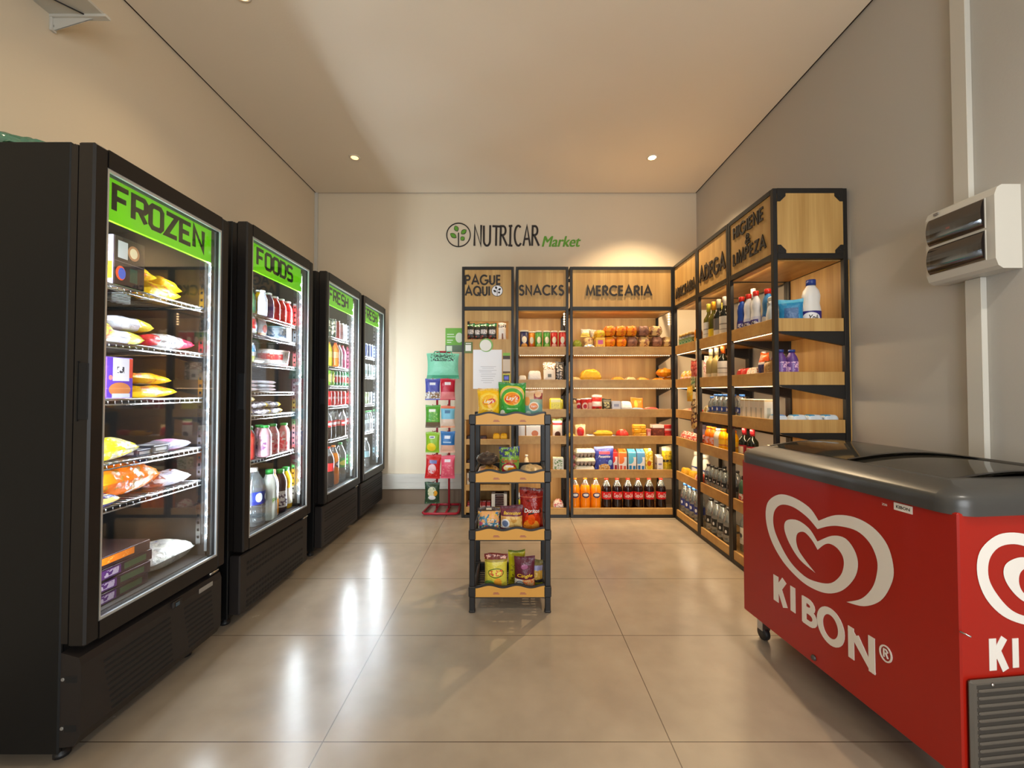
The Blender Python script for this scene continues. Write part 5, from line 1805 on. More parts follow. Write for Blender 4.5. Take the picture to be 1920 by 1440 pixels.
put(mk_box('biscuit_pack', .11, .08, .15, M_YL, .01), 'bright yellow biscuit pack behind the other yellow pack', 'food pack', SNKL, SNKL.s_at(1045, .2), .2, z)
z = BZ[3]
M_BR = design('bread_box', (232, 226, 218), [('e', .5, .5, .2, .2, (196, 110, 50)), ('r', .9, .95, .2, .8, (70, 70, 80))])
put(mk_box('cracker_box', .07, .08, .155, design('plain_box', (226, 222, 218), [('r', .1, .9, .1, .2, (180, 190, 200))])), 'white cracker box on the snacks unit, left of the bread box', 'food pack', SNKL, SNKL.s_at(977.5, .08), .08, z)
put(mk_box('cracker_box', .17, .08, .155, M_BR), 'white box with a bread picture on the snacks unit', 'food pack', SNKL, SNKL.s_at(1002.5, .08), .08, z)
put(mk_bag('snack_bag', .10, .22, .06, design('cocoa_bag', (226, 214, 204), [('e', .5, .3, .3, .14, (90, 50, 36)), ('b', .72, .82, (170, 40, 50)), ('b', .9, 1, (90, 110, 60))]), seed=16), 'white snack bag with a brown picture by the right post', 'snack bag', SNKL, SNKL.s_at(1045, .09), .09, z)
z = BZ[4]
put(mk_box('tea_box', .10, .08, .165, design('tea', (226, 224, 206), [('N', .1, .9, .2, .9, 6, .52, (110, 140, 80))])), 'white and green tea box at the right of the snacks unit', 'food pack', SNKL, SNKL.s_at(1046, .08), .08, z)
put(mk_bottle('sauce_bottle', .024, .19, MILKY, plain('cream_sauce', (230, 206, 170)), WHITE, plain('saucelab', (206, 110, 80)), (.2, .5), capr=.6), 'small cream sauce bottle on the snacks unit', 'bottle', SNKL, SNKL.s_at(987, .08), .08, z)
put(mk_pack('snack_pack', .10, .1, .09, design('striped', (206, 170, 160), [('s', 'u', 4, .5, (120, 60, 90))])), 'flat striped pack at the left of the snacks unit', 'food pack', SNKL, SNKL.s_at(972, .1) + .045, .19, z + .001)
z = BZ[5]
put(mk_bag('candy_bag', .12, .17, .05, design('candy_blue', (206, 214, 222), [('N', 0, 1, .2, .8, 7, .5, (50, 70, 130))]), seed=17), 'blue and white candy bag behind the red corn chips bag', 'snack bag', SNKL, SNKL.s_at(981.5, .14), .14, z)
put(mk_bag('candy_bag', .10, .12, .04, design('candy_lime', (206, 210, 40), [('b', .5, .6, (240, 240, 170))]), seed=18), 'lime yellow candy bag in front of the blue candy bag', 'snack bag', SNKL, SNKL.s_at(979, .07), .07, z)
put(mk_pack('candy_pack', .10, .1, .12, design('pinkcream', (226, 206, 190), [('N', 0, 1, 0, 1, 6, .55, (190, 90, 90))]), 3, .004), 'cream and pink candy pack at the right of the bottom shelf', 'food pack', SNKL, SNKL.s_at(1046, .09), .09, z + .001)

# --- checkout unit --------------------------------------------------------
M_DK = design('seed_pouch', (36, 40, 34), [('b', .82, .97, (30, 116, 60)), ('N', .1, .9, .82, .97, 10, .58, (220, 226, 214)), ('r', .1, .9, .36, .62, (150, 136, 128)), ('N', .1, .9, .36, .62, 12, .5, (226, 220, 214)), ('N', .1, .9, .02, .26, 6, .52, (190, 70, 60))])
k_seed = mk_bag('seed_pouch', .088, .168, .045, M_DK, seed=19, wr=.0015)
row(k_seed, PAYL, [882, 895, 908.5, 923], .075, 1.7205, 'dark pouch with green top', 'window of the checkout unit', 'food pack', 'dark pouches in the checkout window', .04)
put(mk_bag('seed_pouch', .078, .172, .04, design('white_pouch', (226, 220, 210), [('b', .72, .92, (70, 66, 62)), ('N', .1, .9, .72, .92, 12, .5, (200, 200, 196)), ('r', .45, .65, .05, .38, (130, 84, 60))]), seed=20, wr=.0015), 'white pouch at the right of the checkout window', 'food pack', PAYL, PAYL.s_at(941.5, .07), .07, 1.7205)
PZB = [zz - LIP * .7 + .0185 for zz in (.755, .522, .312, .1)]
M_CHOC = design('choc_bar', (54, 30, 26), [('N', .1, .9, .2, .8, 6, .55, (120, 60, 40))])
k_yel = mk_pack('candy_pack', .07, .09, .085, design('gold_candy', (240, 176, 20), [('N', .1, .9, .1, .9, 8, .56, (214, 130, 10))]), 5, .003, 21)
row(k_yel, PAYL, [931, 945], .08, PZB[0] + .001, 'golden candy pack', 'checkout unit, top open shelf', 'food pack', 'golden candy packs')
k_choc = mk_box('chocolate_box', .075, .09, .065, M_CHOC, .004)
for i, (px, sh, lab) in enumerate(((881, 0, 'dark chocolate box at the left of the top open checkout shelf'), (906, 0, 'dark chocolate box left of the golden candy packs'), (881, 1, 'dark chocolate box at the left of the second open checkout shelf'),
                                   (912, 1, 'dark chocolate box behind the dark snack pack of the stand'))):
    put(k_choc, lab, 'food pack', PAYL, PAYL.s_at(px, .09), .09, PZB[sh], group='dark chocolate boxes on the checkout unit')
put(mk_box('cracker_box', .05, .1, .145, design('cream_box', (222, 210, 186), [('N', .1, .9, .1, .9, 6, .55, (170, 130, 100))])), 'cream box at the left of the third open checkout shelf', 'food pack', PAYL, PAYL.s_at(878.5, .09), .09, PZB[2])
k_cr = mk_box('candy_box', .038, .08, .072, design('red_candy', (150, 34, 34), [('b', .3, .55, (236, 200, 196))]), .003)
row(k_cr, PAYL, [878.5, 900, 908.5, 917], .085, PZB[3] + .0005, 'small dark red candy box', 'bottom checkout shelf', 'food pack', 'small red candy boxes')
k_tray = mk_box('display_tray', .15, .10, .155, [design('bar_tray', (230, 222, 208), [('r', .22, .80, .2, 1.0, (60, 36, 34)), ('s', 'v', 1, .0, (0, 0, 0))])])
tr_o = put(k_tray, 'white display tray of dark chocolate bars on the bottom checkout shelf', 'tray', PAYL, PAYL.s_at(936.5, .09), .09, PZB[3])
k_bar = mk_pack('chocolate_bar', .078, .03, .02, design('bar_wrap', (70, 44, 44), [('r', .12, .88, .3, .7, (200, 190, 190))]), 6)
for i in range(5): put(k_bar, 'chocolate bar in the display tray, ' + ['lowest', 'second lowest', 'middle', 'second highest', 'topmost'][i] + ' of the five', 'chocolate bar', PAYL, PAYL.s_at(937, .03), .0235, PZB[3] + .040 + i * .0215, tilt=(.0, 0), group='chocolate bars in the display tray')

# --- side units ------------------------------------------------------------
G = 'glass jars on the corner unit'
z = BZ[0]
k_gj = mk_bottle('preserve_jar', .030, .16, [(.9, 0), (1, .04), (1, .74), (.84, .82), (.84, .85)], CLEAR, plain('jar_lid', (200, 160, 90)), design('jarlab', (170, 190, 150), [('N', 0, 1, 0, 1, 8, .5, (80, 130, 90))]), (.2, .6), capr=.88, liquid=plain('pickles', (120, 140, 80)), fill=.7)
row(k_gj, CORL, [.06, .125, .19, .255], .055, z, 'small glass jar', 'top shelf of the corner unit', 'jar', G)
put(mk_bottle('sauce_bottle', .034, .2, JUICE, plain('amber_jar', (226, 140, 30)), CAPS['white'], plain('amberlab', (236, 170, 60)), (.1, .5), capr=.6), 'amber sauce bottle right of the small glass jars', 'bottle', CORL, .355, .075, z)
put(mk_bottle('oil_bottle', .032, .29, WINE, plain('oil_dark', (50, 54, 30), .1), plain('oilcap', (90, 160, 120)), plain('oillab', (60, 80, 50)), (.25, .55), capr=.45), 'tall dark oil bottle with a green cap by the post', 'bottle', CORL, .40, .16, z)
z = BZ[1]
k_yc = mk_pack('candy_pack', .07, .09, .13, design('candy_y', (242, 190, 30), [('N', 0, 1, 0, .5, 7, .5, (240, 200, 190))]), 3, .004, 31)
row(k_yc, CORL, [.08, .165, .25], .08, z + .001, 'small yellow candy pack', 'second shelf of the corner unit', 'food pack', 'yellow candy packs on the corner unit')
put(mk_bag('snack_bag', .14, .26, .06, design('whitepink', (230, 216, 214), [('N', 0, 1, .4, 1, 6, .52, (190, 120, 140)), ('b', .08, .2, (240, 236, 220))]), seed=33), 'tall white and pink snack bag on the corner unit', 'snack bag', CORL, .33, .17, z)
z = BZ[2]
put(mk_pack('pasta_pack', .30, .12, .07, design('flatred', (232, 190, 160), [('r', .4, 1, .1, .9, (220, 80, 60))]), 4), 'flat red and cream pack on the third shelf of the corner unit', 'food pack', CORL, .22, .09, z + .001)
z = BZ[3]
put(mk_box('black_box', .25, .14, .187, design('blackbox', (58, 54, 70), [('r', .25, .95, .35, .8, (104, 98, 124)), ('b', .93, 1, (80, 76, 90))])), 'large dark grey box on the corner unit', 'food pack', CORL, .175, .23, z)
M_MIX = design('red_mix', (206, 80, 70), [('n', 6, .5, (236, 206, 190)), ('n', 9, .62, (60, 30, 40))])
k_mix = mk_pack('snack_pack', .095, .09, .11, M_MIX, 2.6, .005, 35)
row(k_mix, CORL, [.08, .183, .286, .39], .08, z + .001, 'red and white snack pack', 'in front of the dark grey box', 'food pack', 'red snack packs on the corner unit')
z = BZ[4]
k_jug = mk_bottle('detergent_jug', .062, .25, [(.9, 0), (1, .03), (1, .5), (.85, .66), (.5, .82), (.4, .86)], WHITE, CAPS['white'], design('juglab', (40, 70, 150), [('e', .5, .5, .2, .4, (230, 236, 240))]), (.08, .48), capr=.42, sy=.7)
row(k_jug, CORL, [.12, .30], .16, z, 'white detergent jug with blue label', 'fifth shelf of the corner unit', 'bottle', 'white detergent jugs')
k_yb = mk_pack('food_pack', .10, .07, .095, plain('yellowbar', (240, 180, 40)), 6, .002)
row(k_yb, CORL, [.10, .26], .068, z + .001, 'yellow pack', 'in front of the white detergent jugs', 'food pack', 'yellow packs on the fifth shelf')
put(mk_pack('food_pack', .08, .08, .10, design('redpk', (232, 100, 80), [('r', 0, .4, 0, 1, (240, 200, 190))]), 3, .003), 'red pack at the right end of the corner unit fifth shelf', 'food pack', CORL, .39, .07, z + .001)

M_WBL = design('water_blue', (40, 56, 140), [('e', .42, .55, .05, .36, (235, 240, 248)), ('e', .56, .5, .04, .24, (235, 240, 248))])
M_WBK = design('water_black', (30, 32, 36), [('e', .42, .55, .05, .36, (230, 234, 238)), ('e', .58, .4, .03, .2, (230, 234, 238))])
k_wbig = mk_bottle('water_bottle', .045, .32, WATER, CLEAR, CAPS['blue'], M_WBL, (.36, .56), capr=.44)
row(k_wbig, CORL, [.075, .17, .265, .36], .069, BZ[5], 'large water bottle with blue label', 'bottom shelf of the corner unit', 'bottle', 'blue label water bottles')
k_wsp = mk_bottle('water_bottle', .045, .31, WATER, CLEAR, CAPS['black'], M_WBK, (.36, .56), capr=.44)
row(k_wsp, WINL, [.075, .167, .259, .351], .069, BZ[5], 'large water bottle with black label', 'bottom shelf of the wine unit', 'bottle', 'large black label water bottles')
put(mk_bottle('water_bottle', .043, .30, WATER, CLEAR, CAPS['white'], design('whitelab', (232, 226, 216), [('e', .5, .5, .06, .14, (90, 90, 96))]), (.2, .6), capr=.44), 'water bottle with tall white label on the wine unit bottom shelf', 'bottle', WINL, .40, .165, BZ[5])
k_wsm = mk_bottle('water_bottle', .031, .215, WATER, CLEAR, CAPS['black'], M_WBK, (.40, .56), capr=.5)
row(k_wsm, WINL, [.06, .124, .188, .252, .316, .38, .437], .056, BZ[4], 'small water bottle with black cap, front row', 'fifth shelf of wine unit', 'bottle', 'small black cap water bottles')
row(k_wsm, WINL, [.17, .26, .35], .13, BZ[4], 'small water bottle with black cap, rear row', 'fifth shelf of wine unit', 'bottle', 'small black cap water bottles')
k_jo = mk_bottle('juice_bottle', .036, .20, JUICE, plain('juice_orange', (240, 116, 10), .15), CAPS['orange'], design('jo_lab', (232, 120, 60), [('N', 0, 1, 0, 1, 6, .5, (220, 180, 190))]), (.34, .6), capr=.58)
row(k_jo, WINL, [.064, .14], .062, BZ[3], 'deep orange juice bottle', 'fourth shelf of the wine unit', 'bottle', 'juice bottles on the wine unit')
put(mk_bottle('juice_bottle', .036, .195, JUICE, plain('juice_white', (222, 206, 190), .2), CAPS['white'], plain('jw_lab', (206, 204, 210)), (.34, .6), capr=.58), 'whitish juice bottle between the orange and yellow ones', 'bottle', WINL, .215, .062, BZ[3], group='juice bottles on the wine unit')
k_jy = mk_bottle('juice_bottle', .036, .20, JUICE, plain('juice_yellow', (244, 176, 10), .15), CAPS['orange'], design('jy_lab', (236, 190, 50), [('b', .1, .3, (206, 120, 60))]), (.34, .6), capr=.58)
row(k_jy, WINL, [.29, .365, .429], .062, BZ[3], 'yellow juice bottle', 'fourth shelf of the wine unit', 'bottle', 'juice bottles on the wine unit')
k_ws = mk_bottle('water_bottle', .033, .205, WATER, CLEAR, CAPS['blue'], design('ws_lab', (56, 76, 150), [('e', .5, .5, .05, .3, (235, 240, 248))]), (.36, .54), capr=.56)
row(k_ws, WINL, [.12, .192, .264, .336, .408], .058, BZ[2], 'small water bottle with blue cap, front row', 'third shelf of wine unit', 'bottle', 'small blue cap water bottles')
row(k_ws, WINL, [.155, .23, .305], .135, BZ[2], 'small water bottle with blue cap, rear row', 'third shelf of wine unit', 'bottle', 'small blue cap water bottles')
put(mk_pack('snack_pack', .07, .06, .11, design('floralpk', (232, 222, 190), [('N', 0, 1, 0, .6, 6, .5, (190, 150, 70))]), 2.6), 'small cream pack in front of the blue cap water bottles', 'food pack', WINL, .062, .056, BZ[2] + .001)
WG = mat('wine_glass_dark', (18, 22, 16), .08)
WGG = mat('wine_glass_green', (92, 84, 24), .1)
WGW = mat('wine_glass_pale', (170, 150, 92), .12)
def winek(cap, body, lab, l=(.14, .45), H=.345): return mk_bottle('wine_bottle', .039, H, WINE, body, cap, lab, l, capr=.42)
LW_ = design('wine_white', (222, 216, 206), [('b', .6, .66, (150, 140, 130)), ('b', .36, .4, (170, 160, 150))])
z = BZ[0]
for px, kit, lab in ((.07, winek(plain('cap_lime', (196, 186, 60)), WGG, LW_, (.1, .55)), 'white wine with striped white label, leftmost on the top wine shelf'), (.153, winek(plain('cap_amber', (240, 164, 30)), WGG, plain('wine_yellow', (226, 190, 30)), (.1, .36)), 'white wine with amber capsule and yellow label'),
                     (.237, winek(plain('cap_bone', (206, 200, 176)), WG, design('grey_white_lab', (216, 206, 190), [('b', .45, 1, (110, 106, 104))]), (.08, .56)), 'red wine with bone capsule and grey and white label'), (.325, winek(plain('cap_pale', (206, 200, 190)), WG, LW_, (.1, .56)), 'red wine with pale label, rightmost on the top wine shelf')):
    put(kit, lab, 'bottle', WINL, px, .064, z, group='wine bottles')
put(winek(plain('cap_lime', (196, 186, 60)), WGG, LW_), 'white wine with lime capsule standing behind the striped label one', 'bottle', WINL, .11, .15, z, group='wine bottles')
z = BZ[1]
k_ww = winek(plain('cap_white_green', (216, 214, 180)), WGW, plain('wine_cream', (212, 196, 160)), (.1, .3), .29)
row(k_ww, WINL, [.105, .195], .064, z, 'pale white wine with whitish capsule', 'second wine shelf', 'bottle', 'wine bottles')
put(winek(plain('cap_rust', (206, 96, 30)), WG, LW_, (.1, .6), .29), 'dark wine with rust capsule and large white label', 'bottle', WINL, .29, .064, z, group='wine bottles')
put(mk_pack('snack_pack', .08, .09, .13, plain('peach_pack', (232, 190, 140)), 3, .004), 'peach pack at the left of the second wine shelf', 'food pack', WINL, .075, .16, z + .001)

z = BZ[0]
put(winek(CAPS['white'], WG, LW_), 'dark bottle with white cap beside the post of the cleaning unit', 'bottle', CLNL, .067, .14, z)
def clk(key, body, cap, lab, R=.040, H=.285, sy=.7, l=(.06, .40), prof=CLEAN, **kw): return mk_bottle('cleaning_bottle', R, H, prof, plain(key, body), cap, lab, l, capr=kw.pop('capr', .46), sy=sy, **kw)
L1 = design('clean_violet', (70, 60, 150), [('N', .2, .8, .2, .8, 7, .5, (226, 226, 240))])
put(clk('clean_blue', (30, 80, 180), CAPS['red'], L1), 'round-shouldered blue cleaning bottle with red cap', 'bottle', CLNL, .07, .056, z)
k_bl = clk('clean_white', (226, 226, 230), CAPS['red'], design('clean_lab', (206, 208, 226), [('r', .3, .7, .1, .8, (70, 60, 150)), ('N', .25, .75, .3, .7, 8, .5, (230, 230, 240))]), texts=[('Ypê', 0, .14, 1.0, .2, 1, TS)], tmats=[M_INK])
row(k_bl, CLNL, [.152, .234], .056, z, 'white cleaning bottle with red cap', 'top shelf of the cleaning unit', 'bottle', 'white cleaning bottles with red caps')
put(clk('clean_sky', (60, 130, 190), CAPS['red'], design('ola', (40, 110, 190), [('e', .5, .5, .14, .4, (236, 236, 240))]), .042, .28), 'sky blue cleaning bottle with red cap near the corner post', 'bottle', CLNL, .317, .056, z)
r = thing('spray_bottle')
mb = MB()
mb.lathe([(.034, 0), (.037, .01), (.037, .10), (.028, .14), (.014, .165), (.013, .18)], 18, sy=.75)
mb.build('body', plain('spray_body', (206, 214, 220)), r)
mb = MB()
mb.box((-.03, -.012, .18), (.042, .012, .215), 0, .008)
mb.box((-.035, -.008, .135), (-.026, .008, .185), 0, .003)
mb.lathe([(.014, .165), (.016, .168), (.016, .182)], 14)
mb.build('trigger', CAPS['white'], r)
put(Kit(r), 'spray bottle with white trigger head on the cleaning unit', 'bottle', CLNL, .385, .062, z)
put(mk_bag('refill_pouch', .13, .185, .06, design('refill', (30, 130, 180), [('r', .2, .8, .35, .7, (60, 100, 150)), ('b', .88, 1, (90, 180, 210))]), seed=40), 'blue refill pouch standing right of the corner post', 'refill pouch', CLNL, .43, .15, z, PI / 2 - .5)
k_ype = mk_bottle('cleaning_bottle', .056, .305, CLEAN, plain('bleach', (226, 222, 216)), CAPS['dblue'], design('ype_lab', (52, 44, 120), [('e', .42, .55, .16, .36, (236, 234, 236)), ('e', .72, .3, .05, .12, (200, 170, 60))]), (.02, .36), capr=.46, sy=.7,
                  texts=[('Ypê', -.25, .13, .95, .15, 1, TS)], tmats=[M_INK])
put(k_ype, 'large white bleach bottle with dark blue cap and purple label', 'bottle', CLNL, .43, .275, z, PI / 2)

z = BZ[1]
put(mk_bottle('wine_bottle', .034, .22, WINE, WG, WHITE, plain('stripe_lab', (206, 200, 190)), (.1, .7), capr=.42), 'slim dark bottle with pale label left on the second cleaning shelf', 'bottle', CLNL, .08, .2, z)
k_sp = mk_pack('sponge_pack', .06, .09, .10, design('sponge_red', (206, 50, 40), [('N', 0, 1, 0, 1, 6, .6, (240, 220, 210))]), 4, .003)
row(k_sp, CLNL, [.06, .122], .075, z + .001, 'red sponge pack', 'second shelf of the cleaning unit', 'pack', 'small packs on the second cleaning shelf')
k_sp2 = mk_pack('sponge_pack', .05, .09, .10, design('sponge_white', (226, 216, 196), [('N', 0, 1, 0, 1, 6, .55, (206, 120, 90))]), 4, .003)
row(k_sp2, CLNL, [.178, .23], .075, z + .001, 'white sponge pack', 'second shelf of the cleaning unit', 'pack', 'small packs on the second cleaning shelf')
put(mk_bag('detergent_bag', .085, .19, .06, [design('omo', (52, 56, 120), [('b', .68, 1, (236, 96, 30)), ('b', .6, .68, (236, 226, 220)), ('e', .5, .2, .3, .12, (200, 190, 190))]), M_INK], seed=42), 'orange and blue washing powder bag on the cleaning unit', 'detergent bag', CLNL, .29, .07, z)
put(mk_bag('detergent_bag', .09, .13, .05, design('gold_refill', (150, 110, 60), [('N', .1, .9, .2, .9, 5, .5, (190, 150, 90))]), seed=43), 'brown gold refill bag in front of the white round dish', 'detergent bag', CLNL, .375, .053, z)
mb = MB()
mb.lathe([(.015, 0), (.07, .004), (.085, .016), (.084, .018), (.068, .007), (.001, .004)], 30)
mb.transform(lambda v: (v.x, v.z * 1.0, v.y + .085))
put(Kit(mb.build('round_dish', WHITE)), 'white round dish propped upright behind the gold refill bag', 'dish', CLNL, .345, .16, z + .001, tilt=(-.15, 0))
k_pu = mk_bottle('cleaning_bottle', .034, .195, MILKY, plain('softener', (96, 60, 130)), CAPS['dblue'], design('soft_lab', (120, 80, 150), [('N', 0, 1, 0, 1, 6, .52, (226, 180, 210)), ('b', 0, .25, (60, 50, 110))]), (.05, .62), capr=.55)
for i, (s_, d_, lab) in enumerate(((.44, .075, 'purple softener bottle behind the corner post, left one'), (.37, .10, 'purple softener bottle standing behind the other two at the corner'), (.44, .145, 'purple softener bottle, rightmost one of three at the corner'))):
    put(k_pu, lab, 'bottle', CLNL, s_, d_, z, PI / 2, group='purple softener bottles')

z = BZ[2]
put(k_ws, 'small water bottle with blue cap, alone on the cleaning unit', 'bottle', CLNL, .06, .06, z)
k_bx = mk_box('soap_carton', .052, .08, .175, design('soap', (232, 222, 204), [('r', .2, .5, .3, .7, (190, 186, 170)), ('b', .93, 1, (226, 200, 150))]))
row(k_bx, CLNL, [.115, .169, .223, .277, .331], .066, z, 'white upright carton', 'third shelf of the cleaning unit', 'carton', 'white upright cartons', jit=.008)
M_TIS = design('tissue', (206, 216, 226), [('r', .1, .45, .1, .9, (70, 150, 200)), ('r', .6, .9, .2, .8, (90, 130, 190))])
k_ti = mk_pack('tissue_pack', .09, .07, .085, M_TIS, 6)
put(k_ti, 'light blue tissue pack left of the corner post', 'tissue pack', CLNL, .425, .066, z + .001, group='light blue tissue packs')
for i, d_ in enumerate((.17, .265, .36)):
    put(k_ti, ['first', 'middle', 'last'][i] + ' light blue tissue pack on the open end of the cleaning unit', 'tissue pack', CLNL, .44, d_, z + .001, PI / 2, group='light blue tissue packs')
z = BZ[3]
k_rw = mk_bottle('wine_bottle', .038, .24, WINE, WG, plain('cap_wine', (150, 30, 40)), design('wine_red_lab', (150, 30, 44), [('r', .36, .64, .1, .9, (224, 206, 176))]), (.08, .5), capr=.42)
row(k_rw, CLNL, [.07, .165], .064, z, 'dark bottle with red and cream label', 'fourth shelf of the cleaning unit', 'bottle', 'red label bottles')
put(mk_box('soap_carton', .04, .08, .15, plain('carton_cream', (226, 206, 170))), 'cream carton left of the corner post on the fourth cleaning shelf', 'carton', CLNL, .37, .085, z)
put(mk_box('soap_carton', .08, .08, .15, plain('carton_cream', (226, 206, 170))), 'cream carton just right of the corner post above the freezer', 'carton', CLNL, .435, .14, z, PI / 2)
z = BZ[4]
put(mk_pack('tissue_pack', .1, .1, .28, design('pads', (214, 220, 232), [('N', 0, 1, 0, 1, 5, .5, (70, 90, 160))]), 6), 'blue and white pack by the post, fifth cleaning shelf', 'tissue pack', CLNL, .09, .2, z + .001)
k_gn = mk_bottle('cleaning_bottle', .034, .22, CLEAN, plain('clean_green', (60, 90, 70)), CAPS['black'], design('gl', (206, 90, 80), [('N', 0, 1, 0, 1, 6, .5, (226, 216, 206))]), (.05, .45), capr=.46)
row(k_gn, CLNL, [.065, .14], .06, z, 'dark green bottle with black cap', 'beside the freezer corner', 'bottle', 'dark green bottles')
z = BZ[5]
put(mk_bag('paper_bag', .13, .27, .09, design('whitebag', (222, 210, 186), [('e', .5, .35, .06, .04, (120, 110, 100)), ('e', .4, .7, .06, .04, (150, 140, 130))]), seed=45), 'white bag on the bottom shelf beside the freezer', 'bag', CLNL, .10, .1, z)

# strip of small snacks clipped to the post between corner and wine units
st = thing('clip_strip', 'white hanging clip strip on the post left of the wine bottles', 'clip strip', (XS - .006, 3.372, 1.645), -PI / 2)
mb = MB()
mb.box((-.012, -.002, -.62), (.012, .0, 0), 0)
for i in range(6): mb.box((-.010, -.006, -.12 - i * .085), (.010, -.002, -.112 - i * .085), 0)
mb.tube([(0, 0, 0), (0, .003, .015), (0, .012, .012)], .002, 6)
mb.build('strip', plain('strip_bone', (216, 196, 160)), st)
for i, (c, c2, zz, yy, nm) in enumerate((((226, 120, 100), (200, 60, 50), 1.34, 3.38, 'topmost, coral red'), ((206, 196, 140), (120, 150, 90), 1.23, 3.40, 'second, green and cream'), ((236, 170, 30), (226, 190, 80), 1.13, 3.405, 'third, amber'), ((206, 176, 130), (90, 60, 40), 1.02, 3.39, 'fourth, tan'), ((214, 180, 110), (96, 40, 40), .90, 3.385, 'lowest, brown-tipped'))):
    kb = mk_bag('snack_bag', .085, .135, .03, design('strip_%d' % i, c, [('N', 0, 1, 0, 1, 5, .5, c2)]), seed=50 + i)
    kb.put('small snack bag on the clip strip, ' + nm, 'snack bag', (XS - .025, yy, zz), (0, 0, -PI / 2 + .1 * (-1) ** i), 'snack bags on the clip strip')

# --- snack stand ------------------------------------------------------------
class Spot:
    o = Vector((0, 0, 0))
    rz = 0.0
    def w(s, a, d, z): return (a, d, z)
ST = Spot()
RED = mat('print_red', (204, 34, 36), .4)
PW = mat('print_white', (245, 243, 238), .4)
PK = mat('print_black', (24, 20, 20), .4)
PYL = mat('print_yellow', (246, 202, 40), .4)
def ribbon(cu, cv, w, h, m):
    pts = arc(cu, cv, w / 2, h / 2, 0, 350, 35)
    pts = [(x, y + .03 * math.sin((x - cu) * 9)) for x, y in pts]
    def ex(mb, fn):
        mb.prism([(cu, cv)] and pts, lambda x, z, o: fn(x, z, -.0007), 0, m)
    return ex
M_LY = design('chips_yellow', (240, 186, 16), [('e', .5, .62, .42, .27, (244, 206, 70)), ('e', .5, .62, .33, .2, (236, 176, 10)), ('b', .94, 1, (214, 170, 30)), ('r', .34, .66, .36, .375, (170, 110, 10)), ('N', .7, .95, .06, .22, 9, .5, (206, 120, 40))], .28)
k = mk_bag('chips_bag', .142, .198, .075, [M_LY, RED, PW], [("Lay's", .5, .62, .44, .125, 2, TS)], seed=60, extra=ribbon(.5, .62, .56, .15, 1))
put(k, 'yellow chips bag with red logo on the top tier of the snack stand', 'snack bag', ST, -.155, 2.285, 1.0372, .04)
k = mk_bag('chips_bag', .13, .20, .06, [design('chips_beige', (222, 190, 110), [('N', 0, 1, .5, 1, 6, .5, (206, 150, 90)), ('e', .3, .4, .3, .3, (236, 214, 160))], .3)], seed=61)
put(k, 'beige chips bag standing behind the yellow chips bag', 'snack bag', ST, -.178, 2.37, 1.0372, .1)
M_LG = design('chips_green', (52, 150, 52), [('e', .5, .70, .46, .24, (232, 200, 60)), ('e', .5, .66, .45, .24, (226, 190, 130)), ('e', .5, .60, .42, .26, (70, 164, 60)), ('e', .5, .60, .32, .17, (240, 200, 70)), ('e', .5, .60, .29, .15, (236, 140, 30)), ('b', .93, 1, (50, 132, 50)), ('e', .14, .22, .1, .1, (222, 222, 206)), ('e', .26, .12, .16, .12, (226, 190, 110)), ('r', .3, .72, .335, .36, (170, 214, 150)), ('N', .6, .95, .04, .26, 6, .56, (150, 206, 110))], .28)
k = mk_bag('chips_bag', .158, .226, .08, [M_LG, RED, PW], [("Lay's", .5, .60, .45, .125, 2, TS)], seed=62, extra=ribbon(.5, .60, .55, .14, 1))
put(k, 'large green chips bag in the middle of the top tier', 'snack bag', ST, -.008, 2.285, 1.0372, -.03)
M_LT = design('chips_teal', (150, 166, 140), [('b', .72, 1, (214, 176, 136)), ('r', .55, .98, .72, .9, (150, 60, 60)), ('e', .76, .86, .16, .08, (226, 176, 130)), ('e', .55, .42, .5, .22, (120, 166, 156)), ('e', .55, .50, .26, .14, (230, 214, 190)), ('e', .55, .5, .2, .1, (226, 130, 60)), ('e', .2, .66, .15, .14, (226, 150, 80)), ('e', .26, .26, .14, .1, (190, 206, 190)), ('b', .0, .14, (206, 196, 170)), ('r', .55, 1, .04, .16, (226, 160, 100))], .3)
k = mk_bag('chips_bag', .122, .19, .06, [M_LT, PW], [("Lay's", .55, .5, .28, .075, 1, TS)], seed=63)
put(k, 'pale teal and peach chips bag at the right of the top tier', 'snack bag', ST, .136, 2.285, 1.0372, -.05)

z = TIER[1] + .0062
put(mk_pack('snack_bag', .125, .17, .07, design('peach_bag', (214, 160, 90), [('N', 0, .5, 0, 1, 5, .5, (232, 160, 120)), ('r', .4, .9, .05, .5, (196, 140, 60))]), 2.3, .005, 64), 'peach snack bag lying under the dark one on the second tier', 'snack bag', ST, -.155, 2.315, z)
put(mk_pack('snack_bag', .125, .17, .07, design('dark_bag', (62, 50, 44), [('N', 0, 1, 0, 1, 6, .55, (96, 80, 66)), ('r', .45, .85, .55, .8, (196, 150, 130))]), 2.3, .006, 65), 'dark brown snack bag lying on the peach one', 'snack bag', ST, -.152, 2.32, z + .07, .1, (-.12, 0))
M_JE = design('onion_green', (116, 156, 60), [('n', 5, .56, (60, 96, 60)), ('N', 0, 1, .7, 1, 6, .5, (44, 50, 110)), ('N', 0, 1, .6, 1, 8, .58, (150, 190, 60)), ('e', .48, .33, .38, .2, (150, 30, 40)), ('e', .45, .36, .26, .1, (236, 214, 150)), ('e', .62, .28, .22, .13, (240, 150, 20)), ('r', .3, .7, .38, .43, (230, 226, 226)), ('N', .3, .95, 0, .14, 5, .5, (70, 66, 140))])
k = mk_bag('snack_bag', .118, .18, .06, [M_JE, RED, PYL], [('Cebolitos', .5, .585, .8, .12, 1, TS)], seed=66)
put(k, 'green onion snack bag with red lettering on the second tier', 'snack bag', ST, -.024, 2.285, z, .05)
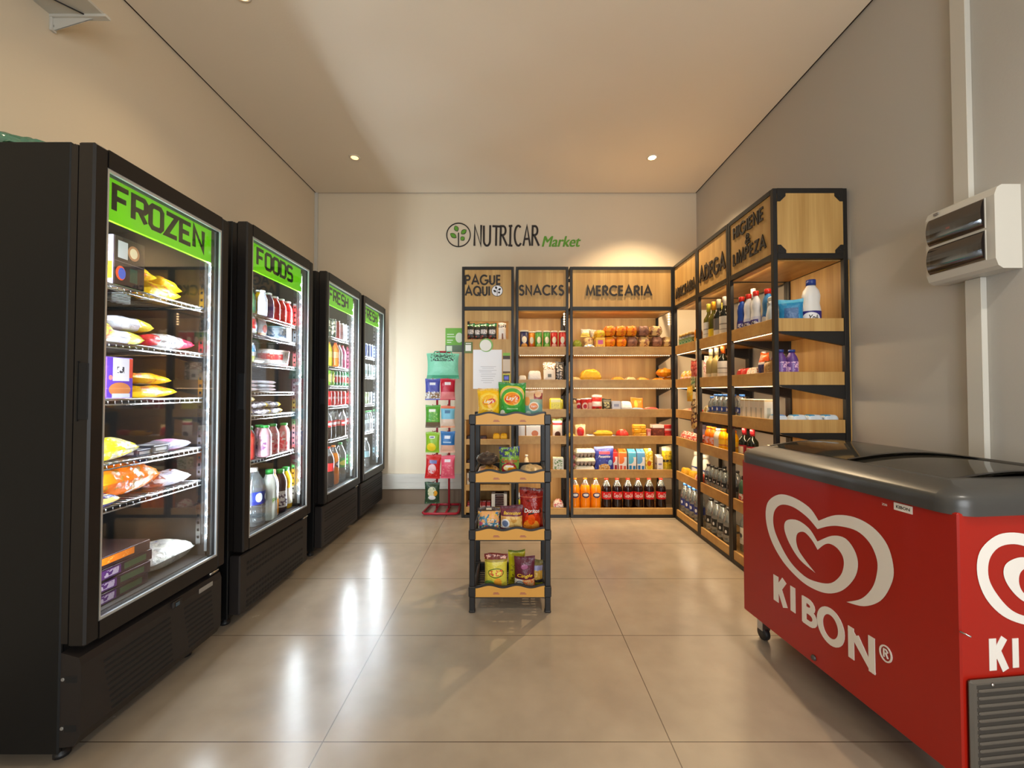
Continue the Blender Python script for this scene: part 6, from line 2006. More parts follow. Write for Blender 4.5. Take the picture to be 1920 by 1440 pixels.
put(mk_pack('snack_bag', .13, .17, .06, design('beige_bag', (206, 176, 126), [('b', .80, 1, (50, 36, 26)), ('N', .1, .9, .1, .75, 4, .56, (180, 150, 100)), ('r', .4, .65, .86, .93, (206, 196, 180))]), 2.4, .004, 67), 'beige snack bag with a dark brown end lying on the second tier', 'snack bag', ST, .12, 2.325, z, 0, (.10, 0))

z = TIER[2] + .0062
M_FL2 = design('floral', (60, 120, 150), [('N', 0, 1, .45, 1, 6, .46, (232, 170, 110)), ('N', 0, 1, 0, .6, 7, .55, (222, 216, 206)), ('N', 0, 1, .1, .9, 9, .6, (226, 180, 50)), ('N', 0, 1, 0, .5, 5, .6, (210, 90, 120)), ('b', .87, 1, (66, 44, 30)), ('r', .38, .62, .9, .95, (206, 190, 160))])
put(mk_bag('snack_bag', .128, .15, .06, M_FL2, seed=68), 'blue floral snack bag with a brown top on the third tier', 'snack bag', ST, -.14, 2.285, z, .08, (-.12, 0))
M_BA = design('bacon', (110, 40, 54), [('b', .30, .66, (226, 186, 110)), ('N', 0, 1, .32, .64, 5, .55, (206, 150, 70)), ('e', .22, .42, .2, .16, (222, 222, 226)), ('e', .22, .42, .14, .11, (100, 116, 150)), ('b', .26, .30, (226, 220, 214)), ('b', .9, 1, (90, 34, 50))])
put(mk_bag('snack_bag', .13, .165, .06, [M_BA, PYL], [('Baconzitos', .54, .77, .78, .1, 1, TS)], seed=69), 'purple and yellow bacon snack bag on the third tier', 'snack bag', ST, -.012, 2.285, z, -.04)
M_DO = design('corn_red', (150, 26, 14), [('e', .55, .3, .34, .24, (206, 50, 10)), ('e', .35, .18, .2, .14, (232, 130, 30)), ('e', .68, .16, .16, .15, (240, 150, 50)), ('e', .5, .33, .16, .12, (240, 90, 20)), ('b', .80, .82, (196, 90, 60)), ('b', .94, 1, (96, 20, 14)), ('n', 6, .66, (110, 18, 14))], .22)
k = mk_bag('chips_bag', .142, .27, .075, [M_DO, PK, PW], [('Doritos', .52, .53, .66, .085, 2, dict(bold=.012, shear=.1))], seed=70, extra=lambda mb, fn: strokes(mb, [[(.16, .49), (.18, .585), (.88, .575), (.9, .49), (.6, .485), (.35, .45)]], .035, lambda x, z, o: fn(x, z, -.0006), 0, 1), seal=.06)
put(k, 'tall dark red corn chips bag on the third tier', 'snack bag', ST, .124, 2.29, z, -.03)

z = TIER[3] + .0062
M_ZA = design('lime_snack', (214, 200, 70), [('b', .86, 1, (110, 30, 22)), ('N', 0, 1, .87, .96, 7, .55, (226, 170, 150)), ('b', .80, .86, (160, 140, 50)), ('e', .5, .52, .36, .13, (96, 110, 30)), ('e', .5, .52, .32, .1, (236, 220, 90)), ('N', .2, .8, .44, .6, 9, .5, (214, 110, 60)), ('e', .58, .24, .18, .15, (236, 160, 50)), ('e', .22, .2, .22, .12, (120, 160, 70)), ('e', .5, .1, .17, .07, (40, 60, 80))])
put(mk_bag('snack_bag', .132, .205, .065, M_ZA, seed=71), 'yellow-green snack bag with a brown top on the bottom tier', 'snack bag', ST, -.10, 2.285, z, .04)
put(mk_bag('snack_bag', .10, .195, .05, design('lime2', (206, 196, 20), [('N', .1, .9, .1, .6, 8, .55, (130, 110, 20)), ('b', .94, 1, (110, 120, 30))]), seed=72), 'lime yellow snack bag half hidden behind the purple one', 'snack bag', ST, .018, 2.36, z, .1)
M_CI = design('purple_snack', (88, 24, 44), [('b', 0, .36, (226, 176, 120)), ('N', .35, 1, 0, .36, 8, .5, (222, 110, 60)), ('r', 0, .4, 0, .36, (226, 214, 200)), ('e', .28, .19, .22, .12, (90, 100, 120)), ('e', .28, .19, .18, .1, (206, 216, 220)), ('e', .5, .72, .18, .07, (150, 80, 120))])
put(mk_bag('snack_bag', .118, .19, .05, [M_CI, PYL], [('Cingle', .52, .46, .78, .12, 1, TS)], seed=73), 'purple snack bag with yellow lettering on the bottom tier', 'snack bag', ST, .062, 2.285, z, -.05)
M_RB = design('kibble', (206, 160, 60), [('b', 0, .2, (190, 200, 30)), ('b', .2, .32, (60, 56, 60)), ('b', .62, .8, (150, 150, 190)), ('b', .8, 1, (120, 110, 60)), ('N', .1, .9, .3, .64, 6, .5, (226, 180, 90))])
put(mk_bag('snack_bag', .11, .155, .06, M_RB, seed=74), 'yellow and lilac snack bag at the right of the bottom tier', 'snack bag', ST, .143, 2.30, z, -.2, (-.1, 0))

# --- hanging rack -----------------------------------------------------------
M_MINT = design('mint', (136, 214, 180), [('N', .12, .88, .68, .95, 11, .52, (52, 70, 62)), ('b', 0, .14, (80, 170, 130))], .3)
kb = mk_bag('carrier_bag', .325, .255, .09, [M_MINT, M_INK], [('NUTRICAR', .5, .87, .5, .06, 1, T), ('MARKET', .5, .70, .34, .05, 1, T)], seed=80, wr=.005, seal=.03)
mb = MB()
for x in (-.06, .06): mb.tube([(x - .03, 0, .25), (x - .02, 0, .272), (x + .02, 0, .272), (x + .03, 0, .25)], .006, 6)
mb.build('handles', M_MINT, kb.root)
kb.put('mint green carrier bag hanging over the top of the red rack', 'bag', (-.706, 3.99, 1.342), (0, 0, .02))
HANG = [('blue_bag', (76, 84, 170), [('r', .3, .7, .7, .82, (232, 232, 236)), ('b', .06, .36, (150, 120, 90)), ('N', 0, 1, .06, .4, 6, .5, (226, 226, 226))], 'blue snack bag hanging top left on the red rack', 0),
        ('crimson_bag', (190, 20, 50), [('r', .3, .72, .7, .84, (236, 226, 230)), ('b', .05, .38, (226, 130, 130))], 'crimson snack bag hanging top right on the red rack', 1),
        ('green_bag', (84, 160, 50), [('r', .25, .7, .7, .82, (236, 236, 226)), ('b', 0, .25, (110, 90, 70)), ('N', .1, .9, .3, .7, 6, .58, (150, 200, 90))], 'leaf green snack bag, second from the top on the left', 2),
        ('sky_bag', (120, 190, 214), [('b', .88, 1, (220, 110, 70)), ('b', .06, .4, (226, 200, 180)), ('r', .3, .7, .66, .8, (70, 120, 160)), ('b', 0, .08, (226, 150, 110))], 'light blue snack bag, second from the top on the right', 3),
        ('lime_bag', (140, 186, 40), [('e', .45, .28, .34, .2, (236, 206, 40)), ('r', .3, .7, .7, .82, (236, 236, 236)), ('r', .36, .64, .73, .79, (40, 50, 90))], 'lime snack bag with a yellow picture, third from the top', 4),
        ('deep_blue_bag', (40, 110, 176), [('r', .3, .72, .66, .8, (226, 230, 240)), ('b', .0, .36, (226, 176, 150)), ('r', .2, .8, .46, .52, (170, 200, 226))], 'deep blue snack bag, third from the top on the right', 5),
        ('red_bag', (206, 34, 34), [('r', .25, .75, .64, .78, (110, 120, 180)), ('e', .45, .42, .28, .2, (236, 200, 206)), ('N', .1, .9, .1, .4, 6, .55, (226, 90, 90))], 'red snack bag hanging tilted above the dark green one', 6),
        ('pink_bag', (226, 84, 110), [('r', .3, .72, .72, .84, (236, 226, 232)), ('N', .1, .9, .1, .6, 5, .56, (236, 130, 140))], 'pink snack bag hanging lowest on the right', 7),
        ('dark_green_bag', (36, 66, 46), [('e', .5, .56, .3, .24, (206, 206, 170)), ('e', .74, .5, .14, .12, (226, 160, 40)), ('e', .5, .3, .26, .1, (226, 226, 226)), ('N', 0, 1, 0, 1, 6, .62, (90, 130, 80))], 'dark green snack bag hanging lowest on the left', 8)]
for key, c, lay, lab, i in HANG:
    hx, hz = HOOKS[i]
    H = .21 if i not in (2, 3) else .225
    if i in (6, 7): H = .235
    kb = mk_bag('snack_bag', .148, H, .06, [design(key, c, lay, .3)], seed=81 + i)
    kb.put(lab, 'snack bag', (-.72 + hx, 3.972, hz - H + .006), (-.03, .06 if i == 6 else 0, RND.uniform(-.12, .12)), 'snack bags hanging on the red rack')

# --- first fridge -----------------------------------------------------------
z = FZ(F1Z[0])
M_PZ = design('lasagna', (44, 34, 34), [('r', .1, .42, .56, .92, (176, 176, 176)), ('e', .62, .74, .2, .16, (170, 116, 80)), ('e', .62, .74, .13, .11, (226, 206, 170)), ('e', .2, .24, .16, .15, (226, 80, 40)), ('e', .24, .24, .12, .12, (70, 90, 170)), ('r', .5, .76, .1, .4, (40, 70, 56)), ('r', .0, 1.0, .475, .49, (90, 80, 80))], .25)
k = mk_box('frozen_meal_box', .125, .22, .185, [M_PZ], .003)
o = put(k, 'dark frozen meal box with a yellow side label, top freezer shelf', 'frozen food box', F1, .232, .21, z)
mb = MB()
mb.box((-.0636, -.105, .02), (-.0628, -.02, .085), 1)
mb.box((-.0634, -.108, .0), (-.0629, .10, .183), 0)
mb.box((-.0636, -.08, .11), (-.0630, .0, .17), 2)
mb.build('side_print', [plain('box_lilac', (150, 140, 170)), plain('box_label_yellow', (226, 190, 30)), plain('box_food', (214, 150, 110))], o)
M_YF = design('frozen_yellow', (240, 190, 24), [('N', 0, 1, 0, 1, 4, .58, (226, 130, 40)), ('r', .4, .64, .2, .8, (236, 226, 200))], .25)
k = mk_pack('frozen_pack', .17, .15, .065, M_YF, 2.4, .007, 90)
put(k, 'yellow frozen pack lying lowest beside the dark box', 'frozen pack', F1, .425, .20, z, .05, group='yellow frozen packs on the top shelf')
put(k, 'yellow frozen pack piled above, nearest to the dark box', 'frozen pack', F1, .385, .24, z + .074, -.1, (0, .08), 'yellow frozen packs on the top shelf', .85)
put(k, 'yellow frozen pack piled above, sloping towards the lamps', 'frozen pack', F1, .51, .24, z + .062, .1, (0, .2), 'yellow frozen packs on the top shelf', .8)
put(mk_box('frozen_meal_box', .09, .03, .11, design('white_info', (214, 214, 206), [('b', .88, 1, (206, 110, 100)), ('s', 'v', 9, .4, (176, 176, 170))])), 'white printed box standing behind the yellow frozen packs', 'frozen food box', F1, .49, .40, z)
z = FZ(F1Z[1])
M_SA = design('sausage', (214, 206, 60), [('r', 0, .62, .0, 1, (214, 214, 222)), ('r', .62, 1, .55, .72, (110, 30, 30)), ('r', .78, .98, .1, .4, (110, 170, 90)), ('N', .62, 1, 0, 1, 8, .6, (226, 196, 40))], .22)
k = mk_pack('frozen_pack', .19, .13, .058, M_SA, 4, .002, 91)
put(k, 'lower white and yellow frozen pack on the second freezer shelf', 'frozen pack', F1, .29, .20, z, group='white and yellow frozen packs')
put(k, 'upper white and yellow frozen pack on the second freezer shelf', 'frozen pack', F1, .31, .215, z + .056, .03, (0, 0), 'white and yellow frozen packs')
k = mk_pack('frozen_pack', .07, .13, .07, design('small_yellow', (232, 206, 40), [('N', 0, 1, 0, 1, 6, .55, (206, 90, 60))]), 2.6, .004, 92)
put(k, 'small yellow frozen pack at the near end, lower', 'frozen pack', F1, .13, .17, z, group='small yellow frozen packs')
put(k, 'small yellow frozen pack at the near end, upper', 'frozen pack', F1, .115, .18, z + .066, .2, group='small yellow frozen packs')
put(mk_pack('frozen_pack', .235, .10, .062, design('red_tube', (206, 40, 60), [('r', .2, .68, 0, 1, (206, 202, 200)), ('N', .2, .6, 0, 1, 7, .52, (150, 146, 150)), ('r', .58, .7, .0, 1, (120, 110, 110))], .2), 2.0, .003, 93), 'red-ended clear frozen pack beside the white and yellow ones', 'frozen pack', F1, .435, .17, z)
z = FZ(F1Z[2])
k = mk_box('frozen_meal_box', .105, .16, .155, [design('purple_box', (96, 60, 170), [('r', .22, .86, .42, 1.0, (214, 208, 216)), ('r', .86, 1, .5, 1, (206, 70, 50)), ('N', .38, .66, .62, .78, 7, .5, (60, 60, 70)), ('e', .5, .2, .42, .18, (196, 120, 70)), ('r', .2, .9, 0, .1, (206, 206, 214)), ('e', .14, .5, .07, .06, (236, 120, 110))], .25)], .003)
o = put(k, 'purple frozen dessert box on the third freezer shelf', 'frozen food box', F1, .212, .19, z)
k = mk_pack('frozen_pack', .22, .14, .05, M_YF, 2.4, .005, 94)
put(k, 'lower yellow frozen pack right of the purple box', 'frozen pack', F1, .385, .19, z, .04, group='yellow frozen packs on the third shelf')
put(k, 'upper yellow frozen pack right of the purple box', 'frozen pack', F1, .38, .21, z + .056, -.06, (0, .05), 'yellow frozen packs on the third shelf', .95)
z = FZ(F1Z[3])
put(mk_pack('frozen_pack', .22, .15, .085, design('lime_fries', (226, 214, 20), [('r', .55, 1, .1, .7, (220, 206, 130)), ('N', .5, 1, 0, .8, 7, .52, (206, 196, 160)), ('N', 0, .6, 0, 1, 3, .62, (206, 190, 10))], .25), 2.3, .005, 95), 'bright yellow frozen fries pack on the fourth freezer shelf', 'frozen pack', F1, .19, .18, z)
k = mk_box('frozen_meal_box', .08, .13, .034, [design('dark_tray', (44, 42, 46), [('r', .12, .88, .25, .75, (176, 176, 176))])], .003)
for i, (s_, lab) in enumerate(((.33, 'small dark frozen tray nearer to the yellow fries pack'), (.42, 'small dark frozen tray nearer to the pink pack'))): put(k, lab, 'frozen food box', F1, s_, .17, z, group='small dark frozen trays')
put(mk_pack('frozen_pack', .14, .13, .045, design('pink_pack', (150, 146, 160), [('r', .25, .65, .1, .7, (222, 150, 190))], .2), 3, .003, 96), 'grey and pink frozen pack at the lamp end of the fourth shelf', 'frozen pack', F1, .51, .19, z)
z = FZ(F1Z[4])
put(mk_pack('frozen_pack', .27, .20, .13, design('orange_nuggets', (244, 120, 14), [('N', .1, .95, 0, .6, 3.4, .56, (190, 130, 40)), ('N', .4, .9, .0, .4, 6, .6, (236, 226, 214)), ('N', .3, .8, .5, 1, 4, .58, (120, 50, 30))], .22), 2.4, .012, 97), 'large crumpled orange frozen nuggets bag on the fifth shelf', 'frozen pack', F1, .27, .20, z)
put(mk_pack('frozen_pack', .12, .10, .05, design('wafer', (206, 170, 80), [('r', .45, .95, 0, 1, (50, 44, 84)), ('s', 'v', 6, .3, (220, 190, 110))], .25), 2.6, .004, 98), 'navy and tan frozen pack under the near end of the orange bag', 'frozen pack', F1, .13, .12, z)
put(mk_pack('frozen_pack', .17, .16, .06, design('ham_pack', (150, 84, 70), [('N', 0, 1, 0, 1, 5, .5, (206, 190, 190)), ('r', .2, 1, 0, .35, (196, 186, 196))], .2), 2.6, .006, 99), 'brown and silvery frozen pack right of the orange bag', 'frozen pack', F1, .48, .19, z)
z = .4412
M_BX = design('pizza_front', (50, 34, 44), [('r', .02, .5, .1, .9, (92, 50, 110)), ('N', .1, .85, .2, .8, 9, .54, (190, 170, 190)), ('r', .55, .9, .2, .8, (60, 84, 60))], .25)
M_BT = design('pizza_top', (58, 42, 40), [('e', .3, .6, .3, .34, (206, 176, 150)), ('e', .3, .6, .22, .25, (196, 120, 70))], .25)
def pizza(name, mt, mf, h):
    mb = MB()
    mb.box((-.135, -.12, 0), (.135, .12, h), 0, .002)
    o = mb.build(name, [mf])
    m2 = MB()
    m2.quad([(-.133, -.118, h + .0004), (.133, -.118, h + .0004), (.133, .118, h + .0004), (-.133, .118, h + .0004)], 0, [(0, 0), (1, 0), (1, 1), (0, 1)])
    m2.build('lid_print', mt, o)
    return Kit(o)
k = pizza('frozen_pizza_box', M_BT, M_BX, .042)
for i in range(3): put(k, 'dark frozen pizza box, ' + ['lowest', 'second lowest', 'second highest'][i] + ' of the stack on the freezer floor', 'frozen food box', F1, .20 + .008 * i, .22, z + i * .0432, .03 * (-1) ** i, group='frozen pizza boxes')
k = pizza('frozen_pizza_box', M_BT, design('pizza_orange', (58, 40, 42), [('r', .02, .75, .3, .95, (244, 130, 30)), ('N', .1, .7, .4, .85, 11, .56, (250, 180, 90))], .25), .042)
put(k, 'frozen pizza box with an orange band, topmost of the stack', 'frozen food box', F1, .205, .22, z + 3 * .0432, group='frozen pizza boxes')
put(mk_pack('frozen_pack', .24, .20, .10, design('fish', (186, 184, 174), [('n', 4, .52, (150, 150, 146)), ('r', 0, .22, .45, 1, (196, 150, 50)), ('N', .2, .7, .55, 1, 5, .54, (60, 70, 140))], .3), 2.6, .006, 101), 'white frozen fish pack on the freezer floor', 'frozen pack', F1, .475, .21, z)

# --- second fridge ------------------------------------------------------------
z = FZ(F2Z[0])
def small(key, body, cap, lab, H=.15, R=.026, prof=MILKY): return mk_bottle('juice_bottle', R, H, prof, plain('s_' + key, body, .2), cap, lab, (.12, .55), capr=.6)
for px, key, body, cap, lab in ((474, 'green', (60, 100, 70), 'black', 'small dark green juice bottle, leftmost on the top shelf'), (482.5, 'grey', (190, 200, 210), 'black', 'small pale grey bottle right of the dark green one'), (488, 'lilac', (200, 202, 216), 'white', 'small whitish bottle left of the yellow one'), (493.5, 'yellow', (232, 180, 10), 'white', 'small yellow juice bottle on the top shelf'), (500.5, 'purple', (70, 40, 84), 'white', 'small purple juice bottle on the top shelf')):
    put(small(key, body, CAPS[cap], plain('sl_' + key, tuple(min(255, int(c * 1.1) + 8) for c in body))), lab + ' of the second fridge', 'bottle', F2, F2.s_at(px, .14), .14, z, group='small juice bottles')
k = small('red', (214, 36, 40), CAPS['white'], design('sl_red', (222, 50, 50), [('N', 0, 1, 0, 1, 6, .58, (240, 190, 180))]), .155, .031)
row(k, F2, [509, 519.5, 531, 543], .14, z, 'small red juice bottle', 'top shelf of the second fridge', 'bottle', 'small juice bottles', total=4)
z = FZ(F2Z[1])
def ypouch(key, lay, base=(228, 230, 232), H=.115): return mk_bag('yogurt_pouch', .085, H, .05, [design('yp_' + key, base, lay, .3)], seed=len(key), wr=.0015)
put(ypouch('red', [('b', .3, .9, (206, 50, 50))], H=.10), 'small red yogurt pouch at the near end of the second shelf', 'yogurt', F2, F2.s_at(475, .14), .14, z)
put(ypouch('blue', [('r', .25, .85, .25, .7, (50, 110, 196)), ('b', 0, .2, (150, 190, 110))]), 'white yogurt pouch with a blue print, second fridge', 'yogurt', F2, F2.s_at(485.5, .14), .14, z)
put(ypouch('orange', [('e', .5, .45, .3, .22, (206, 70, 40)), ('b', .0, .2, (226, 170, 110))], H=.12), 'white yogurt pouch with a red print, second fridge', 'yogurt', F2, F2.s_at(500.5, .14), .14, z)
put(mk_tub('margarine_tub', .13, .12, .085, design('tub_blue', (206, 224, 234), [('N', .1, .9, .2, .8, 6, .5, (110, 150, 190))]), plain('tublid', (150, 190, 206))), 'light blue margarine tub on the second shelf', 'tub', F2, F2.s_at(525, .16), .16, z)
put(mk_box('price_card', .055, .004, .085, plain('price_card', (222, 222, 206)), .0005), 'cream price card at the lamp end of the second shelf', 'card', F2, F2.s_at(547, .10), .104, z + .0)
z = FZ(F2Z[2])
put(ypouch('bluebig', [('b', .5, .9, (60, 140, 206)), ('b', .02, .3, (196, 206, 60))], H=.12), 'blue and lime cheese pouch at the near end of the third shelf', 'cheese', F2, F2.s_at(476, .14), .14, z, .2)
put(mk_pack('cheese_pack', .11, .1, .04, plain('cheese_white', (214, 214, 206)), 3), 'white cheese pack lying flat on the third shelf', 'cheese', F2, F2.s_at(487, .16), .16, z)
kt = mk_tub('yogurt_tub', .105, .10, .095, design('tub_red', (226, 222, 218), [('r', .3, .7, .3, .75, (196, 60, 60)), ('N', .1, .9, .1, .9, 8, .6, (200, 150, 130))]), plain('tublid2', (226, 206, 190)))
row(kt, F2, [506, 519], .15, z, 'white and red yogurt tub', 'third shelf of the second fridge', 'tub', 'yogurt tubs on the third shelf')
put(mk_tub('yogurt_tub', .09, .09, .098, design('tub_red2', (216, 110, 110), [('e', .5, .5, .3, .3, (226, 40, 60))]), plain('tublid3', (216, 100, 120))), 'pink-lidded yogurt tub at the end of the third shelf', 'tub', F2, F2.s_at(531, .15), .15, z, group='yogurt tubs on the third shelf')
z = FZ(F2Z[3])
k = mk_pack('cheese_pack', .15, .12, .022, design('ham_flat', (206, 208, 216), [('N', 0, 1, 0, 1, 5, .56, (226, 190, 190))], .2), 5)
for i in range(3):
    for j in range(2): put(k, 'flat white cheese pack, %s of the %s stack, fourth shelf' % (['lowest', 'middle', 'topmost'][i], ['nearer', 'farther'][j]), 'cheese', F2, [.24, .42][j], .19, z + i * .0225, RND.uniform(-.05, .05), group='flat cheese packs')
z = FZ(F2Z[4])
k = mk_pack('cheese_pack', .12, .12, .036, design('cheese_yellow', (226, 186, 70), [('N', 0, 1, 0, 1, 4, .52, (236, 226, 190)), ('r', .5, .8, .1, .9, (206, 150, 90))], .25), 4, .002, 110)
for i in range(3): put(k, 'yellow cheese pack, %s of the near stack on the fifth shelf' % ['lowest', 'middle', 'topmost'][i], 'cheese', F2, .20 + .01 * i, .18, z + i * .0365, .06 * i, group='yellow cheese packs')
k = mk_pack('cheese_pack', .115, .12, .036, design('cheese_grey', (206, 200, 204), [('N', 0, 1, 0, 1, 5, .5, (90, 86, 100)), ('r', .75, 1, 0, 1, (226, 190, 70))], .25), 4, .002, 111)
for j in range(2):
    for i in range(2): put(k, '%s grey cheese pack of the %s pair on the fifth shelf' % (['lower', 'upper'][i], ['middle', 'far'][j]), 'cheese', F2, [.345, .475][j], .18, z + i * .037, RND.uniform(-.05, .05), group='grey cheese packs')
z = FZ(F2Z[5])
def yb(key, body, lab, H=.185): return mk_bottle('yogurt_bottle', .041, H, [(.92, 0), (1, .02), (1, .66), (.9, .76), (.6, .87), (.5, .92)], plain('yb_' + key, body, .25), CAPS['green'] if key != 'white' else WHITE, lab, (.06, .7), capr=.56, sy=.8)
put(yb('crimson', (206, 50, 50), plain('ybl_crimson', (214, 70, 60))), 'red yogurt bottle at the near end of the sixth shelf', 'bottle', F2, F2.s_at(471, .14), .14, z, group='yogurt bottles')
put(yb('white', (206, 208, 222), plain('ybl_white', (196, 200, 220))), 'white yogurt bottle right of the red one, sixth shelf', 'bottle', F2, F2.s_at(483, .14), .14, z, group='yogurt bottles')
k = yb('pink', (222, 170, 180), design('ybl_pink', (222, 176, 190), [('N', 0, 1, .2, .8, 6, .58, (130, 80, 130))]))
row(k, F2, [494, 503.5], .14, z, 'pink yogurt bottle', 'sixth shelf of the second fridge', 'bottle', 'yogurt bottles')
k = yb('straw', (226, 150, 150), design('ybl_straw', (226, 160, 160), [('N', 0, 1, 0, .7, 5, .52, (206, 60, 70)), ('N', 0, 1, .5, 1, 6, .56, (236, 230, 230))]))
row(k, F2, [514.5, 525, 534], .14, z, 'strawberry yogurt bottle', 'sixth shelf of the second fridge', 'bottle', 'yogurt bottles')
z = .4412
put(mk_bottle('water_bottle', .062, .33, WATER, CLEAR, WHITE, M_WBL, (.38, .60), capr=.34), 'large clear water bottle on the floor of the second fridge', 'bottle', F2, F2.s_at(484, .13), .13, z)
put(mk_bottle('juice_bottle', .042, .30, JUICE, plain('puri', (206, 208, 196), .25), CAPS['green'], design('puri_lab', (210, 210, 200), []), (.2, .62), capr=.55, texts=[('puri', 0, .36, 1.2, .10, 1, T)], tmats=[plain('puri_green', (110, 170, 30))]), 'whitish juice bottle with green lettering in the second fridge', 'bottle', F2, F2.s_at(505, .13), .13, z)
put(mk_bottle('juice_bottle', .038, .285, JUICE, plain('oj', (236, 150, 10), .2), CAPS['orange'], plain('oj_lab', (226, 190, 150)), (.36, .58), capr=.55), 'orange juice bottle between the whitish and dark purple ones', 'bottle', F2, F2.s_at(518, .13), .13, z)
put(mk_bottle('juice_bottle', .040, .27, JUICE, plain('grape', (46, 26, 46), .2), CAPS['green'], design('grape_lab', (222, 220, 222), [('N', .3, .7, .1, .9, 7, .52, (60, 40, 80))]), (.12, .5), capr=.55), 'dark grape juice bottle with a white label', 'bottle', F2, F2.s_at(533, .13), .13, z)
put(mk_bottle('juice_bottle', .040, .27, JUICE, plain('mango', (242, 186, 30), .2), CAPS['green'], plain('mango_lab', (226, 214, 190)), (.12, .5), capr=.55), 'yellow juice bottle with a green cap at the lamp end', 'bottle', F2, F2.s_at(546, .13), .13, z)

# --- third fridge ---------------------------------------------------------------
z = FZ(F3Z[0])
k = mk_can('drink_can', .024, .15, design('can_dark', (50, 70, 60), [('N', 0, 1, .1, .9, 5, .52, (206, 200, 170))], .25), M_STEEL)
row(k, F3, [618.5, 623, 627.5], .14, z, 'tall dark drink can', 'top shelf of the third fridge', 'drink can', 'drink cans on the top shelf of the third fridge')
put(mk_can('drink_can', .03, .155, design('can_red', (206, 70, 80), [], .25), M_STEEL), 'tall pinkish red drink can on the top shelf of the third fridge', 'drink can', F3, F3.s_at(634, .14), .14, z, group='drink cans on the top shelf of the third fridge')
k = mk_can('drink_can', .03, .15, design('can_white', (222, 226, 232), [('b', .3, .5, (196, 200, 210))], .25), M_STEEL)
row(k, F3, [642, 648.5], .14, z, 'tall white drink can', 'top shelf of the third fridge', 'drink can', 'drink cans on the top shelf of the third fridge')
z = FZ(F3Z[1])
for px, key, body, cap, lab in ((620, 'olive', (196, 190, 50), 'orange', 'yellow-green soda bottle, leftmost on the second shelf of the third fridge'), (626, 'orange2', (226, 120, 40), 'red', 'orange soda bottle, second on the second shelf of the third fridge'), (632, 'amber2', (240, 170, 20), 'orange', 'amber soda bottle on the second shelf of the third fridge'), (638.5, 'white2', (222, 222, 232), 'red', 'white bottle with a red cap in the third fridge'), (645.5, 'pink2', (206, 90, 130), 'red', 'pink bottle with a red cap in the third fridge')):
    put(mk_bottle('soda_bottle', .032, .20, SODA, plain('f3_' + key, body, .2), CAPS[cap], plain('f3l_' + key, tuple(int(c * .6 + 80) for c in body)), (.36, .6)), lab, 'bottle', F3, F3.s_at(px, .14), .14, z, group='bottles on the second shelf of the third fridge')
z = FZ(F3Z[2])
k = mk_can('drink_can', .027, .125, design('can_lime', (120, 176, 50), [('e', .5, .5, .2, .3, (226, 226, 120))], .25), M_STEEL)
row(k, F3, [619, 625], .14, z, 'lime green drink can', 'third shelf of the third fridge', 'drink can', 'green cans in the third fridge')
k = mk_can('drink_can', .027, .125, design('can_green', (20, 120, 70), [('e', .5, .42, .2, .22, (206, 60, 60)), ('b', .62, .74, (226, 230, 226))], .25), M_STEEL)
row(k, F3, [630.5, 636.5, 642, 647.5, 652.5], .14, z, 'dark green drink can with red dot', 'third shelf of the third fridge', 'drink can', 'green cans in the third fridge')
z = FZ(F3Z[3])
k = mk_can('drink_can', .031, .12, design('can_cola', (206, 24, 36), [('b', .45, .6, (232, 150, 150))], .25), M_STEEL)
row(k, F3, [619, 625.5, 632, 638, 643.5], .14, z, 'red cola can', 'fourth shelf of the third fridge', 'drink can', 'red cans in the third fridge')
put(mk_can('drink_can', .031, .12, design('can_guar', (30, 160, 60), [('e', .5, .5, .2, .2, (206, 60, 50))], .25), M_STEEL), 'green can at the lamp end of the red can row', 'drink can', F3, F3.s_at(648.5, .14), .14, z)
z = FZ(F3Z[4])
k = mk_bottle('soda_bottle', .034, .23, SODA, CLEAR, CAPS['black'], design('cola_small', (206, 30, 34), [('e', .5, .5, .2, .24, (240, 220, 220))]), (.42, .64), liquid=COLA, fill=.42)
row(k, F3, [619, 627, 635, 642.5, 649.5], .14, z, 'small cola bottle with red label', 'fifth shelf of the third fridge', 'bottle', 'small cola bottles in the third fridge')
z = .4412
put(mk_bottle('soda_bottle', .048, .325, SODA, CLEAR, CAPS['red'], M_CL, (.40, .60), liquid=COLA, fill=.78), 'large cola bottle on the floor of the third fridge', 'bottle', F3, F3.s_at(620.5, .13), .13, z)
put(mk_bottle('soda_bottle', .045, .325, SODA, CLEAR, CAPS['orange'], M_FL, (.42, .60), liquid=ORANGE, fill=.8), 'large orange soda bottle on the floor of the third fridge', 'bottle', F3, F3.s_at(630.5, .13), .13, z)
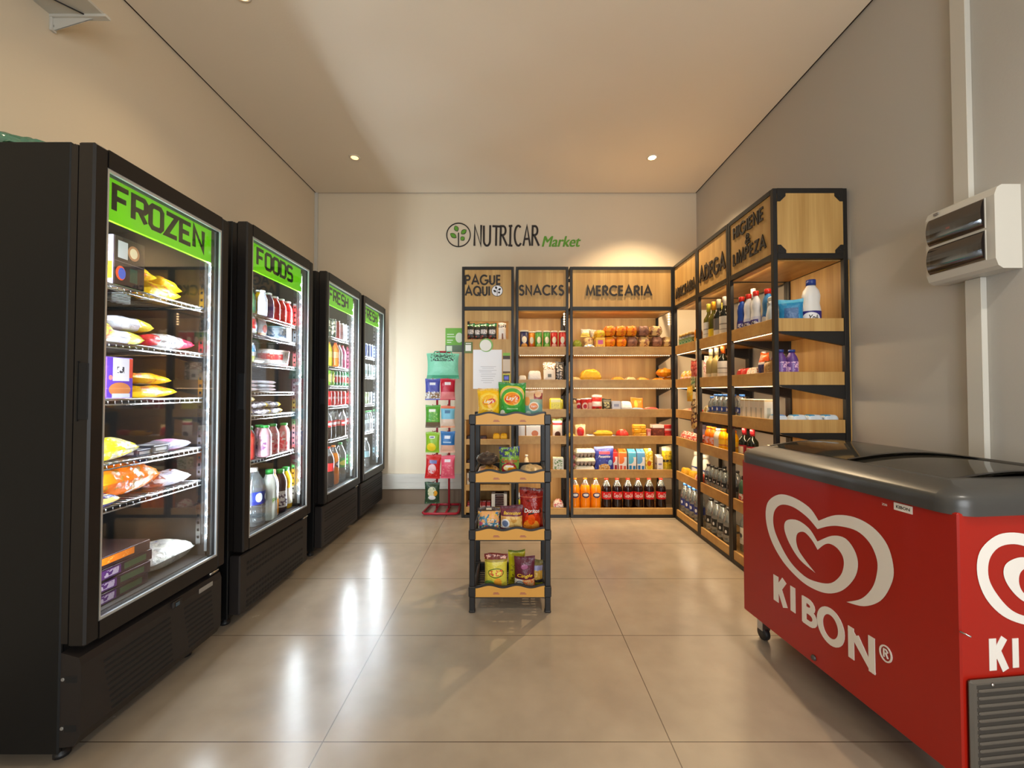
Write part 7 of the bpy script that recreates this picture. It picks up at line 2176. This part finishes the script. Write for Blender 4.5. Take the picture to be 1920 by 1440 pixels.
put(mk_bottle('soda_bottle', .048, .33, SODA, CLEAR, CAPS['green'], design('citrus', (70, 170, 90), [('e', .5, .5, .2, .3, (226, 230, 110))]), (.36, .6)), 'large clear soda bottle with a green label in the third fridge', 'bottle', F3, F3.s_at(643, .13), .13, z)

# --- fourth fridge ---------------------------------------------------------------
k = mk_can('drink_can', .03, .14, design('can_silver', (196, 204, 222), [('r', .3, .7, .1, .9, (110, 126, 176))], .25), M_STEEL)
row(k, F4, [686.5, 692, 697], .14, FZ(F4Z[0]), 'silver blue drink can', 'top shelf of the farthest fridge', 'drink can', 'silver blue cans in the farthest fridge')
k = mk_can('drink_can', .029, .13, design('can_pale', (206, 214, 216), [('b', .2, .5, (150, 176, 170))], .25), M_STEEL)
row(k, F4, [686.5, 691.5, 696.5, 701], .14, FZ(F4Z[1]), 'pale drink can', 'second shelf of the farthest fridge', 'drink can', 'pale cans in the farthest fridge')
k = mk_can('drink_can', .028, .12, design('can_sage', (176, 190, 150), [('b', .3, .6, (206, 214, 190))], .25), M_STEEL)
k2 = mk_can('drink_can', .028, .12, design('can_greyish', (160, 166, 170), [('b', .3, .6, (110, 116, 126))], .25), M_STEEL)
row(k, F4, [686, 690.5], .14, FZ(F4Z[2]), 'sage green drink can', 'third shelf of the farthest fridge', 'drink can', 'cans on the third shelf of the farthest fridge')
row(k2, F4, [695, 699.5, 703.5], .14, FZ(F4Z[2]), 'grey drink can', 'third shelf of the farthest fridge', 'drink can', 'cans on the third shelf of the farthest fridge')
k = mk_bottle('water_bottle', .027, .205, WATER, CLEAR, CAPS['green'], plain('gl_lab', (176, 196, 190)), (.38, .56), capr=.6)
row(k, F4, [685.5, 689.5, 693.5, 697.5, 701, 704.5], .14, FZ(F4Z[3]), 'clear bottle with green cap', 'fourth shelf of the farthest fridge', 'bottle', 'green cap bottles in the farthest fridge')
put(mk_bottle('water_bottle', .045, .30, WATER, CLEAR, CAPS['white'], plain('aqua_lab', (150, 190, 196)), (.36, .56), capr=.4), 'large clear bottle on the floor of the farthest fridge', 'bottle', F4, F4.s_at(689, .14), .14, .4412)
